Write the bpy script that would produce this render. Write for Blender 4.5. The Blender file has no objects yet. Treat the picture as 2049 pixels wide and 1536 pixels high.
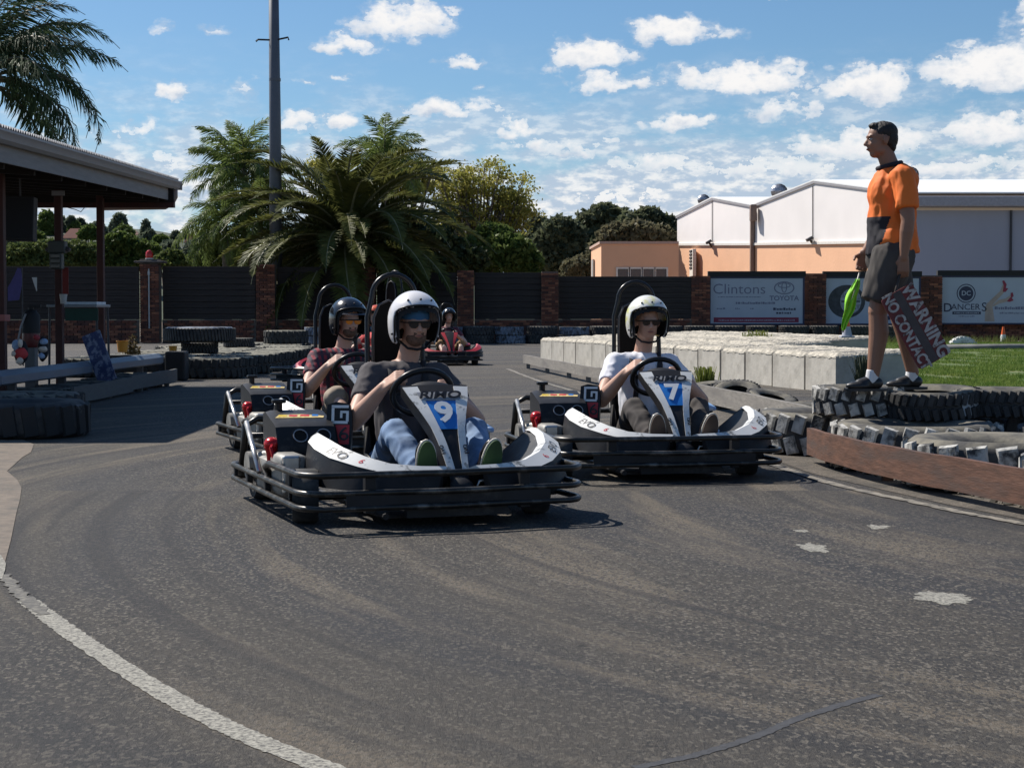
import bpy, bmesh, math, random
import numpy as np
from mathutils import Vector, Matrix, Euler, noise as mnoise

R = math.radians
random.seed(7)
rng = np.random.default_rng(7)
scn = bpy.context.scene
COL = scn.collection

# ------------------------------------------------------------------ camera
FPX = 3400.0                      # focal length in photo pixels (photo 2049 wide)
PITCH = math.atan(140.0 / FPX)
cam_d = bpy.data.cameras.new("camera")
cam = bpy.data.objects.new("camera", cam_d)
COL.objects.link(cam)
cam.location = (0, 0, 1.0)
cam.rotation_euler = (R(90) - PITCH, 0, 0)
cam_d.sensor_width = 36.0
cam_d.lens = 36.0 * FPX / 2049.0
cam_d.clip_start = 0.1
cam_d.clip_end = 3000
scn.camera = cam

# ------------------------------------------------------------------ sun + sky
SUN_DIR = Vector((-0.72, 0.575, 1.0)).normalized()      # towards the sun
SUN_EL = math.asin(SUN_DIR.z)
SUN_AZ = math.atan2(SUN_DIR.x, SUN_DIR.y)
sun_d = bpy.data.lights.new("sun", 'SUN')
sun_d.energy = 5.0
sun_d.angle = R(0.53)
sun_d.color = (1.0, 0.94, 0.86)
sun = bpy.data.objects.new("sun", sun_d)
COL.objects.link(sun)
sun.rotation_euler = SUN_DIR.to_track_quat('Z', 'Y').to_euler()

scn.view_settings.view_transform = 'Standard'
scn.view_settings.look = 'None'
scn.view_settings.gamma = 1
scn.view_settings.use_curve_mapping = False
scn.view_settings.exposure = 0.42
SKY_STRENGTH = 0.05

world = bpy.data.worlds.new("World")
scn.world = world
world.use_nodes = True
wt = world.node_tree
wt.nodes.clear()
def wn(t, **k):
    n = wt.nodes.new(t)
    for a, b in k.items(): setattr(n, a, b)
    return n
wo = wn('ShaderNodeOutputWorld'); bg = wn('ShaderNodeBackground')
sky = wn('ShaderNodeTexSky'); sky.sky_type = 'NISHITA'; sky.sun_disc = False
sky.sun_elevation = SUN_EL; sky.sun_rotation = SUN_AZ
sky.altitude = 100; sky.air_density = 1.0; sky.dust_density = 0.5; sky.ozone_density = 4.0
bg.inputs['Strength'].default_value = SKY_STRENGTH
wt.links.new(bg.outputs[0], wo.inputs[0])
tc = wn('ShaderNodeTexCoord')
sep = wn('ShaderNodeSeparateXYZ'); wt.links.new(tc.outputs['Generated'], sep.inputs[0])
def wm(op, a, b=None, c=None, clamp=False):
    n = wn('ShaderNodeMath', operation=op, use_clamp=clamp)
    for i, v in enumerate((a, b, c)):
        if v is None: continue
        if isinstance(v, (int, float)): n.inputs[i].default_value = v
        else: wt.links.new(v, n.inputs[i])
    return n.outputs[0]
U = wm('ARCTAN2', sep.outputs[0], sep.outputs[1])
V = wm('ARCSINE', sep.outputs[2])
comb = wn('ShaderNodeCombineXYZ'); wt.links.new(U, comb.inputs[0]); wt.links.new(V, comb.inputs[1])
UV = comb.outputs[0]
def wnoise(scale, detail, rough, sx=1, sy=1, off=0):
    mp = wn('ShaderNodeMapping'); mp.inputs['Scale'].default_value = (sx, sy, 1); mp.inputs['Location'].default_value = (off, off * .7, off)
    wt.links.new(UV, mp.inputs[0])
    n = wn('ShaderNodeTexNoise'); n.inputs['Scale'].default_value = scale; n.inputs['Detail'].default_value = detail
    n.inputs['Roughness'].default_value = rough; n.noise_dimensions = '2D'
    wt.links.new(mp.outputs[0], n.inputs['Vector'])
    return n
edge = wnoise(55, 7, .62, 1, 1.5)
warp = wnoise(60, 4, .55, 1, 1.4, 3.1)
# warp uv
wv = wn('ShaderNodeVectorMath', operation='SUBTRACT'); wt.links.new(warp.outputs['Color'], wv.inputs[0]); wv.inputs[1].default_value = (.5, .5, .5)
ws = wn('ShaderNodeVectorMath', operation='MULTIPLY'); wt.links.new(wv.outputs[0], ws.inputs[0]); ws.inputs[1].default_value = (.026, .016, 0)
wa = wn('ShaderNodeVectorMath', operation='ADD'); wt.links.new(UV, wa.inputs[0]); wt.links.new(ws.outputs[0], wa.inputs[1])
PW = wa.outputs[0]
# one puff as a node group
g = bpy.data.node_groups.new("puff", 'ShaderNodeTree')
for nm, tp in (("P", 'NodeSocketVector'), ("C", 'NodeSocketVector'), ("R", 'NodeSocketVector'), ("Op", 'NodeSocketFloat'), ("F", 'NodeSocketFloat'), ("S", 'NodeSocketFloat')):
    g.interface.new_socket(nm, in_out='INPUT', socket_type=tp)
for nm in ("F", "S"): g.interface.new_socket(nm, in_out='OUTPUT', socket_type='NodeSocketFloat')
gi = g.nodes.new('NodeGroupInput'); go = g.nodes.new('NodeGroupOutput')
def gv(op, a, b):
    n = g.nodes.new('ShaderNodeVectorMath'); n.operation = op
    g.links.new(a, n.inputs[0])
    if b is not None: g.links.new(b, n.inputs[1])
    return n
def gm(op, a, b, clamp=False):
    n = g.nodes.new('ShaderNodeMath'); n.operation = op; n.use_clamp = clamp
    for i, v in enumerate((a, b)):
        if v is None: continue
        if isinstance(v, (int, float)): n.inputs[i].default_value = v
        else: g.links.new(v, n.inputs[i])
    return n.outputs[0]
d1 = gv('SUBTRACT', gi.outputs['P'], gi.outputs['C']); d2 = gv('DIVIDE', d1.outputs[0], gi.outputs['R'])
sx_ = g.nodes.new('ShaderNodeSeparateXYZ'); g.links.new(d2.outputs[0], sx_.inputs[0])
# flatter underside: stretch the lower half
neg = gm('MINIMUM', sx_.outputs[1], 0.0); neg2 = gm('MULTIPLY', neg, 0.7)
yy = gm('ADD', sx_.outputs[1], neg2)
r2 = gm('ADD', gm('MULTIPLY', sx_.outputs[0], sx_.outputs[0]), gm('MULTIPLY', yy, yy))
f_ = gm('MULTIPLY', gm('SUBTRACT', 1.25, r2), gi.outputs['Op'])
f_ = gm('MAXIMUM', f_, -1.0)
g.links.new(gm('MAXIMUM', f_, gi.outputs['F']), go.inputs['F'])
isn = gm('GREATER_THAN', f_, gi.outputs['F'])
mix = gm('ADD', gm('MULTIPLY', isn, sx_.outputs[1]), gm('MULTIPLY', gm('SUBTRACT', 1.0, isn), gi.outputs['S']))
g.links.new(mix, go.inputs['S'])
PUFFS = [(800, 62, 100, 36, 1), (850, 50, 50, 28, 1), (700, 104, 66, 18, .9), (338, 76, 26, 12, .6), (430, 76, 40, 14, .42), (357, 200, 32, 17, .8),
 (490, 198, 36, 20, .42), (295, 280, 44, 26, .62), (690, 165, 22, 8, .7), (930, 135, 52, 12, .75), (955, 183, 15, 8, .5),
 (905, 226, 88, 20, .9), (690, 250, 45, 18, .95), (590, 252, 60, 20, .8), (1035, 262, 46, 20, .9), (1340, 78, 92, 26, 1.05),
 (1450, 86, 34, 12, .5), (1180, 128, 82, 34, 1.05), (1225, 176, 88, 20, .9), (1480, 176, 130, 30, 1.1), (1560, 150, 50, 18, .8),
 (1725, 192, 100, 36, 1.1), (1960, 172, 120, 50, 1.2), (2035, 35, 34, 28, 1), (1460, 4, 170, 14, 1), (1355, 256, 90, 20, .8),
 (1560, 235, 70, 26, .7), (330, 345, 70, 22, .5), (100, 300, 110, 30, .5), (610, 175, 26, 9, .5), (1350, 160, 46, 22, .4), (905, 32, 16, 9, .7), (1120, 300, 110, 24, .75), (1700, 305, 150, 36, .85), (1960, 280, 130, 34, .9), (1310, 335, 130, 26, .7), (1560, 345, 140, 24, .7), (1880, 350, 150, 22, .7), (1240, 400, 120, 20, .6), (2150, 110, 150, 60, 1), (-150, 120, 140, 50, 1), (-420, 30, 160, 40, 1), (2500, -20, 200, 60, 1)]
Fv = Sv = None
for (px, py, rx, ry, op) in PUFFS:
    n = wn('ShaderNodeGroup'); n.node_tree = g
    wt.links.new(PW, n.inputs['P'])
    n.inputs['C'].default_value = ((px - 1024) / FPX, (628 - py) / FPX, 0)
    n.inputs['R'].default_value = (rx * 1.16 / FPX, ry * 1.38 / FPX, 1); n.inputs['Op'].default_value = op
    if Fv is None: n.inputs['F'].default_value = -1
    else: wt.links.new(Fv, n.inputs['F']); wt.links.new(Sv, n.inputs['S'])
    Fv, Sv = n.outputs['F'], n.outputs['S']
def wramp(v, a, b, c=0.0, d=1.0):
    n = wn('ShaderNodeMapRange', interpolation_type='SMOOTHSTEP')
    wt.links.new(v, n.inputs[0])
    for i, q in zip((1, 2, 3, 4), (a, b, c, d)): n.inputs[i].default_value = q
    return n.outputs[0]
e1 = wm('MULTIPLY', wm('SUBTRACT', edge.outputs['Fac'], .5), 2.3)
dens1 = wramp(wm('ADD', wm('ADD', Fv, e1), -0.02), 0.0, 1.25)
# low broken cloud deck, streaked flat, thickening to the horizon
deck = wnoise(15, 9, .6, 1, 2.7, 8.3)
lowm = wramp(V, .165, .06)                      # 0 high .. 1 low
rightm = wramp(U, -.20, .0, .62, 1.0)
dk = wm('ADD', deck.outputs['Fac'], wm('MULTIPLY', wm('MULTIPLY', lowm, rightm), .26))
dens2 = wm('MULTIPLY', wramp(dk, .44, .74), wm('MULTIPLY', lowm, .92))
# sparse scattered cloud for the rest of the sky
high = wnoise(5, 8, .6, 1, 2.2, 1.7)
dens3 = wm('MULTIPLY', wramp(high.outputs['Fac'], .66, .80), wramp(V, .19, .26))
alpha = wm('MAXIMUM', dens1, wm('MAXIMUM', dens2, dens3), clamp=True)
det = wnoise(70, 6, .6, 1, 2.6, 5.0)
shade1 = wm('ADD', wm('MULTIPLY', Sv, .85), wm('MULTIPLY', wm('SUBTRACT', edge.outputs['Fac'], .5), -2.0))
shade2 = wm('MULTIPLY', wm('SUBTRACT', det.outputs['Fac'], .54), 5.0)
usep = wm('GREATER_THAN', dens1, .5)
shade = wm('ADD', wm('MULTIPLY', usep, wm('ADD', shade1, .35)), wm('MULTIPLY', wm('SUBTRACT', 1.0, usep), wm('ADD', shade2, -.1)))
sh = wramp(shade, -.75, .55)
ccol = wn('ShaderNodeMix', data_type='RGBA'); wt.links.new(sh, ccol.inputs[0])
ccol.inputs[6].default_value = (7.4, 8.8, 10.8, 1); ccol.inputs[7].default_value = (14.2, 14.0, 13.9, 1)
cm = wn('ShaderNodeMix', data_type='RGBA'); wt.links.new(alpha, cm.inputs[0])
skt = wn('ShaderNodeMix', data_type='RGBA'); skt.blend_type = 'MULTIPLY'; skt.inputs[0].default_value = 1
wt.links.new(sky.outputs[0], skt.inputs[6]); skt.inputs[7].default_value = (1.08, 1.34, 1.50, 1)
wt.links.new(skt.outputs[2], cm.inputs[6]); wt.links.new(ccol.outputs[2], cm.inputs[7])
wt.links.new(cm.outputs[2], bg.inputs[0])

# ------------------------------------------------------------------ helpers
def ray(px, py):
    x = (px - 1024.5) / FPX; y = (768 - py) / FPX
    return Vector((x, math.cos(PITCH) + y * math.sin(PITCH), -math.sin(PITCH) + y * math.cos(PITCH)))
def AT(px, py, d):
    r = ray(px, py); return Vector((0, 0, 1)) + r * (d / r.y)
def GR(px, py, z=0.0):
    r = ray(px, py); t = (z - 1.0) / r.z; return Vector((0, 0, 1)) + r * t

def tag(o, label=None, cat=None, group=None, kind=None):
    if label: o['label'] = label
    if cat: o['category'] = cat
    if group: o['group'] = group
    if kind: o['kind'] = kind
    return o
def empty(name, loc=(0, 0, 0), rz=0.0, label=None, cat=None, group=None):
    o = bpy.data.objects.new(name, None); COL.objects.link(o)
    o.location = loc; o.rotation_euler = (0, 0, rz); o.empty_display_size = .1
    return tag(o, label, cat, group)
def children(o): return [c for c in bpy.data.objects if c.parent == o]
def copy_tree(o, parent=None, loc=None, rot=None, scale=None, label=None):
    kids = {}
    for c in bpy.data.objects:
        if c.parent: kids.setdefault(c.parent.name, []).append(c)
    def rec(s, p):
        c = s.copy(); COL.objects.link(c)
        if p is not None: c.parent = p
        for k in kids.get(s.name, []): rec(k, c)
        return c
    c = rec(o, parent)
    if loc is not None: c.location = loc
    if rot is not None: c.rotation_euler = rot
    if scale is not None: c.scale = scale if hasattr(scale, '__len__') else (scale,) * 3
    if label: c['label'] = label
    return c

# ------------------------------------------------------------------ materials
MATS = {}
def mat(name, col, rough=.6, metal=0, var=.12, scale=12, bump=0, col2=None, c2lo=.5, c2hi=.65, c2scale=None, spec=.5, coat=0, detail=5, stretch=(1, 1, 1), trans=0, bscale=None, mid=None):
    if name in MATS: return MATS[name]
    m = bpy.data.materials.new(name); m.use_nodes = True; MATS[name] = m
    nt = m.node_tree; b = nt.nodes['Principled BSDF']
    b.inputs['Roughness'].default_value = rough; b.inputs['Metallic'].default_value = metal
    b.inputs['Specular IOR Level'].default_value = spec; b.inputs['Coat Weight'].default_value = coat
    if trans: b.inputs['Transmission Weight'].default_value = trans
    tcn = nt.nodes.new('ShaderNodeTexCoord'); mp = nt.nodes.new('ShaderNodeMapping'); mp.inputs['Scale'].default_value = stretch
    nt.links.new(tcn.outputs['Object'], mp.inputs[0])
    n = nt.nodes.new('ShaderNodeTexNoise'); n.inputs['Scale'].default_value = scale; n.inputs['Detail'].default_value = detail
    nt.links.new(mp.outputs[0], n.inputs[0])
    r = nt.nodes.new('ShaderNodeValToRGB'); nt.links.new(n.outputs[0], r.inputs[0])
    r.color_ramp.elements[0].position = .3; r.color_ramp.elements[1].position = .7
    r.color_ramp.elements[0].color = (*[max(0, c * (1 - var)) for c in col], 1)
    r.color_ramp.elements[1].color = (*[min(1, c * (1 + var)) for c in col], 1)
    out = r.outputs[0]
    if col2:
        n2 = nt.nodes.new('ShaderNodeTexNoise'); n2.inputs['Scale'].default_value = c2scale or scale * .4; n2.inputs['Detail'].default_value = 8
        n2.inputs['Roughness'].default_value = .65
        nt.links.new(mp.outputs[0], n2.inputs[0])
        mr = nt.nodes.new('ShaderNodeMapRange'); nt.links.new(n2.outputs[0], mr.inputs[0]); mr.inputs[1].default_value = c2lo; mr.inputs[2].default_value = c2hi
        mx = nt.nodes.new('ShaderNodeMix'); mx.data_type = 'RGBA'; nt.links.new(mr.outputs[0], mx.inputs[0])
        nt.links.new(out, mx.inputs[6]); mx.inputs[7].default_value = (*col2, 1); out = mx.outputs[2]
    nt.links.new(out, b.inputs['Base Color'])
    # roughness breakup
    rr = nt.nodes.new('ShaderNodeMapRange'); nt.links.new(n.outputs[0], rr.inputs[0]); rr.inputs[3].default_value = max(.03, rough - .08); rr.inputs[4].default_value = min(1, rough + .1)
    nt.links.new(rr.outputs[0], b.inputs['Roughness'])
    if bump:
        n3 = nt.nodes.new('ShaderNodeTexNoise'); n3.inputs['Scale'].default_value = bscale or scale * 2.5; n3.inputs['Detail'].default_value = 6
        nt.links.new(mp.outputs[0], n3.inputs[0])
        bp = nt.nodes.new('ShaderNodeBump'); bp.inputs['Strength'].default_value = 1; bp.inputs['Distance'].default_value = bump
        nt.links.new(n3.outputs[0], bp.inputs['Height']); nt.links.new(bp.outputs[0], b.inputs['Normal'])
    return m

def leafmat(name, c1, c2, rough=.55, transl=.25):
    if name in MATS: return MATS[name]
    m = bpy.data.materials.new(name); m.use_nodes = True; MATS[name] = m
    nt = m.node_tree; b = nt.nodes['Principled BSDF']; b.inputs['Roughness'].default_value = rough
    b.inputs['Specular IOR Level'].default_value = .12
    tcn = nt.nodes.new('ShaderNodeTexCoord')
    n = nt.nodes.new('ShaderNodeTexNoise'); n.inputs['Scale'].default_value = 2.2; n.inputs['Detail'].default_value = 6
    nt.links.new(tcn.outputs['Object'], n.inputs[0])
    r = nt.nodes.new('ShaderNodeValToRGB'); nt.links.new(n.outputs[0], r.inputs[0])
    r.color_ramp.elements[0].position = .35; r.color_ramp.elements[1].position = .65
    r.color_ramp.elements[0].color = (*c1, 1); r.color_ramp.elements[1].color = (*c2, 1)
    nt.links.new(r.outputs[0], b.inputs['Base Color'])
    t = nt.nodes.new('ShaderNodeBsdfTranslucent'); nt.links.new(r.outputs[0], t.inputs[0])
    mx = nt.nodes.new('ShaderNodeMixShader'); mx.inputs[0].default_value = transl
    o = nt.nodes['Material Output']
    nt.links.new(b.outputs[0], mx.inputs[1]); nt.links.new(t.outputs[0], mx.inputs[2]); nt.links.new(mx.outputs[0], o.inputs[0])
    return m

# ------------------------------------------------------------------ mesh builder
class MB:
    def __init__(s): s.v = []; s.f = []; s.m = []; s.mi = 0
    def add(s, vs, fs):
        o = len(s.v); s.v.extend([tuple(p) for p in vs]); s.f.extend([tuple(i + o for i in f) for f in fs]); s.m.extend([s.mi] * len(fs)); return s
    def box(s, c, size, rot=None, bev=0):
        c = Vector(c); hx, hy, hz = [q / 2 for q in size]
        M = (rot if isinstance(rot, Matrix) else Euler(rot).to_matrix()) if rot is not None else Matrix.Identity(3)
        if bev <= 0:
            vs = [c + M @ Vector((x, y, z)) for x in (-hx, hx) for y in (-hy, hy) for z in (-hz, hz)]
            fs = [(0, 1, 3, 2), (4, 6, 7, 5), (0, 4, 5, 1), (2, 3, 7, 6), (0, 2, 6, 4), (1, 5, 7, 3)]
            return s.add(vs, fs)
        bm = bmesh.new(); bmesh.ops.create_cube(bm, size=1)
        for v in bm.verts: v.co = Vector((v.co.x * size[0], v.co.y * size[1], v.co.z * size[2]))
        bmesh.ops.bevel(bm, geom=bm.edges[:], offset=bev, segments=2, affect='EDGES', profile=.5)
        s.bm(bm, c, M); bm.free(); return s
    def bm(s, bm, c=Vector((0, 0, 0)), M=Matrix.Identity(3)):
        bm.verts.index_update()
        return s.add([c + M @ v.co for v in bm.verts], [[v.index for v in f.verts] for f in bm.faces])
    def tube(s, pts, r, seg=8, closed=False, caps=True):
        pts = [Vector(p) for p in pts]; n = len(pts)
        rs = r if hasattr(r, '__len__') else [r] * n
        vs = []; up = None
        for i, p in enumerate(pts):
            if closed: t = (pts[(i + 1) % n] - pts[i - 1])
            else: t = pts[min(i + 1, n - 1)] - pts[max(i - 1, 0)]
            t.normalize()
            if up is None:
                up = Vector((0, 0, 1)) if abs(t.z) < .9 else Vector((1, 0, 0))
            a = t.cross(up)
            if a.length < 1e-5: a = t.orthogonal()
            a.normalize(); b = a.cross(t).normalized(); up = b
            for k in range(seg):
                th = 2 * math.pi * k / seg
                vs.append(p + (a * math.cos(th) + b * math.sin(th)) * rs[i])
        fs = []
        for i in range(n if closed else n - 1):
            j = (i + 1) % n
            for k in range(seg):
                k2 = (k + 1) % seg
                fs.append((i * seg + k, i * seg + k2, j * seg + k2, j * seg + k))
        if not closed and caps:
            fs.append(tuple(range(seg))[::-1]); fs.append(tuple((n - 1) * seg + k for k in range(seg)))
        return s.add(vs, fs)
    def lathe(s, prof, seg=32, c=(0, 0, 0), M=Matrix.Identity(3), closed=True):
        c = Vector(c); n = len(prof); vs = []; fs = []
        for i in range(seg):
            th = 2 * math.pi * i / seg
            for (r, z) in prof: vs.append(c + M @ Vector((r * math.cos(th), r * math.sin(th), z)))
        m = n if closed else n - 1
        for i in range(seg):
            j = (i + 1) % seg
            for k in range(m):
                k2 = (k + 1) % n
                fs.append((i * n + k, j * n + k, j * n + k2, i * n + k2))
        return s.add(vs, fs)
    def ell(s, c, r, rot=None, seg=16, rings=10):
        M = Euler(rot).to_matrix() if rot is not None else Matrix.Identity(3); c = Vector(c)
        r = r if hasattr(r, '__len__') else (r, r, r)
        vs = [c + M @ Vector((0, 0, r[2]))]
        for i in range(1, rings):
            ph = math.pi * i / rings
            for k in range(seg):
                th = 2 * math.pi * k / seg
                vs.append(c + M @ Vector((r[0] * math.sin(ph) * math.cos(th), r[1] * math.sin(ph) * math.sin(th), r[2] * math.cos(ph))))
        vs.append(c + M @ Vector((0, 0, -r[2])))
        fs = [(0, 1 + k, 1 + (k + 1) % seg) for k in range(seg)]
        for i in range(rings - 2):
            a = 1 + i * seg; b = a + seg
            for k in range(seg):
                k2 = (k + 1) % seg; fs.append((a + k, b + k, b + k2, a + k2))
        a = 1 + (rings - 2) * seg; l = len(vs) - 1
        fs += [(a + (k + 1) % seg, a + k, l) for k in range(seg)]
        return s.add(vs, fs)
    def prism(s, poly, t, M=Matrix.Identity(3), c=(0, 0, 0)):
        """poly 2-D in local XY, extruded along +Z by t"""
        c = Vector(c); n = len(poly)
        vs = [c + M @ Vector((x, y, 0)) for x, y in poly] + [c + M @ Vector((x, y, t)) for x, y in poly]
        fs = [tuple(range(n))[::-1], tuple(range(n, 2 * n))] + [(i, (i + 1) % n, n + (i + 1) % n, n + i) for i in range(n)]
        return s.add(vs, fs)
    def strip(s, secs):
        """secs: list of equal-length closed cross sections"""
        n = len(secs[0]); vs = [p for q in secs for p in q]; fs = []
        for i in range(len(secs) - 1):
            for k in range(n):
                k2 = (k + 1) % n; fs.append((i * n + k, i * n + k2, (i + 1) * n + k2, (i + 1) * n + k))
        fs.append(tuple(range(n))[::-1]); fs.append(tuple((len(secs) - 1) * n + k for k in range(n)))
        return s.add(vs, fs)
    def mesh(s, name, mats, smooth=None):
        me = bpy.data.meshes.new(name); me.from_pydata(s.v, [], s.f)
        for m in (mats if isinstance(mats, (list, tuple)) else [mats]): me.materials.append(m)
        if isinstance(mats, (list, tuple)) and len(mats) > 1: me.polygons.foreach_set('material_index', s.m)
        bm = bmesh.new(); bm.from_mesh(me); bmesh.ops.recalc_face_normals(bm, faces=bm.faces[:]); bm.to_mesh(me); bm.free()
        me.polygons.foreach_set('use_smooth', [True] * len(me.polygons)) if smooth else None
        if smooth and smooth is not True: me.set_sharp_from_angle(angle=R(smooth))
        me.update(); return me
    def build(s, name, mats, parent=None, smooth=None, loc=None, rot=None):
        o = bpy.data.objects.new(name, s.mesh(name, mats, smooth)); COL.objects.link(o)
        if parent is not None: o.parent = parent
        if loc is not None: o.location = loc
        if rot is not None: o.rotation_euler = rot
        return o
def linked(name, me, parent=None, loc=(0, 0, 0), rot=(0, 0, 0), scale=(1, 1, 1)):
    o = bpy.data.objects.new(name, me); COL.objects.link(o)
    if parent is not None: o.parent = parent
    o.location = loc; o.rotation_euler = rot; o.scale = scale
    return o
def text(s, size, m, parent, loc, M, ext=.002, bold=0.0, name='lettering', align='CENTER', shear=0, sx=1.0):
    cu = bpy.data.curves.new(name, 'FONT'); cu.body = s; cu.size = size; cu.extrude = ext; cu.offset = bold; cu.align_x = align; cu.align_y = 'CENTER'; cu.shear = shear
    cu.resolution_u = 3
    to = bpy.data.objects.new(name, cu); COL.objects.link(to); bpy.context.view_layer.update()
    me = bpy.data.meshes.new_from_object(to.evaluated_get(bpy.context.evaluated_depsgraph_get())); me.name = name
    bpy.data.objects.remove(to)
    me.materials.clear(); me.materials.append(m)
    if sx != 1: me.transform(Matrix.Diagonal((sx, 1, 1, 1)))
    me.transform(M.to_4x4())
    o = bpy.data.objects.new(name, me); COL.objects.link(o); o.location = loc
    if parent is not None: o.parent = parent
    return o
FACE = Matrix(((1, 0, 0), (0, 0, -1), (0, 1, 0)))        # text upright, facing -Y
def npmesh(name, V_, F_, mats, parent=None, mi=None):
    """V_ (n,3) numpy, F_ (m,4) or (m,3)"""
    me = bpy.data.meshes.new(name); k = F_.shape[1]
    me.vertices.add(len(V_)); me.vertices.foreach_set('co', V_.astype(np.float32).ravel())
    me.loops.add(F_.size); me.loops.foreach_set('vertex_index', F_.astype(np.int32).ravel())
    me.polygons.add(len(F_)); me.polygons.foreach_set('loop_start', np.arange(0, F_.size, k, dtype=np.int32))
    if mi is not None: me.polygons.foreach_set('material_index', mi.astype(np.int32))
    for m in (mats if isinstance(mats, (list, tuple)) else [mats]): me.materials.append(m)
    me.update(calc_edges=True); me.validate()
    o = bpy.data.objects.new(name, me); COL.objects.link(o)
    if parent is not None: o.parent = parent
    return o
def wobble(me, amp, freq, seed=0):
    n = len(me.vertices); co = np.empty(n * 3); me.vertices.foreach_get('co', co); co = co.reshape(-1, 3)
    for i in range(n):
        q = mnoise.noise_vector(Vector(co[i]) * freq + Vector((seed, seed, 0))); co[i] += np.array(q) * amp
    me.vertices.foreach_set('co', co.ravel()); me.update()
def remesh(mb, name, mats, parent, voxel, smooth_it=3, wr=0.0, wfreq=9, seed=0):
    o = mb.build(name, mats, None)
    md = o.modifiers.new('r', 'REMESH'); md.mode = 'VOXEL'; md.voxel_size = voxel; md.use_smooth_shade = True
    if smooth_it:
        sm = o.modifiers.new('s', 'SMOOTH'); sm.iterations = smooth_it; sm.factor = .5
    bpy.context.view_layer.update()
    me = bpy.data.meshes.new_from_object(o.evaluated_get(bpy.context.evaluated_depsgraph_get())); me.name = name
    old = o.data; o.modifiers.clear(); o.data = me; bpy.data.meshes.remove(old); o.name = name
    me.materials.clear(); me.materials.append(mats if not isinstance(mats, (list, tuple)) else mats[0])
    if wr:
        n = len(me.vertices); co = np.empty(n * 3); me.vertices.foreach_get('co', co); co = co.reshape(-1, 3)
        no = np.empty(n * 3); me.vertices.foreach_get('normal', no); no = no.reshape(-1, 3)
        for i in range(n):
            p = Vector((co[i][0] * wfreq, co[i][1] * wfreq, co[i][2] * wfreq * .55 + seed))
            w = mnoise.noise(p) + .5 * mnoise.noise(p * 2.3)
            w = 1 - abs(w) * 2.2
            co[i] += no[i] * wr * w
        me.vertices.foreach_set('co', co.ravel()); me.update()
    if parent is not None: o.parent = parent
    return o
# ================================================================== ground
def sheet(name, pts, z, m, kind='structure', sub=0, label=None):
    bm = bmesh.new(); vs = [bm.verts.new((x, y, z)) for x, y in pts]; bm.faces.new(vs)
    me = bpy.data.meshes.new(name); bmesh.ops.recalc_face_normals(bm, faces=bm.faces[:])
    if bm.faces[:][0].normal.z < 0: bmesh.ops.reverse_faces(bm, faces=bm.faces[:])
    bm.to_mesh(me); bm.free(); me.materials.append(m)
    o = bpy.data.objects.new(name, me); COL.objects.link(o); o['kind'] = kind
    if label: o['label'] = label
    return o

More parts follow.
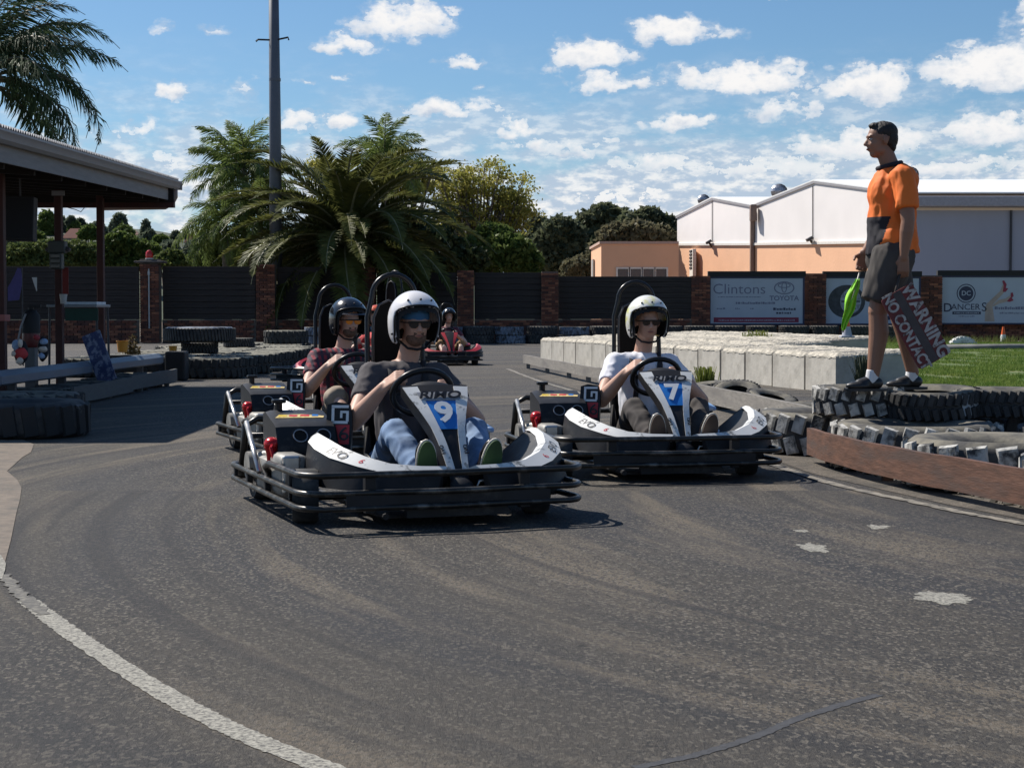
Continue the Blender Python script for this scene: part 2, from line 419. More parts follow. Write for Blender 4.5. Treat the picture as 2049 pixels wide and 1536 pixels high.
def asphalt():
    m = bpy.data.materials.new('asphalt'); m.use_nodes = True; nt = m.node_tree; b = nt.nodes['Principled BSDF']
    b.inputs['Specular IOR Level'].default_value = .35
    tcn = nt.nodes.new('ShaderNodeTexCoord'); L = nt.links.new
    def noise(sc, det, ro, stretch=(1, 1, 1), rot=0, off=0):
        mp = nt.nodes.new('ShaderNodeMapping'); mp.inputs['Scale'].default_value = stretch; mp.inputs['Rotation'].default_value = (0, 0, rot); mp.inputs['Location'].default_value = (off, off, 0)
        L(tcn.outputs['Object'], mp.inputs[0])
        n = nt.nodes.new('ShaderNodeTexNoise'); n.inputs['Scale'].default_value = sc; n.inputs['Detail'].default_value = det; n.inputs['Roughness'].default_value = ro
        L(mp.outputs[0], n.inputs[0]); return n.outputs[0]
    def mr(v, a, b_, c=0, d=1, smooth=True):
        n = nt.nodes.new('ShaderNodeMapRange'); L(v, n.inputs[0])
        if smooth: n.interpolation_type = 'SMOOTHSTEP'
        for i, q in zip((1, 2, 3, 4), (a, b_, c, d)): n.inputs[i].default_value = q
        return n.outputs[0]
    def mix(f, a, c, bt='MIX'):
        n = nt.nodes.new('ShaderNodeMix'); n.data_type = 'RGBA'; n.blend_type = bt
        if isinstance(f, (int, float)): n.inputs[0].default_value = f
        else: L(f, n.inputs[0])
        for i, q in ((6, a), (7, c)):
            if isinstance(q, tuple): n.inputs[i].default_value = (*q, 1)
            else: L(q, n.inputs[i])
        return n.outputs[2]
    # broad bands that follow the racing line round the right-hand tyres
    sb = nt.nodes.new('ShaderNodeVectorMath'); sb.operation = 'SUBTRACT'; L(tcn.outputs['Object'], sb.inputs[0]); sb.inputs[1].default_value = (6.9, 9.6, 0)
    sp_ = nt.nodes.new('ShaderNodeSeparateXYZ'); L(sb.outputs[0], sp_.inputs[0])
    ln = nt.nodes.new('ShaderNodeVectorMath'); ln.operation = 'LENGTH'; L(sb.outputs[0], ln.inputs[0])
    at = nt.nodes.new('ShaderNodeMath'); at.operation = 'ARCTAN2'; L(sp_.outputs[1], at.inputs[0]); L(sp_.outputs[0], at.inputs[1])
    cb_ = nt.nodes.new('ShaderNodeCombineXYZ'); L(ln.outputs['Value'], cb_.inputs[0]); L(at.outputs[0], cb_.inputs[1])
    def band(sr, sa, det, ro, off):
        mp = nt.nodes.new('ShaderNodeMapping'); mp.inputs['Scale'].default_value = (sr, sa, 1); mp.inputs['Location'].default_value = (off, off, off); L(cb_.outputs[0], mp.inputs[0])
        n = nt.nodes.new('ShaderNodeTexNoise'); n.inputs['Scale'].default_value = 1; n.inputs['Detail'].default_value = det; n.inputs['Roughness'].default_value = ro; L(mp.outputs[0], n.inputs[0]); return n.outputs[0]
    base = mix(mr(band(1.1, 1.6, 5, .6, 3.3), .40, .60), (.036, .036, .040), (.064, .056, .046))
    base = mix(mr(band(2.6, 2.0, 5, .6, 7.1), .49, .63, 0, .9), base, (.165, .135, .098))
    base = mix(mr(band(1.7, 1.2, 4, .5, 11.7), .50, .64, 0, .8), base, (.026, .027, .031))
    base = mix(mr(band(9, 1.6, 4, .6, 15.2), .56, .70, 0, .5), base, (.115, .098, .072))
    base = mix(mr(noise(.6, 6, .65, (1, .5, 1), 0, 31), .55, .70, 0, .5), base, (.080, .070, .055))
    # aggregate: pale and dark chips
    vo = nt.nodes.new('ShaderNodeTexVoronoi'); vo.inputs['Scale'].default_value = 105; vo.feature = 'F1'
    mpv = nt.nodes.new('ShaderNodeMapping'); mpv.inputs['Scale'].default_value = (1, .55, 1); L(tcn.outputs['Object'], mpv.inputs[0]); L(mpv.outputs[0], vo.inputs['Vector'])
    sv = nt.nodes.new('ShaderNodeSeparateColor'); L(vo.outputs['Color'], sv.inputs[0])
    vo2 = nt.nodes.new('ShaderNodeTexVoronoi'); vo2.inputs['Scale'].default_value = 66
    L(mpv.outputs[0], vo2.inputs['Vector'])
    sv2 = nt.nodes.new('ShaderNodeSeparateColor'); L(vo2.outputs['Color'], sv2.inputs[0])
    smooth_reg = mr(noise(.5, 3, .5, (1, .35, 1), R(-30), 2), .44, .56, .5, 1)
    chip = mr(sv.outputs[0], .62, .9); chip2 = mr(sv2.outputs[1], .75, .95)
    mul = nt.nodes.new('ShaderNodeMath'); mul.operation = 'MULTIPLY'; L(chip, mul.inputs[0]); L(smooth_reg, mul.inputs[1])
    base = mix(mul.outputs[0], base, (.17, .15, .122))
    mul2 = nt.nodes.new('ShaderNodeMath'); mul2.operation = 'MULTIPLY'; L(chip2, mul2.inputs[0]); mul2.inputs[1].default_value = .45
    base = mix(mul2.outputs[0], base, (0.092, 0.083, 0.069))
    dk = mr(noise(110, 4, .8, (1, .55, 1)), .48, .60, 0, .5)
    mul3 = nt.nodes.new('ShaderNodeMath'); mul3.operation = 'MULTIPLY'; L(dk, mul3.inputs[0]); L(smooth_reg, mul3.inputs[1])
    base = mix(mul3.outputs[0], base, (0.012, 0.012, 0.014))
    # dark voids between the stones
    vd = mr(sv.outputs[1], .56, .78, 0, .7)
    mul5 = nt.nodes.new('ShaderNodeMath'); mul5.operation = 'MULTIPLY'; L(vd, mul5.inputs[0]); L(smooth_reg, mul5.inputs[1])
    base = mix(mul5.outputs[0], base, (.019, .019, .021))
    # rubber tracks laid by tyres
    base = mix(mr(band(5.5, .8, 3, .5, 21.0), .56, .68, 0, .55), base, (.020, .020, .023))
    # fine hairline cracks
    vc = nt.nodes.new('ShaderNodeTexVoronoi'); vc.inputs['Scale'].default_value = .8; vc.feature = 'DISTANCE_TO_EDGE'
    wp = nt.nodes.new('ShaderNodeTexNoise'); wp.inputs['Scale'].default_value = 3; L(tcn.outputs['Object'], wp.inputs[0])
    ad = nt.nodes.new('ShaderNodeVectorMath'); ad.operation = 'ADD'; L(tcn.outputs['Object'], ad.inputs[0]); L(wp.outputs['Color'], ad.inputs[1]); L(ad.outputs[0], vc.inputs['Vector'])
    cr = mr(vc.outputs['Distance'], 0, .006, .7, 0)
    cg = mr(noise(1.3, 3, .5, (1, 1, 1), 0, 20), .55, .62)
    mul4 = nt.nodes.new('ShaderNodeMath'); mul4.operation = 'MULTIPLY'; L(cr, mul4.inputs[0]); L(cg, mul4.inputs[1])
    base = mix(mul4.outputs[0], base, (0.013, 0.013, 0.013))
    L(base, b.inputs['Base Color']); b.inputs['Roughness'].default_value = .82
    bp = nt.nodes.new('ShaderNodeBump'); bp.inputs['Strength'].default_value = 1; bp.inputs['Distance'].default_value = .014
    L(noise(115, 4, .75, (1, .6, 1)), bp.inputs['Height']); L(bp.outputs[0], b.inputs['Normal'])
    return m
M_asph = asphalt()
def paint(name, col, lo, hi, sc=14):
    m = bpy.data.materials.new(name); m.use_nodes = True; nt = m.node_tree; b = nt.nodes['Principled BSDF']; b.inputs['Roughness'].default_value = .8
    tcn = nt.nodes.new('ShaderNodeTexCoord')
    n = nt.nodes.new('ShaderNodeTexNoise'); n.inputs['Scale'].default_value = sc; n.inputs['Detail'].default_value = 9; n.inputs['Roughness'].default_value = .75
    nt.links.new(tcn.outputs['Object'], n.inputs[0])
    mr = nt.nodes.new('ShaderNodeMapRange'); nt.links.new(n.outputs[0], mr.inputs[0]); mr.inputs[1].default_value = lo; mr.inputs[2].default_value = hi
    v = nt.nodes.new('ShaderNodeTexVoronoi'); v.inputs['Scale'].default_value = 85; nt.links.new(tcn.outputs['Object'], v.inputs[0])
    sc_ = nt.nodes.new('ShaderNodeSeparateColor'); nt.links.new(v.outputs['Color'], sc_.inputs[0])
    mx0 = nt.nodes.new('ShaderNodeMix'); mx0.data_type = 'RGBA'; nt.links.new(sc_.outputs[0], mx0.inputs[0]); mx0.inputs[6].default_value = (*[c * .68 for c in col], 1); mx0.inputs[7].default_value = (*col, 1)
    mx = nt.nodes.new('ShaderNodeMix'); mx.data_type = 'RGBA'; nt.links.new(mr.outputs[0], mx.inputs[0]); nt.links.new(mx0.outputs[2], mx.inputs[6]); mx.inputs[7].default_value = (.055, .052, .047, 1)
    nt.links.new(mx.outputs[2], b.inputs['Base Color']); return m
M_line = paint('worn_line_paint', (.33, .315, .265), .46, .60, 70)
M_line2 = paint('very_worn_line_paint', (.25, .225, .185), .46, .60, 9)
M_dirt = mat('dry_dirt', (.16, .125, .09), .95, var=.3, scale=9, bump=.01, col2=(.11, .095, .08), c2scale=3)
M_gravel = mat('verge_gravel', (.115, .098, .078), .95, var=.45, scale=45, bump=.012, col2=(.062, .055, .046), c2scale=5, c2lo=.45, c2hi=.6)
sheet('ground', [(-900, -40), (900, -40), (900, 2500), (-900, 2500)], -.02, M_dirt)
sheet('asphalt_track', [(-14, -5), (9, -5), (9, 62.5), (-40, 62.5), (-40, 20), (-14, 14)], 0, M_asph)
def ribbon(name, pts, w, z, m, kind='structure', jag=0, label=None, seg=10):
    P = [Vector((x, y)) for x, y in pts]; Q = []
    for i in range(len(P) - 1):                               # catmull-rom
        p0 = P[max(i - 1, 0)]; p1 = P[i]; p2 = P[i + 1]; p3 = P[min(i + 2, len(P) - 1)]
        for k in range(seg):
            t = k / seg
            Q.append(.5 * ((2 * p1) + (-p0 + p2) * t + (2 * p0 - 5 * p1 + 4 * p2 - p3) * t * t + (-p0 + 3 * p1 - 3 * p2 + p3) * t ** 3))
    Q.append(P[-1]); mb = MB(); vs = []; fs = []
    for i, q in enumerate(Q):
        t = (Q[min(i + 1, len(Q) - 1)] - Q[max(i - 1, 0)]).normalized(); nrm = Vector((-t.y, t.x))
        a = w / 2 * (1 + random.uniform(-jag, jag)); c = w / 2 * (1 + random.uniform(-jag, jag))
        vs += [(*(q + nrm * a), z), (*(q - nrm * c), z)]
        if i: fs.append((2 * i - 2, 2 * i - 1, 2 * i + 1, 2 * i))
    mb.add(vs, fs); o = mb.build(name, m); o['kind'] = kind
    if label: o['label'] = label
    return o
def gxy(px, py): p = GR(px, py); return (p.x, p.y)
sheet('paint_patch', [gxy(-60, 1095), gxy(2, 1112), gxy(12, 1128), gxy(10, 1142), gxy(4, 1160), gxy(-60, 1150)], .0045, M_line)
ribbon('worn_line_end', [gxy(8, 1150), gxy(24, 1172), gxy(46, 1194), gxy(92, 1230)], .05, .0035, paint('faded_line_paint', (.22, .205, .17), .34, .56, 30), jag=.5, seg=14)
ribbon('edge_line', [gxy(56, 1202), gxy(90, 1228), gxy(150, 1272), gxy(300, 1370), gxy(450, 1452), gxy(660, 1540), gxy(900, 1630)], .075, .002, M_line, jag=.12, seg=30)
ribbon('verge_line', [(-.08, 30.9), (.38, 25.5), (.90, 21), (1.35, 15.8), (1.79, 10.65), (2.16, 8.9), (2.43, 8.06), (2.8, 7.0)], .07, .005, M_line2, jag=.3, seg=20)
sheet('dirt_apron', [gxy(68, 889), gxy(62, 905), gxy(45, 915), gxy(14, 943), gxy(34, 960), gxy(43, 976), gxy(40, 1000), gxy(32, 1030), gxy(22, 1080), gxy(10, 1125), gxy(-30, 1150), (-3.2, 6.6), (-8, 7), (-8, 13.5), (-3.9, 13.5)], .003, mat('apron_dirt', (.15, .122, .096), .95, var=.25, scale=14, bump=.006, col2=(.09, .08, .068), c2scale=3))
sheet('gravel_verge', [(.35, 27.2), (.8, 23), (1.12, 20), (1.55, 14.4), (1.88, 10.6), (2.28, 8.9), (2.55, 8.06), (2.95, 7), (3.6, 5.5), (14, 5.5), (14, 15), (4.2, 15.2), (2.6, 22), (1.2, 30)], .003, M_gravel)
def splat(px, py, rx, ry, seed):
    c = Vector(gxy(px, py)); k = FPX / c.y; rnd = random.Random(seed); pts = []
    n = 60
    for i in range(n):
        th = 2 * math.pi * i / n; q = .85 + .6 * mnoise.noise(Vector((math.cos(th) * 1.8, math.sin(th) * 1.8, seed))) + .25 * mnoise.noise(Vector((math.cos(th) * 6, math.sin(th) * 6, seed + 9))) + rnd.uniform(-.06, .06)
        pts.append((c.x + rx / k * math.cos(th) * q, c.y + ry / k * c.y * math.sin(th) * q))
    sheet('paint_patch', pts, .0015, M_line)
splat(1626, 1095, 30, 9, 3); splat(1603, 1062, 16, 3.2, 7); splat(1757, 1054, 25, 5, 11); splat(1885, 1196, 62, 12, 15)
ribbon('tar_seam', [gxy(1270, 1536), gxy(1400, 1508), gxy(1520, 1470), gxy(1590, 1440), gxy(1700, 1405), gxy(1760, 1390)], .030, .0012, mat('tar_seam_bitumen', (.034, .035, .039), .8, var=.3, scale=30, bump=.003), jag=.22, seg=16)
M_grass = mat('lawn_turf', (.055, .10, .018), .9, var=.5, scale=6, bump=.03, col2=(.16, .16, .06), c2scale=1.2, c2lo=.45, c2hi=.65)
sheet('lawn', [(3.7, 15.25), (9, 15.25), (16, 15.25), (30, 61), (10, 61), (6.1, 40), (5.25, 21.5)], .006, M_grass)
# grass blades
def blades(name, poly_fn, n, h, w, m, seed):
    r = np.random.default_rng(seed); P = poly_fn(n, r); n = len(P)
    if name == 'grass':
        keep = np.array([mnoise.noise(Vector((p[0] * 1.1, p[1] * .45, 3))) + .3 * mnoise.noise(Vector((p[0] * 4, p[1] * 2, 5))) for p in P]) > -.22; P = P[keep]; n = len(P)
    th = r.uniform(0, 2 * np.pi, n); hh = h * r.uniform(.5, 1.3, n); lean = r.normal(0, .35, (n, 2)) * hh[:, None]
    dx = np.cos(th) * w; dy = np.sin(th) * w
    V_ = np.zeros((n, 3, 3)); V_[:, 0, 0] = P[:, 0] - dx; V_[:, 0, 1] = P[:, 1] - dy; V_[:, 1, 0] = P[:, 0] + dx; V_[:, 1, 1] = P[:, 1] + dy
    V_[:, 2, 0] = P[:, 0] + lean[:, 0]; V_[:, 2, 1] = P[:, 1] + lean[:, 1]; V_[:, 2, 2] = hh
    V_[:, :, 2] += P[:, 2:3] if P.shape[1] > 2 else .006
    o = npmesh(name, V_.reshape(-1, 3), np.arange(n * 3).reshape(-1, 3), m); o['kind'] = 'stuff'; return o
def lawn_pts(n, r):
    y = 15.3 + (r.random(n) ** 1.6) * 44; x0 = np.where(y < 21.5, 3.75 + (y - 15.3) * .25, 5.3 + (y - 21.5) * .12); x = x0 + r.random(n) * (y * .31 - x0 + .5)
    return np.stack([x, y], 1)
M_blade = leafmat('grass_blades', (.07, .15, .02), (.23, .28, .07), .6, .3)
blades('grass', lawn_pts, 110000, .055, .007, M_blade, 3)
def weeds_pts(n, r):
    c = np.array([(4.0, 15.5), (4.4, 15.4), (4.9, 16), (9.5, 58), (12, 59), (14, 58.5), (16, 59), (18, 59), (7.5, 57)])
    k = r.integers(0, len(c), n); s = np.where(c[k, 1] > 50, 1.6, .18); return c[k] + r.normal(0, 1, (n, 2)) * s[:, None] * np.array([1, .25])
blades('tall_weeds', weeds_pts, 4000, .24, .012, leafmat('weed_leaf', (.08, .12, .03), (.17, .17, .06), .7, .3), 5)

# ================================================================== boundary wall
def WALLY(px): return 58.0 + px * (6.0 / 2049)
def wx(px): return (px - 1024.5) / FPX * WALLY(px)
M_brick = mat('red_brick', (.17, .055, .032), .85, var=.4, scale=2.3, bump=.004, col2=(.09, .04, .027), c2scale=1.1, bscale=30)
M_mortar = mat('mortar', (.13, .10, .08), .95, var=.2, scale=10)
M_sleeper = mat('dark_panel_board', (.038, .030, .026), .95, var=.35, scale=4, bump=.004, stretch=(.3, 1, 3), bscale=25)
M_cap = mat('pillar_capping', (.12, .10, .085), .9, var=.3, scale=8)
wall = empty('boundary_wall', (0, 60, 0), 0, 'long dark panel wall with red brick pillars running behind the far tyres', 'wall')
def WP(mb, name, m, sm=None):
    o = mb.build(name, m, wall, sm); o.location = (0, -60, 0); return o
M_brick2 = mat('dark_brick', (.085, .035, .026), .85, var=.3, scale=3, bump=.004, bscale=30); M_brick3 = mat('light_brick', (.26, .10, .055), .85, var=.3, scale=3, bump=.004, bscale=30)
brick_mes = []
for m_ in (M_brick, M_brick, M_brick2, M_brick3): mbk = MB(); mbk.box((0, 0, 0), (.222, .10, .066), bev=.006); brick_mes.append(mbk.mesh('brick', m_))
def top_z(px, y): return 1 + (628 - y) / FPX * WALLY(px)
pillars = [(-60, 40, 530), (303, 38, 527), (534, 38, 529), (735, 36, 535), (932, 34, 541), (1100, 34, 543), (1400, 38, 552), (1628, 44, 547), (1859, 44, 551), (2100, 44, 549)]
MBR = MB(); fine = {303: 1, 534: 1, 932: 1, 1100: 1}; nb = 0
for px, w, ty in pillars:
    x = wx(px); y = WALLY(px); hw = w / FPX * y / 2; zt = top_z(px, ty)
    mb = MB(); mb.box((x, y + .02, zt / 2), (2 * hw - .03, .5, zt - .02)); pl = WP(mb, 'pillar', M_mortar)
    nc = int(zt / .082); ncol = 3
    for c in range(nc):
        bw0 = (2 * hw) / 2.5; ws = [1, 1, .5] if c % 2 else [.5, 1, 1]; cx_ = x - hw
        for k in range(3):
            bw = bw0 * ws[k]; xx = cx_ + bw / 2; cx_ += bw
            loc = (xx + (.0 if c % 2 else .0), y - .24 - random.uniform(0, .012), .045 + c * .082)
            if px in fine and nb < 300 and not (px == 1100 and c < 6):
                b_ = linked('brick', random.choice(brick_mes), pl, loc, (0, 0, random.uniform(-.02, .02)), (bw / .236, 1, 1)); nb += 1
            else: MBR.mi = random.choice((0, 0, 1, 2)); MBR.box(loc, (bw * .94, .10, .066))
    if px == 303:
        mb = MB(); mb.box((x, y, zt + .04), (2 * hw + .35, .75, .07), bev=.02); mb.box((x, y, zt + .1), (2 * hw, .5, .06), bev=.02); WP(mb, 'capstone', M_cap)
# plinth bricks between the pillars
segs = []
for i in range(len(pillars) - 1):
    a = pillars[i]; b_ = pillars[i + 1]
    segs.append((wx(a[0]) + a[1] / FPX * 60 / 2, wx(b_[0]) - b_[1] / FPX * 60 / 2, a[0], b_[0]))
tops = [533, 533, 534, 545, 545, 553, 549, 546, 545]
for (x0, x1, p0, p1), ty in zip(segs, tops):
    ya = WALLY(p0); yb = WALLY(p1); L_ = x1 - x0; ang = math.atan2(yb - ya, x1 - x0 + 1e-6) * (x1 - x0) / max(.1, (wx(p1) - wx(p0)))
    zt = top_z((p0 + p1) / 2, ty); ym = (ya + yb) / 2
    mb = MB(); mb.box(((x0 + x1) / 2, ym + .05, .4), (L_, .2, .8), (0, 0, .05)); pl = WP(mb, 'plinth', M_mortar)
    nx = int(L_ / .24)
    for c in range(9):
        for k in range(nx):
            xx = x0 + (k + .5 + (.25 if c % 2 else -.25)) * (L_ / nx)
            if xx - .11 < x0 or xx + .11 > x1: continue
            MBR.mi = random.choice((0, 0, 1, 2)); MBR.box((xx, ym - .08 + (xx - (x0 + x1) / 2) * .05, .045 + c * .086), (L_ / nx * .93, .08, .074))
    zb = .80; nbd = max(4, round((zt - zb) / .2)); bh = (zt - zb) / nbd
    panel = MB(); panel.box(((x0 + x1) / 2, ym + .12, (zb + zt) / 2), (L_, .04, zt - zb - .02), (0, 0, .05)); pn = WP(panel, 'panel', M_sleeper)
    for k in range(nbd):
        bd = MB(); bd.box((0, 0, 0), (L_ - .02, .05, bh - .012), (0, 0, .05), bev=.006)
        o = bd.build('board', M_sleeper, pn); o.location = ((x0 + x1) / 2, ym + .06 + random.uniform(-.012, .012), zb + bh * (k + .5))
o = WP(MBR, 'brickwork', [M_brick, M_brick2, M_brick3]); o['kind'] = 'stuff'

# red warning lamp on the capped pillar, its conduit
p = AT(299, 517, WALLY(299) - .1)
t = empty('warning_lamp', (p.x, p.y, top_z(303, 527) + .13), 0, 'small red warning lamp on top of the capped brick pillar', 'lamp')
M_redp = mat('red_plastic', (.55, .02, .015), .25, var=.1, scale=6)
mb = MB(); mb.lathe([(0, .05), (.12, .05), (.13, .12), (.12, .24), (.06, .31), (0, .32)], 14, closed=False); mb.build('lens', M_redp, t, 40)
mb = MB(); mb.lathe([(0, 0), (.14, 0), (.14, .05), (0, .05)], 14); mb.box((-.06, -.02, -.03), (.16, .1, .08)); mb.build('base', mat('lamp_base', (.5, .48, .42), .6), t, 40)
t = empty('conduit', (wx(303), WALLY(303) - .32, 0), 0, 'thin pale conduit pipe running up the front of the capped brick pillar', 'pipe')
mb = MB(); mb.tube([(0, 0, .5), (0, 0, 2.55)], .025, 6); mb.build('pipe', mat('pale_pvc', (.42, .42, .40), .5), t)
mb = MB(); mb.box((0, .0, 2.4), (.07, .06, .14)); mb.build('junction_box', MATS['pale_pvc'], t)

# ================================================================== billboards
M_bwhite = mat('billboard_white', (.40, .44, .50), .5, var=.04, scale=2)
M_navy = mat('navy_frame', (.012, .018, .06), .5, var=.1)
M_ink = mat('dark_print', (.035, .04, .075), .6, var=.05)
M_grayink = mat('grey_print', (.16, .17, .24), .6, var=.05)
M_maroon = mat('maroon_print', (.22, .02, .05), .6, var=.05)
M_topstrip = mat('board_top_strip', (.02, .02, .02), .8)
def billboard(px0, px1, y0, y1, label):
    d = WALLY((px0 + px1) / 2) - .42; a = AT(px0, y0, d); b_ = AT(px1, y1, d)
    W = b_.x - a.x; H = a.z - b_.z; c = Vector(((a.x + b_.x) / 2, d, (a.z + b_.z) / 2))
    t = empty('billboard', c, 0, label, 'billboard', 'billboards along the boundary wall')
    mb = MB(); mb.box((0, 0, 0), (W, .03, H)); mb.build('sign_face', M_bwhite, t)
    mb = MB()
    for sx in (-1, 1): mb.box((sx * (W / 2 + .03), 0, 0), (.06, .07, H + .12))
    for sz in (-1, 1): mb.box((0, 0, sz * (H / 2 + .03)), (W, .068, .06))
    mb.build('frame', M_navy, t)
    mb = MB(); mb.box((0, .05, H / 2 + .16), (W + .2, .2, .2)); mb.build('top_strip', M_topstrip, t)
    def uv(px, py, dz=-.018):
        q = AT(px, py, d); return Vector((q.x - c.x, dz, q.z - c.z))
    return t, uv, FPX / d
def small_print(t, uv, runs, m, dz=-.0195):
    """runs (px0, px1, py, height px): print too small to read, as short flat marks"""
    mb = MB(); rp = random.Random(len(runs))
    for a, b_, py, h in runs:
        x = a
        while x < b_ - 1:
            w = rp.uniform(1.2, 4.5); w = min(w, b_ - x); hh = h * rp.uniform(.55, 1)
            q0 = uv(x, py + h / 2, dz); q1 = uv(x + w, py + h / 2 - hh, dz); mb.add([q0, (q1.x, dz, q0.z), q1, (q0.x, dz, q1.z)], [(0, 1, 2, 3)]); x += w + rp.uniform(.5, 1.6)
    o = mb.build('small_print', m, t); o['kind'] = 'stuff'
def disc(mb, c, rx, rz, seg=28, t=.002, r0=None):
    """flat disc or ring facing -Y"""
    if r0 is None:
        mb.add([(c[0] + rx * math.cos(2 * math.pi * i / seg), c[1], c[2] + rz * math.sin(2 * math.pi * i / seg)) for i in range(seg)], [tuple(range(seg))])
    else:
        vs = []
        for i in range(seg):
            a = 2 * math.pi * i / seg; vs += [(c[0] + rx * math.cos(a), c[1], c[2] + rz * math.sin(a)), (c[0] + r0[0] * math.cos(a), c[1], c[2] + r0[1] * math.sin(a))]
        mb.add(vs, [(2 * i, 2 * ((i + 1) % seg), 2 * ((i + 1) % seg) + 1, 2 * i + 1) for i in range(seg)])
t, uv, k = billboard(1422, 1606, 557, 647, 'white billboard reading Clintons with an oval car emblem at its right')
text('Clintons', 29 / k, M_grayink, t, uv(1479, 579), FACE, sx=1.08, bold=-.002)
text('TOYOTA', 13.5 / k, M_grayink, t, uv(1569, 597), FACE, bold=.006, sx=1.05)
small_print(t, uv, [(1472, 1552, 606, 4.5), (1434, 1451, 617, 3), (1471, 1480, 617, 3), (1501, 1510, 617, 3), (1436, 1522, 594, 1.8)], M_grayink)
small_print(t, uv, [(1547, 1592, 618, 5), (1553, 1584, 626, 4)], M_ink, -.0196)


mb = MB(); q = uv(1513, 640, -.017); mb.box(q, (170 / k, .004, 10 / k)); mb.build('maroon_band', M_maroon, t)
small_print(t, uv, [(1438, 1590, 640.5, 2.2)], M_bwhite, -.0215)
mb = MB(); q = uv(1569, 576)
disc(mb, q, 20.5 / k, 13 / k, 32, r0=(18 / k, 10.8 / k)); disc(mb, q + Vector((0, -.001, 1.4 / k)), 5.8 / k, 11.2 / k, 24, r0=(3.8 / k, 9.6 / k)); disc(mb, q + Vector((0, -.002, 5 / k)), 13 / k, 5.2 / k, 24, r0=(11 / k, 3.6 / k))
mb.build('emblem', M_grayink, t)
t, uv, k = billboard(1652, 1838, 557, 647, 'white billboard with a large picture of a car tyre behind the marshal')
mb = MB(); q = uv(1694, 603); disc(mb, q, 37 / k, 33 / k, 40); mb.build('tyre_picture', mat('tyre_print', (.05, .055, .06), .7, var=.4, scale=7), t)
mb = MB(); disc(mb, q + Vector((8 / k, -.002, 0)), 21 / k, 25 / k, 32); mb.build('rim_picture', mat('rim_print', (.30, .32, .35), .6, var=.5, scale=9), t)
mb = MB()
for i in range(6):
    a = i * math.pi / 3; mb.box(q + Vector((8 / k + 10 / k * math.cos(a), -.006, 10 / k * math.sin(a))), (17 / k, .002, 4.5 / k), (0, -a, 0))
mb.build('spoke_picture', mat('spoke_print', (.10, .11, .13), .6), t)
mb = MB(); mb.box(uv(1800, 636), (60 / k, .004, 8 / k)); mb.build('blue_band', M_navy, t)

t, uv, k = billboard(1881, 2120, 555, 646, 'white billboard reading Dancers with a pair of legs in red heels')
q = uv(1933, 587); mb = MB(); disc(mb, q, 14.5 / k, 14.5 / k, 32); disc(mb, q, 19 / k, 19 / k, 36, r0=(17 / k, 17 / k)); mb.build('round_emblem', M_ink, t)
text('DC', 13 / k, M_bwhite, t, q + Vector((0, -.004, 0)), FACE, bold=.004)
text('D', 24 / k, M_ink, t, uv(1896, 616), FACE, bold=.006); text('ANCER', 17 / k, M_ink, t, uv(1932, 614.5), FACE, sx=1.05, bold=.001); text('S', 25 / k, M_ink, t, uv(1969, 615), FACE)
mb = MB(); mb.box(uv(1934, 626), (57 / k, .004, 5.5 / k)); mb.build('caption_band', M_ink, t)
small_print(t, uv, [(1909, 1960, 626, 2.2)], M_bwhite, -.0215); small_print(t, uv, [(1918, 1950, 632.5, 2.4)], M_grayink)
small_print(t, uv, [(1990, 2090, 616, 6), (2000, 2080, 626, 3.5)], M_grayink)
M_legp = mat('leg_print', (.42, .33, .27), .6, var=.15, scale=3); M_shoep = mat('red_heel_print', (.28, .03, .06), .6)
def flatpoly(mb, pts, dz):
    mb.add([uv(a, b_, dz) for a, b_ in pts], [tuple(range(len(pts)))])
mb = MB(); flatpoly(mb, [(1970, 643), (1972, 612), (1976, 605), (1985, 606), (1987, 622), (1990, 643)], -.020)
flatpoly(mb, [(1972, 612), (1980, 602), (2001, 582), (2006, 570), (2010, 572), (2008, 586), (1990, 605), (1984, 612)], -.022)
flatpoly(mb, [(1984, 612), (1998, 600), (2012, 597), (2022, 590), (2025, 595), (2016, 603), (2000, 607), (1988, 613)], -.024); mb.build('legs_picture', M_legp, t)
mb = MB(); flatpoly(mb, [(2006, 584), (2008, 572), (2005, 562), (2009, 561), (2014, 569), (2012, 576), (2017, 577), (2012, 584)], -.027)
flatpoly(mb, [(2014, 603), (2022, 594), (2022, 586), (2026, 585), (2028, 592), (2024, 596), (2028, 601), (2020, 604)], -.027); mb.build('heels_picture', M_shoep, t)

# ================================================================== warehouse and annex
M_white = mat('white_cladding', (.80, .76, .735), .7, var=.03, scale=.7, bump=.02, bscale=.2)
M_peach = mat('peach_render', (.80, .46, .28), .8, var=.04, scale=.8, bump=.01, bscale=9)
M_roof = mat('white_roof_sheet', (.80, .80, .78), .5, var=.04, scale=2)
M_greyw = mat('grey_side_cladding', (.36, .37, .42), .8, var=.05, scale=.6, stretch=(1, 1, .3))
M_trim = mat('pale_trim', (.72, .68, .62), .6); M_dkmetal = mat('dark_metal', (.05, .05, .055), .5, metal=.3)
wh = empty('warehouse', (14, 80, 0), 0, 'large white and peach twin gabled warehouse with a grey side wall', 'building')
NEAR = (1815, 75.0); FAR = (1355, 105.0)
nx_ = (NEAR[0] - 1024.5) / FPX * NEAR[1]; fx_ = (FAR[0] - 1024.5) / FPX * FAR[1]
A = Vector((nx_, NEAR[1], 0)); B = Vector((fx_, FAR[1], 0)); AB = (B - A)
Nf = Vector((-AB.y, AB.x, 0)).normalized(); Nf = Nf if Nf.x < 0 else -Nf
def facade(px, py, off=0.0):
    r = ray(px, py); o = Vector((0, 0, 1)); P0 = A + Nf * off
    t_ = (P0 - o).dot(Nf) / r.dot(Nf); return o + r * t_
def WB(mb, name, m, parent=wh, sm=None):
    o = mb.build(name, m, parent, sm); o.location = (-14, -80, 0) if parent is wh else (0, 0, 0); return o
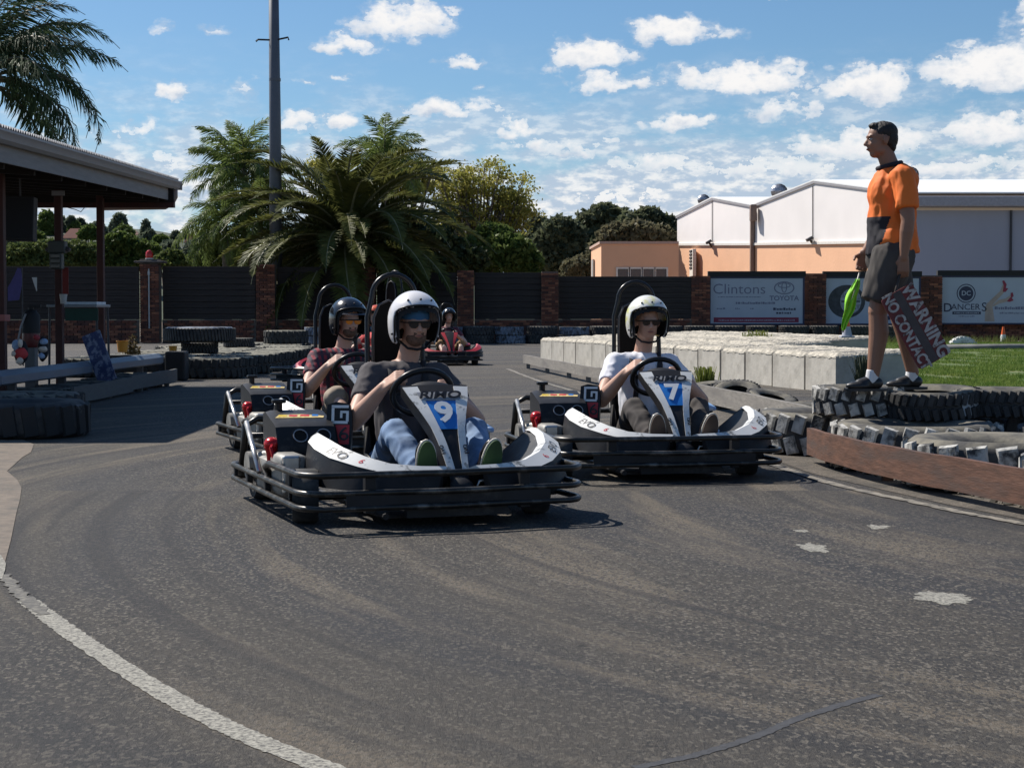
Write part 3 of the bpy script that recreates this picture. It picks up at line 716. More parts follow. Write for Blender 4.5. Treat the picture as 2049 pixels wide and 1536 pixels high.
def slabpoly(mb, pts, n, t_=.25):
    k = len(pts); vs = pts + [p_ - n * t_ for p_ in pts]
    mb.add(vs, [tuple(range(k)), tuple(range(2 * k - 1, k - 1, -1))] + [(i, (i + 1) % k, k + (i + 1) % k, k + i) for i in range(k)])
mb = MB(); slabpoly(mb, [facade(1355, 487), facade(1355, 432), facade(1425, 396), facade(1505, 411), facade(1628, 362), facade(1815, 386), facade(1815, 480), facade(1505, 486)], Nf); WB(mb, 'upper_wall', M_white)
def dropz(p_): return Vector((p_.x, p_.y, -.1))
a, b_, c = facade(1355, 487), facade(1505, 486), facade(1815, 480)
mb = MB(); slabpoly(mb, [a, b_, c, dropz(c), dropz(b_), dropz(a)], Nf, .27); WB(mb, 'lower_wall', M_peach)
mb = MB(); pts = [facade(1355, 487, .1), facade(1505, 486, .1), facade(1815, 480, .1)]
slabpoly(mb, [pts[0], pts[1], pts[2], pts[2] - Vector((0, 0, .13)), pts[1] - Vector((0, 0, .13)), pts[0] - Vector((0, 0, .13))], Nf, .1); WB(mb, 'band', M_trim)
ridge = Vector((1, 0, 0)); LEN = 60
def roofplane(p0, p1, name='roof'):
    mb = MB(); up = Vector((0, 0, .06)); q0 = p0 + Nf * .03; q1 = p1 + Nf * .03
    vs = [q0, q1, q1 + ridge * LEN, q0 + ridge * LEN]; mb.add([v + up for v in vs] + vs, [(0, 1, 2, 3), (7, 6, 5, 4), (0, 4, 5, 1), (1, 5, 6, 2), (2, 6, 7, 3), (3, 7, 4, 0)]); return WB(mb, name, M_roof)
roofplane(facade(1352, 433), facade(1425, 396)); roofplane(facade(1425, 396), facade(1505, 411)); roofplane(facade(1505, 411), facade(1628, 362)); roofplane(facade(1628, 362), facade(1818, 387))
# barge trim along the gables
mb = MB()
for p0, p1 in (((1352, 434), (1425, 397)), ((1425, 397), (1505, 412)), ((1505, 412), (1628, 363)), ((1628, 363), (1815, 387))):
    a, b_ = facade(*p0, .07), facade(*p1, .07); d_ = Vector((0, 0, .10)); mb.add([a, b_, b_ - d_, a - d_, a - Nf * .12, b_ - Nf * .12, b_ - d_ - Nf * .12, a - d_ - Nf * .12], [(0, 1, 2, 3), (4, 7, 6, 5), (0, 4, 5, 1), (3, 2, 6, 7)])
WB(mb, 'barge_trim', mat('grey_trim', (.30, .29, .30), .6))
c = facade(1815, 387); zt = c.z - .15; zl = AT(1815, 388, 75).z
mb = MB(); mb.box((c.x + 30, 75.2, (zt - .6) / 2), (60, .3, zt - .6)); sw = WB(mb, 'side_wall', M_greyw)
mb = MB(); mb.box((c.x + 30.1, 74.9, zt - .24), (60.3, .9, .46), bev=.05); WB(mb, 'eaves_gutter', mat('grey_gutter', (.34, .33, .35), .6))
mb = MB(); q = AT(2023, 450, 75); mb.box((q.x, 75.0, (zt - .6) / 2), (.08, .12, zt - .6)); WB(mb, 'panel_joint', MATS['dark_metal'])
for px_ in (1560, 1690, 1745): pass
# downpipe at the valley, wall lights, wall vent, cable lines
mb = MB(); a = facade(1505, 413, .12); mb.box((a.x, a.y, a.z / 2), (.18, .35, a.z)); a2 = facade(1507, 426, .30); mb.box(a2, (.34, .5, .9), bev=.06); WB(mb, 'downpipe', mat('brown_downpipe', (.20, .14, .11), .6))
for px, y0, y1 in ((1425, 403, 485), (1626, 372, 482)):
    mb = MB(); a, b_ = facade(px, y0, .04), facade(px, y1, .04); mb.tube([a, b_], .022, 5); WB(mb, 'cladding_joint', MATS['dark_metal'])
for px, py in ((1418, 484), (1620, 478)):
    a = facade(px, py, .28); l = MB(); l.box(a, (.32, .5, .16), (0, R(-30), 0), bev=.03); l.tube([a, facade(px + 6, py + 9, .0)], .07, 6); WB(l, 'flood_light', MATS['dark_metal'])
a = facade(1386, 531, .1); mb = MB(); mb.box(a, (.2, 2.0, 1.9)); wv_ = WB(mb, 'wall_vent', M_trim)
for k in range(6):
    mb = MB(); mb.box(a + Vector((-.12, 0, .85 - k * .2)), (.06, 1.3, .1)); o = mb.build('slat', MATS['dark_metal'], wv_)
# roof ventilators
def ventilator(px, py, d, r, label, z0=None):
    p_ = AT(px, py, d); t = empty('roof_ventilator', p_, 0, label, 'roof ventilator', 'spinning roof ventilators')
    mb = MB(); mb.lathe([(r * .62, -r * 1.6), (r * .62, -r * .9), (r * .55, -r * .9), (r * .55, -r * 1.6)], 18); mb.build('collar', mat('galvanised', (.50, .50, .52), .35, metal=.7, var=.15), t, 40)
    mb = MB(); n = 20
    for i in range(n):
        a = 2 * math.pi * i / n; pts = []
        for j in range(7):
            ph = math.pi * (.08 + .84 * j / 6); tw = a + .35 * math.sin(ph)
            pts.append((r * math.sin(ph) * math.cos(tw), r * math.sin(ph) * math.sin(tw), r * .9 * math.cos(ph)))
        vs = []; 
        for q in pts:
            v = Vector(q); tn = Vector((-v.y, v.x, 0)).normalized() * r * .13; vs += [v - tn, v * .93 + tn]
        mb.add(vs, [(2 * j, 2 * j + 1, 2 * j + 3, 2 * j + 2) for j in range(6)])
    mb.lathe([(0, r * .93), (r * .34, r * .86), (0, r * .84)], 14, closed=False); mb.ell((0, 0, 0), r * .75, seg=14, rings=8)
    mb.build('vanes', MATS['galvanised'], t)
    return t
ventilator(1822, 349, 86, .42, 'grey dome ventilator on the long white roof behind the marshal')
ventilator(1559, 383, 112, .55, 'metal ventilator on the roof left of the taller gable peak')
ventilator(1408, 400, 116, .42, 'small ventilator on the roof left of the lower gable peak')
# annex
an = empty('annex', (8, 95, 0), 0, 'low flat roofed peach annex with a row of windows beside the warehouse', 'building')
def AB_(mb, name, m, parent=an):
    o = mb.build(name, m, parent); o.location = (-8, -95, 0) if parent is an else (0, 0, 0); return o
da = 95.0; x0 = AT(1203, 500, da).x; x1 = AT(1358, 500, da).x; zt = AT(1250, 488, da).z
mb = MB(); mb.box(((x0 + x1) / 2, da + .1, zt / 2), (x1 - x0, .2, zt)); AB_(mb, 'front_wall', M_peach)
xl = AT(1183, 500, 103).x; zl = AT(1183, 494, 103).z
mb = MB(); slabpoly(mb, [Vector((x0, da, zt)), Vector((xl, 103, zl)), Vector((xl, 103, 0)), Vector((x0, da, 0))], Vector((-1, -.3, 0)).normalized(), .2); AB_(mb, 'side_wall', M_peach)
mb = MB(); mb.add([(x0 - .1, da - .08, zt), (x1, da - .08, zt), (x1, 103, zt), (xl - .1, 103.1, zt), (x0 - .1, da - .08, zt + .14), (x1, da - .08, zt + .14), (x1, 103, zt + .14), (xl - .1, 103.1, zt + .14)], [(0, 1, 2, 3), (4, 5, 6, 7), (0, 4, 5, 1), (3, 7, 4, 0)]); AB_(mb, 'roof', mat('annex_roof_edge', (.50, .34, .27), .7))
M_glassd = mat('brown_window_glass', (.09, .055, .045), .15, var=.2, scale=1.5); 
for i in range(4):
    pa, pb = 1236 + i * 25.5, 1236 + i * 25.5 + 21; xa = AT(pa, 540, da).x; xb = AT(pb, 540, da).x; za = AT(pa, 538, da).z; zb = za - 1.0
    mb = MB(); w_ = .09
    mb.box(((xa + xb) / 2, da - .03, za + w_ / 2), (xb - xa + 2 * w_, .1, w_)); mb.box((xa - w_ / 2, da - .03, (za + zb) / 2), (w_, .096, za - zb)); mb.box((xb + w_ / 2, da - .03, (za + zb) / 2), (w_, .096, za - zb))
    f = AB_(mb, 'window', M_trim)
    mb = MB(); mb.box(((xa + xb) / 2, da - .012, (za + zb) / 2), (xb - xa, .02, za - zb)); mb.build('pane', M_glassd, f)
mb = MB(); q = AT(1189, 540, 101); mb.box((q.x - .1, 100.6, q.z), (.1, 1.6, 1.2)); AB_(mb, 'side_vent', MATS['pale_pvc'])
# ================================================================== vegetation
def quads_cloud(cen, nrm_rand, size, r, aspect=1.6):
    """leaf quads at centres cen (n,3)"""
    n = len(cen); d = r.normal(0, 1, (n, 3)); d /= np.linalg.norm(d, axis=1)[:, None]
    e = r.normal(0, 1, (n, 3)); e -= (e * d).sum(1)[:, None] * d; e /= np.linalg.norm(e, axis=1)[:, None]
    s = size * r.uniform(.5, 1.3, n)[:, None]
    a = d * s * aspect * .5; b_ = e * s * .5
    V_ = np.stack([cen - a, cen - b_ * .9 , cen + a, cen + b_ * .9], 1).reshape(-1, 3)
    return V_, np.arange(n * 4).reshape(-1, 4)
def blob_pts(blobs, n, r, shell=.55):
    """points in the outer shell of a set of ellipsoids, clumped"""
    w = np.array([b[1][0] * b[1][2] for b in blobs]); w = w / w.sum(); out = []
    for (c, rad), wi in zip(blobs, w):
        m = int(n * wi) + 1; d = r.normal(0, 1, (m, 3)); d /= np.linalg.norm(d, axis=1)[:, None]
        rr = (shell + (1 - shell) * r.random(m)) ** .8
        lump = np.array([1 + .22 * mnoise.noise(Vector(q * 2.6) + Vector(c)) + .15 * mnoise.noise(Vector(q * 6) + Vector(c)) for q in d])
        out.append(np.array(c) + d * (rr * lump)[:, None] * np.array(rad))
    return np.concatenate(out)
M_bark = mat('grey_bark', (.13, .105, .085), .9, var=.35, scale=6, bump=.01)
LG_dark = leafmat('dark_gum_leaf', (.075, .095, .055), (.16, .17, .095), transl=.4)
LG_olive = leafmat('olive_gum_leaf', (.11, .11, .065), (.19, .17, .10), transl=.4)
LG_mid = leafmat('mid_green_leaf', (.06, .10, .025), (.14, .18, .05), transl=.4)
LG_bright = leafmat('bright_green_leaf', (.08, .11, .03), (.15, .18, .06), transl=.35)
LG_yellow = leafmat('yellow_green_leaf', (.21, .22, .05), (.40, .37, .10), transl=.5)
LG_far = leafmat('hazed_tree_leaf', (.09, .12, .085), (.17, .19, .13), transl=.4)  # distance haze is put into this greyed, bluish leaf colour
def bush_tree(name, cx, cy, base, blobs, n, leaf, lm, label, cat='tree', group=None, trunk=True, seed=1, shell=.55, aspect=1.6):
    t = empty(name, (cx, cy, base), 0, label, cat, group); r = np.random.default_rng(seed)
    bl = [((b[0], b[1], b[2]), (b[3], b[4], b[5])) for b in blobs]
    P = blob_pts(bl, n, r, shell); V_, F_ = quads_cloud(P, 0, leaf, r, aspect); npmesh('crown', V_, F_, lm, t)
    if trunk:
        mb = MB(); top = max(b[2] for b in blobs)
        mb.tube([(0, 0, 0), (.05 * top, 0, top * .3), (0, .03 * top, top * .6)], [top * .05, top * .035, top * .02], 8)
        for b in blobs: mb.tube([(0, 0, top * .28), (b[0] * .5, b[1] * .5, top * .45), (b[0] * .9, b[1] * .9, b[2])], [top * .025, top * .018, .02], 6)
        mb.build('trunk', M_bark, t, True)
    return t
def crown_px(pxs, d, lobes):
    """lobes in photo pixels (px,py,rx,ry) -> local blobs"""
    cx = (pxs - 1024.5) / FPX * d; k = d / FPX; out = []
    for px, py, rx, ry in lobes:
        p_ = AT(px, py, d); out.append((p_.x - cx, random.uniform(-.25, .25) * rx * k, p_.z, rx * k, rx * k * .8, ry * k))
    return cx, out
# dark gums behind the annex
def gum(px, d, lobes, n, leaf, lm, label, seed, group='trees behind the annex'):
    cx, bl = crown_px(px, d, lobes); return bush_tree('gum_tree', cx, d, 0, bl, n, leaf, lm, label, 'tree', group, True, seed)
gum(1205, 122, [(1180, 450, 28, 30), (1210, 432, 32, 26), (1240, 445, 28, 28), (1200, 490, 50, 40), (1250, 500, 40, 40)], 9000, .34, LG_dark, 'tallest rounded dark gum tree left of the white warehouse', 11)
gum(1285, 118, [(1265, 448, 30, 24), (1300, 440, 30, 26), (1335, 458, 26, 26), (1290, 490, 55, 36)], 8000, .34, LG_dark, 'dark gum tree with its crown directly over the flat annex roof', 12)
gum(1130, 112, [(1120, 462, 34, 30), (1145, 478, 28, 34), (1100, 490, 36, 36), (1130, 515, 50, 36)], 8000, .32, LG_dark, 'dark gum tree between the yellow tree and the tallest gum', 13)
gum(1235, 106, [(1235, 472, 38, 26), (1275, 468, 44, 26), (1320, 476, 36, 24), (1210, 520, 40, 36), (1160, 540, 40, 26)], 9000, .28, LG_olive, 'lower brownish olive gum tree just above the annex', 14)
gum(1075, 116, [(1060, 500, 36, 34), (1090, 520, 34, 34), (1075, 455, 22, 24)], 5000, .3, LG_dark, 'dark gum tree at the foot of the yellow green tree', 15)
# yellow green tree with open crown
def open_tree(px, d, lobes, n_br, n_leaf, leaf, lm, label, seed):
    cx, bl = crown_px(px, d, lobes); t = empty('broadleaf_tree', (cx, d, 0), 0, label, 'tree'); r = random.Random(seed); rn = np.random.default_rng(seed)
    mb = MB(); H = max(b[2] + b[5] for b in bl); tips = []
    mb.tube([(0, 0, 0), (.1, 0, H * .25), (-.05, .1, H * .42)], [H * .035, H * .027, H * .02], 8)
    for b in bl:
        for k in range(n_br):
            st = Vector((0, .05, H * r.uniform(.25, .45))); th = r.uniform(0, 6.28); q = math.sqrt(r.random()); zz = r.uniform(-.6, 1)
            e = Vector((b[0] + b[3] * q * math.cos(th), b[1] + b[4] * q * math.sin(th), b[2] + b[5] * zz * math.sqrt(max(0, 1 - q * q * .8))))
            mid = st.lerp(e, .5) + Vector((0, 0, -.06 * H)) + Vector((r.uniform(-.2, .2), r.uniform(-.2, .2), 0))
            mb.tube([st, mid, e], [.07, .045, .015], 5); tips.append(e); tips.append(st.lerp(e, .8) + Vector((r.uniform(-.3, .3), r.uniform(-.3, .3), r.uniform(0, .25))))
    mb.build('trunk', M_bark, t, True)
    tp = np.array([tuple(v) for v in tips]); idx = rn.integers(0, len(tp), n_leaf)
    P = tp[idx] + rn.normal(0, 1, (n_leaf, 3)) * np.array([.24, .24, .13]); V_, F_ = quads_cloud(P, 0, leaf, rn); npmesh('crown', V_, F_, lm, t); return t
open_tree(960, 84, [(965, 350, 60, 34), (1020, 385, 46, 40), (900, 365, 56, 28), (1045, 420, 34, 40), (960, 430, 70, 50), (1000, 470, 60, 40), (900, 440, 50, 50)], 24, 15000, .115, LG_yellow, 'tall yellow green tree with an open airy crown right of the big palm', 21)
gum(980, 78, [(1010, 505, 56, 40), (940, 515, 50, 40), (1050, 525, 40, 28), (985, 475, 40, 30)], 9000, .2, LG_mid, 'dense green shrub below the yellow green tree', 22, 'shrubs behind the wall')
open_tree(800, 80, [(800, 345, 50, 30), (850, 350, 50, 22), (640, 350, 30, 30), (780, 310, 30, 26)], 14, 8000, .11, LG_yellow, 'yellow green tree showing between the palm fronds', 23)
# shrubs under the pavilion roof and along the wall
def shrub(px, d, lobes, n, leaf, lm, label, seed, group='shrubs behind the wall'):
    cx, bl = crown_px(px, d, lobes); return bush_tree('shrub', cx, d, 0, bl, n, leaf, lm, label, 'shrub', group, True, seed)
shrub(70, 68, [(20, 524, 36, 18), (60, 526, 40, 16), (110, 526, 40, 16), (50, 506, 40, 22), (100, 502, 40, 24), (120, 500, 30, 20)], 11000, .11, LG_bright, 'bright green shrub over the wall at the far left', 31)
shrub(160, 70, [(165, 526, 40, 16), (160, 508, 34, 26), (150, 498, 26, 16)], 8000, .11, LG_bright, 'bright green shrub seen between the two pavilion posts', 32)
shrub(235, 74, [(200, 528, 40, 16), (260, 528, 44, 16), (240, 486, 34, 24), (215, 505, 36, 26), (270, 502, 30, 26), (190, 510, 26, 24)], 11000, .14, LG_mid, 'large rounded green shrub right of the thin pavilion post', 33)
shrub(345, 70, [(345, 528, 44, 12), (345, 516, 26, 18), (318, 522, 20, 12)], 2500, .13, LG_bright, 'small yellow green shrub above the wall right of the red lamp', 34)
shrub(450, 69, [(420, 500, 36, 34), (470, 510, 44, 30), (400, 515, 26, 20)], 5000, .16, LG_mid, 'low green shrub at the foot of the feathery palm', 35)
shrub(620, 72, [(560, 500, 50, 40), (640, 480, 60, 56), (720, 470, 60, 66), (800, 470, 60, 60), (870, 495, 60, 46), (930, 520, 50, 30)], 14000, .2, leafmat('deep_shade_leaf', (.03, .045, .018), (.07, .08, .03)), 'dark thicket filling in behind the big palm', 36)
# hill with far trees and houses
def hill():
    xs = np.linspace(-130, 40, 60); ys = np.linspace(190, 420, 12); V_ = []
    for y in ys:
        for x in xs:
            px = 1024 + x / y * FPX; h = np.interp(px, [-400, 0, 100, 200, 300, 420, 600, 900, 1300], [470, 458, 456, 458, 464, 480, 505, 560, 640])
            z = 1 + (628 - h) / FPX * y; f = np.clip((y - 185) / 110, 0, 1); z = z * f - 2 * (1 - f) + mnoise.noise(Vector((x * .05, y * .05, 0))) * 1.2 * f
            V_.append((x, y, z - (1.5 if y < 300 else 0)))
    F_ = []
    for j in range(len(ys) - 1):
        for i in range(len(xs) - 1):
            a = j * len(xs) + i; F_.append((a, a + 1, a + 1 + len(xs), a + len(xs)))
    o = npmesh('hill', np.array(V_), np.array(F_), mat('hill_scrub', (.045, .062, .032), .95, var=.4, scale=.12, col2=(.07, .07, .04), c2scale=.06)); o['kind'] = 'structure'
hill()
rt = random.Random(5); seed = 50
far = [(92, 445, 22, 34, 300), (60, 460, 18, 26, 290), (120, 452, 20, 26, 305), (150, 455, 14, 16, 300), (142, 440, 9, 9, 300), (160, 444, 9, 8, 303), (178, 462, 20, 16, 260), (195, 455, 20, 14, 280), (238, 445, 18, 24, 250), (250, 470, 26, 26, 240), (292, 458, 10, 22, 270), (300, 472, 16, 16, 260), (322, 480, 18, 14, 250), (352, 470, 10, 10, 300), (372, 466, 6, 8, 300),
       (300, 500, 30, 22, 220), (340, 496, 26, 18, 225), (386, 500, 26, 22, 220), (405, 478, 20, 16, 260), (270, 505, 26, 20, 215), (425, 505, 30, 26, 215), (75, 480, 24, 22, 240), (30, 480, 26, 24, 240), (410, 520, 34, 16, 200), (350, 520, 34, 14, 200), (5, 470, 24, 24, 280), (1075, 520, 40, 20, 160), (880, 535, 50, 14, 150)]
nm = ['at the left edge of the hill', 'on the hill crest']
desc = {0: 'tall dark hill tree between speaker and thick post', 1: 'dark hill tree right beside the hanging speaker', 2: 'grey green hill tree behind the thick post', 3: 'small tree left of the red roofed hill house', 4: 'round topped tree standing above the red hill roof at left', 5: 'round topped tree standing above the red hill roof at right',
        6: 'low tree right of the red roofed hill house', 7: 'low tree on the crest just left of the thin post', 8: 'tall rounded tree on the crest right of the thin post', 9: 'broad tree below the tall rounded crest tree', 10: 'slim upright conifer on the hill crest', 11: 'bushy tree below the slim upright conifer', 12: 'low tree between the conifer and the orange roof', 13: 'small round crest tree left of the orange roofed house', 14: 'tiny tree on the crest beside the orange roof',
        15: 'grey green tree below the slim conifer', 16: 'grey green tree left of the pale roofed house', 17: 'tree directly in front of the pale roofed house', 18: 'tree right of the orange roofed house', 19: 'low hill tree behind the red lamp', 20: 'hill tree behind the feathery palm fronds', 21: 'low tree below the hanging speaker', 22: 'low tree at the far left of the hill', 23: 'low tree right over the wall by the feathery palm', 24: 'low tree just over the wall below the pale roof', 25: 'hill tree hidden mostly by the left pavilion post', 26: 'low far tree right of the yellow green tree', 27: 'low far tree seen over the wall below the yellow tree'}
for i, (px, py, rx, ry, d) in enumerate(far):
    cx, bl = crown_px(px, d, [(px, py, rx * .8, ry * .8), (px - rx * .5, py + ry * .5, rx * .6, ry * .6), (px + rx * .5, py + ry * .5, rx * .65, ry * .6)])
    zb = min(b[2] - b[5] for b in bl) - 1.5; bl = [(b[0], b[1], b[2] - zb, b[3], b[4], b[5]) for b in bl]
    bush_tree('hill_tree', cx, d, zb, bl, 1500, .55 if d > 230 else .45, LG_far if i % 3 else LG_mid, desc[i], 'tree', 'trees on the distant hill', True, 50 + i)
def house(px, py, w, h, d, col, label, ridge_h=.5):
    p_ = AT(px, py, d); k = d / FPX; W = w * k; H = h * k; t = empty('hill_house', (p_.x, d, p_.z - H), 0, label, 'house', 'houses on the distant hill')
    mb = MB(); mb.box((0, 0, H * .1), (W * .92, W * .6, H * .9)); mb.build('wall', mat('house_wall', (.30, .24, .20), .8), t)
    mb = MB(); a = W / 2; b_ = W * .36; z0 = H * .5; z1 = H * .5 + H * ridge_h; mb.add([(-a, -b_, z0), (a, -b_, z0), (a, b_, z0), (-a, b_, z0), (-a * .4, 0, z1), (a * .4, 0, z1)], [(0, 1, 5, 4), (1, 2, 5), (2, 3, 4, 5), (3, 0, 4), (0, 3, 2, 1)]); mb.build('roof', mat('roof_' + str(px), col, .8, var=.15, scale=.5), t)
    for i in (-.25, .15): 
        mb = MB(); mb.box((W * i, -W * .302, H * .2), (W * .16, .1, H * .3)); mb.build('window', M_glassd, t)
    return t
house(150, 466, 46, 22, 285, (.32, .13, .09), 'hill house with a red tiled roof between the pavilion posts', .9)
house(268, 464, 24, 12, 285, (.30, .17, .13), 'small hill house with a dull red roof left of the conifer', .7)
house(385, 475, 30, 20, 270, (.38, .18, .10), 'hill house with an orange roof on the crest', .8)
house(378, 494, 46, 16, 232, (.28, .29, .32), 'hill house with a pale grey roof below the orange one', .6)
house(340, 482, 26, 12, 262, (.25, .24, .24), 'small grey roofed hill house right of the conifer', .6)

# ---------------- palms
def frond_mesh(name, L_, droop, nl, ll, lw, vang, lmats, hang=0.0, tipup=.0, seed=0, petiole=.12, drop_noise=.15):
    """frond along +X from origin, arching in XZ. leaflets in V with droop"""
    r = np.random.default_rng(seed); N = 16; s = np.linspace(0, 1, N + 1)
    ang = tipup - droop * s ** 1.3; dx = np.cos(ang); dz = np.sin(ang); step = L_ / N
    X = np.concatenate([[0], np.cumsum(dx[:-1] * step)]); Z = np.concatenate([[0], np.cumsum(dz[:-1] * step)])
    mb = MB(); mb.mi = 0; mb.tube([(X[i], 0, Z[i]) for i in range(N + 1)], [max(.006, .035 * (1 - s[i]) ** .8 * L_ / 3) for i in range(N + 1)], 5)
    mb.mi = 1
    for i in range(nl):
        t_ = petiole + (1 - petiole) * (i + r.random() * .6) / nl; t_ = min(t_, .995)
        x = np.interp(t_, s, X); z = np.interp(t_, s, Z); a = np.interp(t_, s, ang)
        fwd = Vector((math.cos(a), 0, math.sin(a))); upv = Vector((-math.sin(a), 0, math.cos(a)))
        l = ll * (math.sin(math.pi * min(1, .12 + t_ * .93)) ** .6) * r.uniform(.8, 1.1)
        for sd in (-1, 1):
            va = vang + r.normal(0, drop_noise)
            side = Vector((0, sd, 0)) * math.cos(va) + upv * math.sin(va)
            d_ = (side * .8 + fwd * r.uniform(.45, .8)).normalized()
            p0 = Vector((x, 0, z)); p1 = p0 + d_ * l * .5; p1.z -= hang * l * .18; p2 = p1 + (d_ * (1 - hang * .75) + Vector((0, 0, -hang))).normalized() * l * .5
            wv_ = fwd * lw * .5
            mb.add([p0 - wv_ * .5, p0 + wv_ * .5, p1 + wv_, p1 - wv_, p2], [(0, 1, 2, 3), (3, 2, 4)])
    me = mb.mesh(name, lmats); return me
M_rachis = mat('palm_rachis', (.20, .19, .10), .5, var=.2, scale=3)
M_rachisd = mat('queen_palm_rachis', (.13, .12, .07), .6)
L_phx = leafmat('date_palm_leaf', (.065, .080, .022), (.15, .155, .045), .55, .35)
L_queen = leafmat('queen_palm_leaf', (.095, .14, .04), (.20, .25, .075), .55, .4)
L_queen2 = leafmat('near_palm_leaf', (.035, .065, .03), (.075, .11, .055), .55, .3)
M_ptrunk = mat('palm_trunk_bark', (.15, .12, .09), .9, var=.4, scale=9, bump=.02)
def palm(name, px, py, d, meshes, n, elev, scl, label, seed, trunk_r=.2, az0=0, extra=None, cat='palm tree', boots=False):
    p_ = AT(px, py, d); t = empty(name, (p_.x, d, 0), 0, label, cat); r = random.Random(seed)
    mb = MB(); mb.tube([(0, 0, 0), (.05, 0, p_.z * .5), (0, 0, p_.z * .8), (0, 0, p_.z)], [trunk_r * 1.2, trunk_r, trunk_r, trunk_r * .8], 12); mb.build('trunk', M_ptrunk, t, True)
    ga = 2.39996
    for i in range(n):
        q = i / (n - 1); el = elev[0] + (elev[1] - elev[0]) * q ** .85 + r.uniform(-.1, .1); az = az0 + i * ga + r.uniform(-.15, .15)
        o = linked('frond', r.choice(meshes), t, (0, 0, p_.z + .25 * (1 - q)), (r.uniform(-.25, .25), -el, az), (scl * r.uniform(.88, 1.08),) * 3)
        o.rotation_mode = 'XYZ'
    for (az, el, s_) in (extra or []):
        linked('frond', r.choice(meshes), t, (0, 0, p_.z), (0, -R(el), R(az)), (s_,) * 3)
    return t
phx = [frond_mesh('frond', 4.7, dr, 120, .62, .075, .30, [M_rachis, L_phx], .15, .12, sd) for dr, sd in ((1.35, 1), (1.7, 2), (1.05, 3))]
palm('date_palm', 695, 490, 62, phx, 96, (R(70), R(-30)), 1.2, 'big dark date palm with arching fronds behind the wall', 4, .45)
queen = [frond_mesh('frond', 3.0, dr, 90, .66, .055, .1, [M_rachisd, L_queen], .75, .3, sd, .1, .5) for dr, sd in ((1.9, 5), (2.3, 6), (1.5, 7))]
palm('queen_palm', 490, 365, 66, queen, 24, (R(85), R(-25)), 1.0, 'feathery green queen palm left of the light pole', 9, .16, extra=[(180, 28, 1.05), (172, 45, 1)])
palm('queen_palm', 452, 462, 64.5, queen, 26, (R(78), R(-35)), .80, 'short bushy queen palm below the feathery one', 10, .16)
palm('queen_palm', 520, 440, 63.5, queen, 20, (R(75), R(-30)), .75, 'small feathery palm just left of the light pole foot', 13, .14)
palm('queen_palm', 770, 345, 76, queen, 20, (R(80), R(-15)), 1.0, 'feathery palm top rising behind the big date palm', 12, .16)
near = [frond_mesh('frond', 3.1, dr, 105, .58, .034, .1, [M_rachisd, L_queen2], .8, .3, sd, .14, .45) for dr, sd in ((2.0, 15), (2.5, 16), (1.6, 17))]
palm('near_palm', -40, 165, 31, near, 18, (R(60), R(-30)), 1.0, 'tall dark palm whose drooping fronds hang over the pavilion at top left', 14, .15,
     extra=[(-20, 30, 1.0), (5, 8, 1.02), (-40, 12, .95), (20, 45, 1.0), (-10, 58, .9), (0, -12, 1.0), (30, -25, .85), (-30, 70, .9), (10, 25, .95), (-5, 42, .85)])

# ================================================================== light pole
d = 47.0; p0 = AT(553, 500, d); z1 = AT(553, -60, d).z
t = empty('light_pole', (p0.x, d, 0), 0, 'tall grey light pole with short step arms rising behind the wall', 'pole')
kk = d / FPX; mb = MB(); d2 = 61.5; p0 = AT(552, 500, d2); t.location = (p0.x, d2, 0); kk = d2 / FPX; z1 = AT(553, -160, d2).z
mb.tube([(0, 0, 0), (0, 0, z1 * .5), (-.04, 0, z1)], [13.5 * kk, 11.8 * kk, 9 * kk], 20); mb.build('shaft', mat('pole_steel', (.11, .12, .14), .55, metal=.2, var=.12, scale=2.5), t, True)
zs = AT(553, 79, d2).z; mb = MB(); mb.tube([(.15, -.1, zs - .02), (.5, -.12, zs + .05), (.52, -.12, zs - .05)], .035, 6); mb.build('step_arm', M_dkmetal, t)
mb = MB(); mb.tube([(-.15, -.1, zs - .04), (-.58, -.12, zs - .03), (-.66, -.12, zs - .1)], .035, 6); mb.build('step_arm', M_dkmetal, t)
for py in (160, 330): 
    mb = MB(); zz = AT(553, py, d2).z; rr = np.interp(zz, [0, z1 * .5, z1], [13.5 * kk, 11.8 * kk, 9 * kk]) + .012; mb.lathe([(rr - .03, -.05), (rr, -.05), (rr, .05), (rr - .03, .05)], 20, (0, 0, zz)); mb.build('joint_collar', MATS['pole_steel'], t, 40)

# ================================================================== pavilion
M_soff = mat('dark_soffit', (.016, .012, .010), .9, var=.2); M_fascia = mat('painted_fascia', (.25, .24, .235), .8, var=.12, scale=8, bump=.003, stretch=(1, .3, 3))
M_gut = mat('steel_gutter', (.27, .265, .27), .5, var=.08, scale=4); M_post = mat('red_brown_post', (.055, .016, .012), .7, var=.25, scale=7); M_corr = mat('corrugated_roof_sheet', (.42, .41, .40), .45, metal=.2, var=.1)
E0 = Vector((-4.71, 14.72, 2.62)); E1 = Vector((-4.97, 25.1, 2.90)); ed = (E1 - E0)
pv = empty('pavilion', (-6.5, 20, 0), 0, 'open sided pit pavilion with corrugated roof and gutter on red brown posts', 'pavilion')
def PB(mb, name, m, parent=pv, sm=None):
    o = mb.build(name, m, parent, sm); o.location = (6.5, -20, 0) if parent is pv else (0, 0, 0); return o
back = Vector((-7, 0, .55))
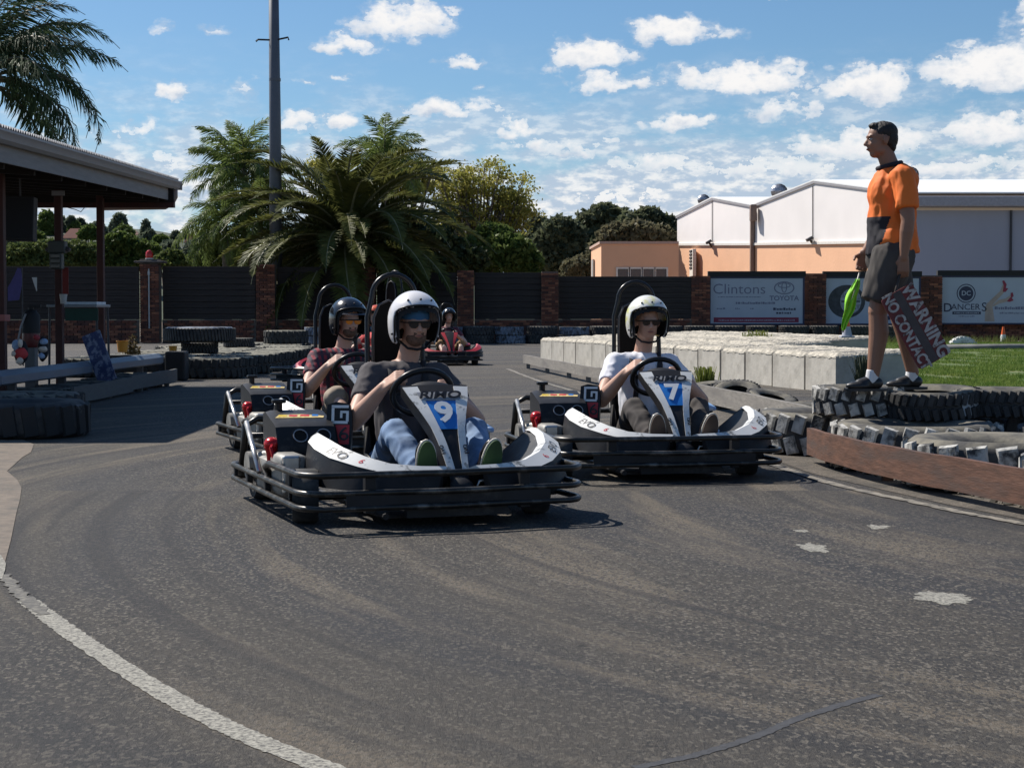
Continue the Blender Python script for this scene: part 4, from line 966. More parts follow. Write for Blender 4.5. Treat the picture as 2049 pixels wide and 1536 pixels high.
# corrugated sheets as individual roof sheets
nsh = 12; out_ = Vector((.07, 0, .045))
for i in range(nsh):
    mb = MB(); a = E0 + ed * (i / nsh) + Vector((0, .0, .075)) ; b_ = E0 + ed * ((i + .985) / nsh) + Vector((0, 0, .075)); m_ = 20; vs = []; fs = []
    for j in range(m_ + 1):
        p_ = a.lerp(b_, j / m_) + Vector((.07, 0, .016 * math.cos(j * math.pi))) ; vs += [p_, p_ + back, p_ - Vector((0, 0, .006)), p_ + back - Vector((0, 0, .006))]
    for j in range(m_):
        q = 4 * j; fs += [(q, q + 4, q + 5, q + 1), (q + 2, q + 3, q + 7, q + 6), (q, q + 2, q + 6, q + 4)]
    mb.add(vs, fs); PB(mb, 'roof_sheet', M_corr)
mb = MB(); secs = []
for p_ in (E0, E1): secs.append([p_ + Vector((x, 0, z)) for x, z in ((0, 0), (.10, .01), (.12, .05), (.11, .06), (.09, .03), (.02, .02), (.01, .06), (0, .06))])
mb = MB(); secs = [[p_ + Vector((x, 0, z)) for x, z in ((-.01, .06), (-.01, -.07), (.05, -.08), (.085, -.05), (.10, .0), (.12, .02), (.12, .04), (.10, .03), (.08, 0), (.06, -.045), (.04, -.06), (.01, -.05), (.01, .06))] for p_ in (E0, E1)]
mb.strip(secs); mb.box(E1 + Vector((.05, .01, -.015)), (.13, .02, .13)); PB(mb, 'gutter', M_gut, sm=30)
mb = MB(); dn = ed.normalized()
secs = [[p_ + Vector((x, 0, z)) for x, z in ((-.04, .04), (-.015, .04), (-.015, -.24), (-.04, -.24))] for p_ in (E0, E1 - dn * .25)]; mb.strip(secs); PB(mb, 'fascia', M_fascia)
mb = MB(); q = E1 + Vector((.03, -.12, -.06)); mb.tube([q, q + Vector((0, 0, -.13)), q + Vector((-.05, 0, -.22)), q + Vector((-.14, -.0, -.27)), q + Vector((-1.1, .0, -.285))], .045, 10); PB(mb, 'downpipe', mat('brown_pipe', (.26, .20, .17), .5), sm=True)
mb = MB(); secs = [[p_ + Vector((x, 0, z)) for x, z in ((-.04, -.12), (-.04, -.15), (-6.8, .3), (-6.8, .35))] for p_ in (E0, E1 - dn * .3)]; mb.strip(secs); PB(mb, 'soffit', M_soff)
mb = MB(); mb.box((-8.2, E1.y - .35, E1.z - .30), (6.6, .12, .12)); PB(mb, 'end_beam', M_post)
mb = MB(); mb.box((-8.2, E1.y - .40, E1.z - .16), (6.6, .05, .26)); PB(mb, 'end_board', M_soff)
nr = 9
for i in range(nr):
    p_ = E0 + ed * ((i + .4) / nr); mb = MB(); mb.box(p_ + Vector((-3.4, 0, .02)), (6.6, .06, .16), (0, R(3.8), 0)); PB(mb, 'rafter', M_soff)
def post(px0, px1, y0, d, name='post'):
    a = AT(px0, 600, d); b_ = AT(px1, 600, d); zt = AT(px0, y0, d).z; mb = MB(); mb.box(((a.x + b_.x) / 2, d, zt / 2), (b_.x - a.x, .11, zt), bev=.008); return PB(mb, name, M_post)
post(196, 209, 380, 24.4); post(112, 126, 380, 21.5); post(-6, 11, 300, 18.5)
a = AT(119, 400, 21.5); mb = MB(); mb.box((a.x, 21.44, a.z + .08), (.16, .02, .06)); PB(mb, 'bracket', M_gut)
# wiring under the beam
t = empty('cable', AT(140, 412, 24), 0, 'thin loose cable looping below the pavilion beam between the posts', 'cable'); org = t.location.copy()
mb = MB(); mb.tube([AT(90, 408, 24) - org, AT(110, 416, 24) - org, AT(130, 414, 24) - org, AT(150, 419, 24) - org, AT(162, 424, 24) - org, AT(172, 412, 24) - org, AT(185, 408, 24) - org], .006, 5); mb.build('wire', M_dkmetal, t)
# hanging speaker
a = AT(41, 438, 19.5); kk = 19.5 / FPX; t = empty('speaker', a, R(8), 'large black speaker box hanging under the pavilion roof', 'speaker')
mb = MB(); mb.box((0, 0, 0), (58 * kk, .32, 88 * kk), (0, R(2), 0), bev=.01); mb.build('cabinet', mat('black_cabinet', (.012, .012, .013), .7), t)
mb = MB(); mb.box((0, -.165, 0), (50 * kk, .012, 78 * kk), (0, R(2), 0), bev=.004); mb.build('grille', mat('speaker_grille', (.016, .016, .018), .9), t)
mb = MB(); mb.tube([(0, 0, 44 * kk), (0, 0, 80 * kk)], .012, 6); mb.build('hanger', M_dkmetal, t)
# traffic light unit and red sheet on the post
a = AT(119, 505, 21.3); kk = 21.3 / FPX; t = empty('start_light', a, 0, 'green grey start light unit strapped to the middle pavilion post', 'signal light')
mb = MB(); mb.box((0, -.08, 10 * kk), (34 * kk, .16, 24 * kk), bev=.015); mb.box((-2 * kk, -.08, -18 * kk), (24 * kk, .14, 32 * kk), bev=.012); mb.build('housing', mat('grey_green_housing', (.05, .06, .055), .6), t)
for k in range(3):
    mb = MB(); mb.box((-2 * kk, -.16, -8 * kk - k * 10 * kk), (18 * kk, .02, 7 * kk), bev=.004); mb.build('lens', mat('dark_lens', (.01, .02, .018), .2), t)
for sx in (-1, 1):
    mb = MB(); mb.box((sx * 19 * kk, -.06, 6 * kk), (10 * kk, .1, 8 * kk), (0, sx * .5, 0), bev=.01); mb.build('side_hood', M_dkmetal, t)
a = AT(131, 562, 21.35); t = empty('red_sheet', a, 0, 'narrow dark red cloth sheet hanging below the start light', 'cloth'); mb = MB(); mb.box((0, 0, 0), (12 * kk, .015, 54 * kk), bev=.004); o = mb.build('sheet', mat('dark_red_cloth', (.16, .02, .015), .8), t); wobble(o.data, .004, 8)
a = AT(127, 598, 21.3); t = empty('paper_cup', a, 0, 'pale grey cup standing on the table by the middle post', 'cup'); mb = MB(); mb.lathe([(0, -.06), (.035, -.06), (.05, .06), (.046, .06), (.032, -.05), (0, -.05)], 14, closed=False); mb.build('cup', MATS['pale_pvc'], t, 40)
# counter table
kk = 22 / FPX; a = AT(100, 612, 22); b_ = AT(222, 605, 22.6)
t = empty('counter_table', ((a.x + b_.x) / 2, 22.2, 0), 0, 'folding counter table with pale top beyond the middle pavilion post', 'table'); zt = a.z
mb = MB(); mb.box((0, 0, zt), (b_.x - a.x, .75, .035), bev=.006); mb.build('tabletop', mat('pale_laminate', (.22, .25, .27), .35), t)
for sx in (-1, 1):
    for sy in (-1, 1): mb = MB(); mb.tube([(sx * .32, sy * .3, 0), (sx * .30, sy * .3, zt)], .016, 8); mb.build('leg', M_dkmetal, t)
mb = MB(); mb.box((.12, -.33, zt - .11), (.42, .02, .16)); mb.build('green_apron', mat('green_board', (.01, .05, .035), .6), t)
a = AT(160, 607, 22); t = empty('white_box_lid', (a.x + .02, 22.2, zt + .035), 0, 'light blue white tray lying on the counter table', 'tray'); mb = MB(); mb.box((0, 0, 0), (.42, .5, .035), bev=.008); mb.build('tray', mat('pale_blue_plastic', (.60, .68, .72), .4), t)
a = AT(0, 632, 18.0); t = empty('pink_ledge', (a.x + .0, 18.0, a.z - .02), 0, 'pinkish timber ledge end by the left pavilion post', 'ledge'); mb = MB(); mb.box((-.2, 0, 0), (.56, .2, .07), bev=.006); mb.build('ledge', mat('pink_timber', (.34, .12, .10), .8), t)
# feather pennant, white triangle card
kk = 20 / FPX; a = AT(30, 570, 20); t = empty('feather_pennant', a, 0, 'curved purple blue pennant behind the counter at far left', 'pennant')
pts = [(-14, -32), (8, -30), (14, 0), (14, 20), (12, 33), (6, 34), (0, 20), (-8, 5), (-14, -5)]; mb = MB(); mb.prism([(x * kk, y * kk) for x, y in pts], .012, FACE); mb.build('cloth', mat('purple_cloth', (.10, .085, .24), .8), t)
mb = MB(); mb.tube([(.08, .01, .2), (.083, .01, -.95)], .008, 6); mb.build('pole', M_dkmetal, t)
a = AT(70, 569, 20); t = empty('white_card', a, 0, 'white pointed card hanging right of the purple pennant', 'card'); mb = MB(); mb.prism([(-6 * kk, 14 * kk), (4 * kk, 14 * kk), (4 * kk, -13 * kk), (3 * kk, -14 * kk)], .004, FACE); mb.build('card', mat('white_card_stock', (.6, .6, .58), .6), t)
# fire extinguisher stand
a = AT(62, 640, 19.5); t = empty('fire_extinguisher', (a.x, 19.5, 0), 0, 'black and dark red fire extinguisher on a grey stand behind the rail', 'fire extinguisher'); z_ = 1 - 62 / FPX * 19.5 + .3
mb = MB(); mb.lathe([(0, .62), (.09, .62), (.10, .66), (.10, .78), (.09, .84), (0, .86)], 18, closed=False); mb.build('body', mat('dark_red_paint', (.10, .008, .008), .4), t, 40)
mb = MB(); mb.lathe([(0, .78), (.102, .78), (.102, .98), (.06, 1.04), (.03, 1.05), (.03, 1.08), (0, 1.08)], 18, closed=False); mb.box((.05, -.02, 1.09), (.14, .03, .03)); mb.build('head', MATS['black_cabinet'], t, 40)
mb = MB(); mb.box((0, 0, .34), (.12, .14, .56), bev=.01); mb.build('stand', mat('grey_stand', (.12, .12, .12), .7), t); mb = MB(); mb.tube([(-.03, -.1, 1.0), (-.09, -.1, .85), (-.12, -.1, .7)], .012, 6); mb.build('hose', M_gut, t)
def bundle(px, py, d, parts, label, name, cat='bag'):
    p_ = AT(px, py, d); t = empty(name, p_, 0, label, cat); k = d / FPX
    for i, (x, y, rx, ry, m_) in enumerate(parts):
        mb = MB(); mb.ell((x * k, -.02 * i, -y * k), (rx * k, .05, ry * k)); o = mb.build('fold', m_, t, True); wobble(o.data, .015, 14, i)
    return t
M_lb = mat('pale_blue_cloth', (.30, .40, .55), .8); M_rd = mat('bright_red_cloth', (.55, .05, .05), .8); M_cr = mat('cream_cloth', (.65, .55, .45), .8); M_bk = mat('black_cloth', (.015, .015, .018), .85); 
bundle(42, 705, 18.3, [(0, 0, 14, 26, M_bk), (-9, -14, 8, 12, M_lb), (3, 2, 13, 12, M_rd), (-11, 2, 6, 5, M_cr), (1, 17, 8, 8, M_cr), (4, -18, 4, 8, M_cr)], 'red blue and cream striped cloth bag beside the fire extinguisher stand', 'cloth_bag')
bundle(86, 698, 18.6, [(0, 0, 10, 26, M_bk), (2, -14, 8, 7, M_lb), (2, 0, 8, 6, M_cr), (0, 14, 6, 7, M_lb), (-8, -24, 6, 6, mat('dull_red_cloth', (.3, .03, .04), .8))], 'black cloth bag with pale stripes right of the fire extinguisher stand', 'cloth_bag')
# ================================================================== tyres
M_rub = mat('tyre_rubber', (.030, .030, .031), .75, var=.3, scale=8, bump=.003, col2=(.075, .07, .062), c2scale=5, c2lo=.48, c2hi=.68)
M_rubb = mat('dusty_tyre_top', (.055, .053, .050), .85, var=.35, scale=9, bump=.004, col2=(.17, .155, .12), c2scale=4, c2lo=.42, c2hi=.62)
M_rubw = mat('mossy_tyre_top', (.10, .095, .075), .95, var=.4, scale=11, bump=.012, col2=(.25, .24, .19), c2scale=5, c2lo=.42, c2hi=.6)
M_lugw = mat('white_painted_tread', (.42, .41, .38), .85, var=.35, scale=18, bump=.003, col2=(.045, .045, .045), c2scale=8, c2lo=.48, c2hi=.60)
M_lugb = mat('blue_grey_painted_tread', (.17, .20, .25), .8, var=.25, scale=10, col2=(.04, .04, .045), c2scale=4, c2lo=.5, c2hi=.62)
M_pwhite = mat('white_painted_rubber', (.62, .62, .58), .8, var=.1, scale=8, col2=(.3, .3, .28), c2scale=5)
def tyre_parts(Rr, w, lugs, top_m, side_m, lug_m, half_paint=False, rows=2):
    """flat lying tyre, axis Z, base z=0. returns (casing_mesh, tread_mesh)"""
    mb = MB(); h = w / 2; ri = Rr * .52
    prof = [(Rr * .97, -h * .80), (Rr, -h * .6), (Rr, h * .6), (Rr * .97, h * .80), (Rr * .90, h), (Rr * .72, h * .97), (ri + .02, h * .80), (ri, h * .66), (ri + .03, h * .55), (Rr * .8, h * .6), (Rr * .9, h * .4), (Rr * .9, -h * .4), (Rr * .8, -h * .6), (ri + .03, -h * .55), (ri, -h * .66), (ri + .02, -h * .80), (Rr * .72, -h * .97), (Rr * .90, -h)]
    prof = [(r_, z + h) for r_, z in prof]
    mb.lathe(prof, 40)
    n = len(prof)
    mb.m = []
    for i in range(40):
        for k in range(n): mb.m.append(1 if 3 <= k <= 6 else 0)
    cas = mb.mesh('casing', [side_m, top_m], 45)
    tb = MB(); 
    for i in range(lugs):
        for q in range(rows):
            a = 2 * math.pi * (i + .5 * q) / lugs; z = w * ((q + .5) / rows) ; lw = 2 * math.pi * Rr / lugs
            c = Vector((math.cos(a) * (Rr + .004), math.sin(a) * (Rr + .004), z)); M = Matrix.Rotation(a, 3, 'Z')
            sh = .28 if q == 0 else -.28
            if rows == 1: sh = .15
            Ms = M @ Matrix.Rotation(sh, 3, 'X')
            x = .014; y = lw * .36; zz = w / rows * .44
            vs = [c + Ms @ Vector(p) for p in ((-x, -y, -zz), (-x, y, -zz), (-x, y, zz), (-x, -y, zz), (x, -y * .86, -zz * .9), (x, y * .86, -zz * .9), (x, y * .86, zz * .9), (x, -y * .86, zz * .9))]
            tb.add(vs, [(0, 3, 2, 1), (4, 5, 6, 7), (0, 1, 5, 4), (1, 2, 6, 5), (2, 3, 7, 6), (3, 0, 4, 7)])
    tr = tb.mesh('tread', lug_m)
    return cas, tr
T_truckw = tyre_parts(.53, .30, 26, M_rubb, M_rub, M_lugw)
T_truckw1 = tyre_parts(.52, .29, 20, M_rubb, M_rub, M_lugw, rows=1)
T_truckd = tyre_parts(.52, .30, 28, M_rubb, M_rub, M_rub)
T_mossy = tyre_parts(.50, .31, 24, M_rubw, M_rub, mat('grey_tread', (.04, .04, .037), .9, var=.4, scale=8))
T_blue = tyre_parts(.50, .28, 26, M_rubb, M_lugb, M_lugb)
T_shade = tyre_parts(.52, .29, 20, M_rub, M_rub, mat('shade_toned_painted_tread', (.022, .022, .022), .8, var=.2, scale=9, col2=(.16, .16, .155), c2scale=2.4, c2lo=.58, c2hi=.64), rows=1)  # darker copy of the painted tyre; deep shade is put into its colours
T_car = tyre_parts(.31, .19, 34, M_rubb, M_rub, M_rub)
T_carw = tyre_parts(.30, .20, 20, M_rubb, M_rub, M_lugw)
T_white = tyre_parts(.56, .27, 24, M_pwhite, M_pwhite, M_pwhite)
T_big = tyre_parts(.62, .27, 64, M_lugb, M_rub, M_rub, rows=1)
def tyre(T, loc, label, group=None, rot=None, name='tyre', cat='tyre'):
    t = empty(name, loc, random.uniform(0, 6.28), label, cat, group)
    if rot is not None: t.rotation_euler = rot
    linked('casing', T[0], t); linked('tread', T[1], t); return t
G1 = 'truck tyres edging the track at the right'
tyre(T_truckw, (2.62, 11.0, 0), 'large flat truck tyre with whitish chevron tread right behind the brown plank end', G1)
tyre(T_truckw, (2.30, 12.35, 0), 'large flat truck tyre at the left end of the near row beside kart 7', G1)
tyre(T_truckw1, (2.80, 9.78, 0), 'large flat truck tyre with square whitish lugs at the right behind the plank', G1)
tyre(T_truckw1, (3.15, 8.65, 0), 'large flat truck tyre with square whitish lugs at the right edge of the photo', G1)
tyre(T_truckd, (3.45, 12.2, 0), 'dark flat truck tyre at the back under the marshal', G1)
tyre(T_truckd, (3.75, 10.7, 0), 'dark flat truck tyre behind the two painted ones at the right edge', G1)
# upper small tyres the marshal stands on
tyre(T_carw, (2.40, 11.75, .305), 'small tyre with white painted lugs under the front foot of the marshal', 'small tyres under the marshal')
t = tyre(T_car, (2.86, 11.55, .305), 'smooth dark tyre with a white painted patch under the back foot of the marshal', 'small tyres under the marshal', (R(3), R(-3), .3))
mb = MB(); vs = []; fs = []
for i in range(9):
    a = -1.45 + i * .09
    for z in (.03, .08, .13, .17): vs.append((.317 * math.cos(a), .317 * math.sin(a), z))
for i in range(8):
    for j in range(3): q = i * 4 + j; fs.append((q, q + 1, q + 5, q + 4))
mb.add(vs, fs); mb.build('paint_patch', mat('pale_paint_smear', (.33, .35, .36), .8, var=.2, scale=12, col2=(.06, .06, .06), c2scale=14, c2lo=.5, c2hi=.6), t)
tyre(T_car, (3.35, 11.6, .305), 'smooth dark small tyre just right of the marshal', 'small tyres under the marshal')
# rubble under the tyres
def rubble(n, r):
    out = []
    P = [(2.2, 11.3), (2.2, 10.5), (2.42, 9.6), (2.7, 8.4), (2.95, 7.6)]
    for i in range(n):
        k = r.integers(0, 4); t_ = r.random(); a = np.array(P[k]) * (1 - t_) + np.array(P[k + 1]) * t_; out.append(a + np.array([r.uniform(-.02, .22), r.normal(0, .05)]))
    return out
mb = MB(); r_ = np.random.default_rng(4)
for q in rubble(260, r_):
    s_ = r_.uniform(.008, .035); mb.box((q[0], q[1], s_ * .4), (s_ * 1.5, s_ * 1.2, s_), (r_.uniform(0, 1), r_.uniform(0, 1), r_.uniform(0, 3)))
o = mb.build('rubble', mat('stone_rubble', (.19, .17, .14), .95, var=.4, scale=8)); o['kind'] = 'stuff'
# brown plank barrier
M_bplank = mat('brown_stained_plank', (.105, .048, .029), .7, var=.35, scale=7, bump=.002, stretch=(1, 1, 6), col2=(.075, .045, .035), c2scale=1.5)
M_gplank = mat('weathered_grey_plank', (.20, .185, .165), .85, var=.25, scale=8, bump=.002, stretch=(1, 1, 7), col2=(.14, .13, .12), c2scale=1)
def plank(parent, pts, z0, z1, th, m, name='plank', bow=0):
    P = [Vector((x, y)) for x, y in pts]; Q = []
    for i in range(len(P) - 1):
        p0 = P[max(i - 1, 0)]; p1 = P[i]; p2 = P[i + 1]; p3 = P[min(i + 2, len(P) - 1)]
        for k in range(8):
            t_ = k / 8; Q.append(.5 * ((2 * p1) + (-p0 + p2) * t_ + (2 * p0 - 5 * p1 + 4 * p2 - p3) * t_ * t_ + (-p0 + 3 * p1 - 3 * p2 + p3) * t_ ** 3))
    Q.append(P[-1]); secs = []
    for i, q in enumerate(Q):
        t_ = (Q[min(i + 1, len(Q) - 1)] - Q[max(i - 1, 0)]).normalized(); n = Vector((t_.y, -t_.x)) * th
        wz = .002 * math.sin(i * .9); secs.append([Vector((q.x, q.y, z0 + wz)), Vector((q.x, q.y, z1 + wz)), Vector((q.x - n.x, q.y - n.y, z1 + wz)), Vector((q.x - n.x, q.y - n.y, z0 + wz))])
    mb = MB(); mb.strip(secs); o = mb.build(name, m, parent); return o
bp = empty('plank_barrier', (0, 0, 0), 0, 'bowed brown stained plank barrier in front of the near truck tyres', 'barrier')
plank(bp, [(2.02, 11.42), (2.07, 10.7), (2.22, 9.75), (2.44, 8.85), (2.72, 7.8), (3.08, 6.6)], .055, .235, -.035, M_bplank)
for x, y in ((2.08, 11.35), (2.2, 10.15), (2.62, 8.5), (2.98, 7.4)):
    mb = MB(); mb.box((x + .05, y, .1), (.06, .06, .2)); mb.build('stake', M_bplank, bp)
gp = empty('plank_barrier', (0, 0, 0), 0, 'long weathered grey plank barrier curving behind the kart with number 7', 'barrier')
cur = [(.24, 31.3), (.8, 26.8), (1.22, 23.6), (1.66, 20.9), (2.0, 18.9), (2.26, 16.4), (2.44, 14.2), (2.5, 13.3)]
plank(gp, cur[:3], .10, .25, -.04, M_gplank); plank(gp, [(1.21, 23.4), (1.66, 20.9), (1.98, 18.9)], .08, .26, -.04, M_gplank); plank(gp, [(1.99, 18.8), (2.26, 16.4), (2.44, 14.2), (2.5, 13.3)], .06, .24, -.04, M_gplank)
for i in range(14):
    t_ = i / 13 * (len(cur) - 1.01); k = int(t_); f = t_ - k; x = cur[k][0] * (1 - f) + cur[k + 1][0] * f; y = cur[k][1] * (1 - f) + cur[k + 1][1] * f
    mb = MB(); mb.box((x + .06, y, .07), (.07, .12, .15)); mb.build('stake', M_gplank, gp)
for i, (x, y, rx, ry, z, lb) in enumerate([(2.18, 19.0, 0, R(-10), .14, 'dark tyre leaning by the green weed behind the plank'), (2.38, 18.0, R(10), R(-28), .13, 'tilted dark tyre behind the grey plank just right of the weed'), (2.58, 17.0, R(6), R(-20), .08, 'second tilted dark tyre against the grey plank right of the weed'), (2.72, 16.0, 0, R(-4), .02, 'flat dark tyre behind the middle of the grey plank'), (2.72, 15.1, 0, 0, .0, 'flat dark tyre nearest the bend of the grey plank'), (2.85, 14.2, 0, R(-6), .02, 'flat dark tyre behind the near end of the grey plank'), (3.15, 13.4, 0, 0, 0, 'flat dark tyre between the grey plank and the marshal')]):
    t = tyre(T_car, (x, y, z * .6 - .01), lb, 'small tyres behind the grey plank', (rx * .7, ry * .7, i)); t.scale = (.80, .80, .85)
# concrete blocks
M_conc = mat('pale_concrete', (.44, .415, .365), .9, var=.14, scale=5, bump=.006, col2=(.30, .28, .24), c2scale=3.5, c2lo=.52, c2hi=.72)
M_concr = mat('rough_mortar_top', (.47, .43, .355), .95, var=.3, scale=16, bump=.02, col2=(.30, .28, .23), c2scale=9)
M_concp = mat('grey_inset_panel', (.115, .11, .10), .9, var=.2, scale=8, bump=.004)
cb = empty('concrete_barrier', (0, 0, 0), 0, 'pale concrete block barrier with grey inset panels on its rough top', 'barrier')
ux, uy = (4.16 - .59), (21.2 - 35.8); LL = math.hypot(ux, uy); ux /= LL; uy /= LL; nxx, nyy = -uy, ux   # n points right/back
def block_mesh(L_, seed, wd=1.04, h=.50):
    mb = MB(); a_ = (L_ - .05) / 2; b_ = wd / 2; t0 = h - .04; t1 = h + .010; mb.add([(-a_, -b_, 0), (a_, -b_, 0), (a_, b_, 0), (-a_, b_, 0), (-a_, -b_, t0), (a_, -b_, t0), (a_, b_, t1), (-a_, b_, t1)], [(0, 3, 2, 1), (4, 5, 6, 7), (0, 1, 5, 4), (1, 2, 6, 5), (2, 3, 7, 6), (3, 0, 4, 7)]); body = mb.mesh('concrete_block', M_conc)
    nx_, ny_ = 22, 22; V_ = []; F_ = []
    for j in range(ny_ + 1):
        for i in range(nx_ + 1):
            u = i / nx_; v = j / ny_; x = (u - .5) * (L_ - .03); y = (v - .5) * (wd + .01)
            inset = (.17 < u < .83) and (.16 < v < .84); ed_ = min(u, 1 - u, v, 1 - v) < .001
            z = h - .02 + .05 * v + (.0 if inset else .016 + .012 * mnoise.noise(Vector((x * 9 + seed * 3, y * 9, 1))) + .014 * mnoise.noise(Vector((x * 25, y * 25 + seed, 1)))) - (.055 if ed_ else 0)
            V_.append((x + .012 * mnoise.noise(Vector((x * 12, y * 12, seed))), y + .012 * mnoise.noise(Vector((y * 12, x * 12, seed + 4))), z))
    mi = []
    for j in range(ny_):
        for i in range(nx_):
            a = j * (nx_ + 1) + i; F_.append((a, a + 1, a + nx_ + 2, a + nx_ + 1)); u = (i + .5) / nx_; v = (j + .5) / ny_
            mi.append(1 if (.19 < u < .81 and (.18 < v < .82)) else 0)
    m2 = MB(); m2.add(V_, F_); m2.m = mi; top = m2.mesh('rough_top', [M_concr, M_concp], True)
    return body, top
BM = [block_mesh(1.0, s_) for s_ in range(4)]
ang = math.atan2(uy, ux)
for row, (s0, s1) in enumerate([(0, 15), (0, 10.2), (1, 9.4)]):
    k = s0
    while k < s1 - .5:
        L_ = random.choice([.9, 1.0, 1.12]); c = k + L_ / 2
        x = .59 + ux * c + nxx * (.53 + row * 1.08); y = 35.8 + uy * c + nyy * (.53 + row * 1.08); b_ = random.choice(BM)
        o = linked('concrete_block', b_[0], cb, (x, y, row * .053 + random.uniform(-.010, .006)), (0, 0, ang + random.uniform(-.015, .015)), (L_, 1, 1)); linked('rough_top', b_[1], o); k += L_
def tuft(name, c, n, h, spread, m, label, seed):
    r = np.random.default_rng(seed); P = r.normal(0, 1, (n, 2)) * spread; V_ = np.zeros((n, 4, 3)); th = r.uniform(0, 6.28, n); hh = h * r.uniform(.4, 1.1, n); w = .006
    V_[:, 0, :2] = P - np.stack([np.cos(th), np.sin(th)], 1) * w; V_[:, 1, :2] = P + np.stack([np.cos(th), np.sin(th)], 1) * w
    l = r.normal(0, .12, (n, 2)) * h; V_[:, 2, :2] = V_[:, 1, :2] * 1.0 + l; V_[:, 3, :2] = V_[:, 0, :2] + l; V_[:, 2, 2] = hh; V_[:, 3, 2] = hh
    o = npmesh(name, V_.reshape(-1, 3), np.arange(n * 4).reshape(-1, 4), m); o.location = c; tag(o, label, 'weed'); return o
M_weed = leafmat('bright_weed', (.13, .17, .03), (.26, .26, .07), .6, .35)
p_ = GR(1411, 757); tuft('weed', (2.25, 19.75, .0), 360, .36, np.array([.04, .05]), M_weed, 'bright green weed tuft growing from a joint in the concrete barrier', 8)
p_ = AT(1525, 672, 30); tuft('weed', (4.4, 30.3, .48), 200, .22, np.array([.12, .1]), M_weed, 'small weed tuft on top of the concrete barrier below the first billboard', 9)
tuft('weed', (4.35, 21.0, 0), 200, .45, np.array([.03, .08]), mat('dry_dark_moss', (.05, .06, .03), .9), 'dark moss tuft at the near corner of the concrete barrier', 10)
# black belt strip edging the lawn
mb = MB(); mb.box((6.2, 15.2, .13), (4.6, .06, .27), bev=.01); o = mb.build('rubber_edging', mat('black_rubber_belt', (.018, .018, .018), .6, var=.3, scale=5)); tag(o, 'low black rubber belt edging the lawn behind the truck tyres', 'edging'); wobble(o.data, .01, 2)
mb = MB(); mb.tube([(12.0, 48, .05), (14, 47.6, .07), (17, 47.8, .05)], .09, 8); o = mb.build('old_pipe', mat('old_grey_pipe', (.13, .13, .13), .8, var=.4, scale=3), None, True); tag(o, 'old dark grey pipe lying across the lawn', 'pipe')
tyre(T_white, (15.2, 57.5, -.33), 'white painted tyre half buried in the lawn below the Dancers billboard', None, (R(90), 0, R(5)))
def cone(loc, h, label, sleeve):
    t = empty('traffic_cone', loc, 0, label, 'traffic cone', 'orange traffic cones'); r0 = h * .30
    mb = MB(); mb.lathe([(0, h), (r0 * .2, h), (r0 * .2 + (r0 * .55) * .5, h * .5), (0, h * .5)], 18, closed=False); mb.build('cone_top', mat('cone_orange', (.75, .12, .02), .45, var=.1, scale=8), t, 40)
    mb = MB(); mb.lathe([(r0 * .2 + r0 * .27, h * .5), (r0 * .8, .02), (0, .02)], 18, closed=False); mb.build('sleeve', sleeve, t, 40)
    mb = MB(); mb.box((0, 0, .015), (r0 * 2, r0 * 2, .03), bev=.008); mb.build('foot', sleeve, t); return t
cone((5.38, 27.3, .62), .36, 'orange and grey traffic cone on the concrete barrier beside the marshal', MATS['grey_side_cladding'])
cone((17.4, 60.2, 0), .55, 'orange and white traffic cone on the lawn below the Dancers billboard', M_pwhite)
ORD = 'first second third fourth fifth sixth seventh eighth ninth tenth eleventh twelfth thirteenth fourteenth fifteenth sixteenth seventeenth eighteenth nineteenth twentieth twenty-first'.split()
# ---- far tyre row along the wall
px = 642; i = 0
while px < 1870:
    d = WALLY(px) - (3.2 if px < 1250 else 2.2); x = (px - 1024.5) / FPX * d
    T = [T_blue, T_truckd][(i // 1) % 2] if px < 1250 else T_truckd
    for z in (0, .285):
        nm_ = ('top ' if z else 'bottom ') + ('blue grey' if T is T_blue else 'black') + ' tyre of the ' + ORD[i] + ' stack from the left along the far wall'
        tyre(T, (x + random.uniform(-.05, .05), d, z), nm_, 'tyre stacks along the boundary wall')
    px += 63; i += 1
# ---- left tyre island
G2 = 'mossy tyres laid flat at the left of the track'
names = {}
for row, X0 in enumerate((-4.78, -5.80, -6.82)):
    d = 26.6 + row * .3; k = 0
    while d < 42:
        xb = X0 + (.28 * math.sin((d - 26) * .28)) + (-.35 if d > 36 else 0)
        side = ['track side', 'middle', 'back'][row]
        lab = '%s mossy tyre from the near end in the %s row of the left island' % (ORD[k], side)
        tyre(T_mossy, (xb + random.uniform(-.04, .04), d, random.uniform(-.01, .01)), lab, G2); d += 1.03; k += 1
tyre(T_car, (-5.55, 30.2, .31), 'dark small tyre supporting the big lying tyre on the island', 'stacked small tyres')
tyre(T_big, (-5.55, 30.2, .50), 'big blue grey topped tyre lying highest on the left tyre island', None)
tyre(T_mossy, (-5.25, 39.5, .31), 'tan topped tyre on the far end of the left tyre island', None)
tyre(T_car, (-5.7, 35.5, .31), 'small dark tyre on the middle of the left tyre island', 'stacked small tyres')
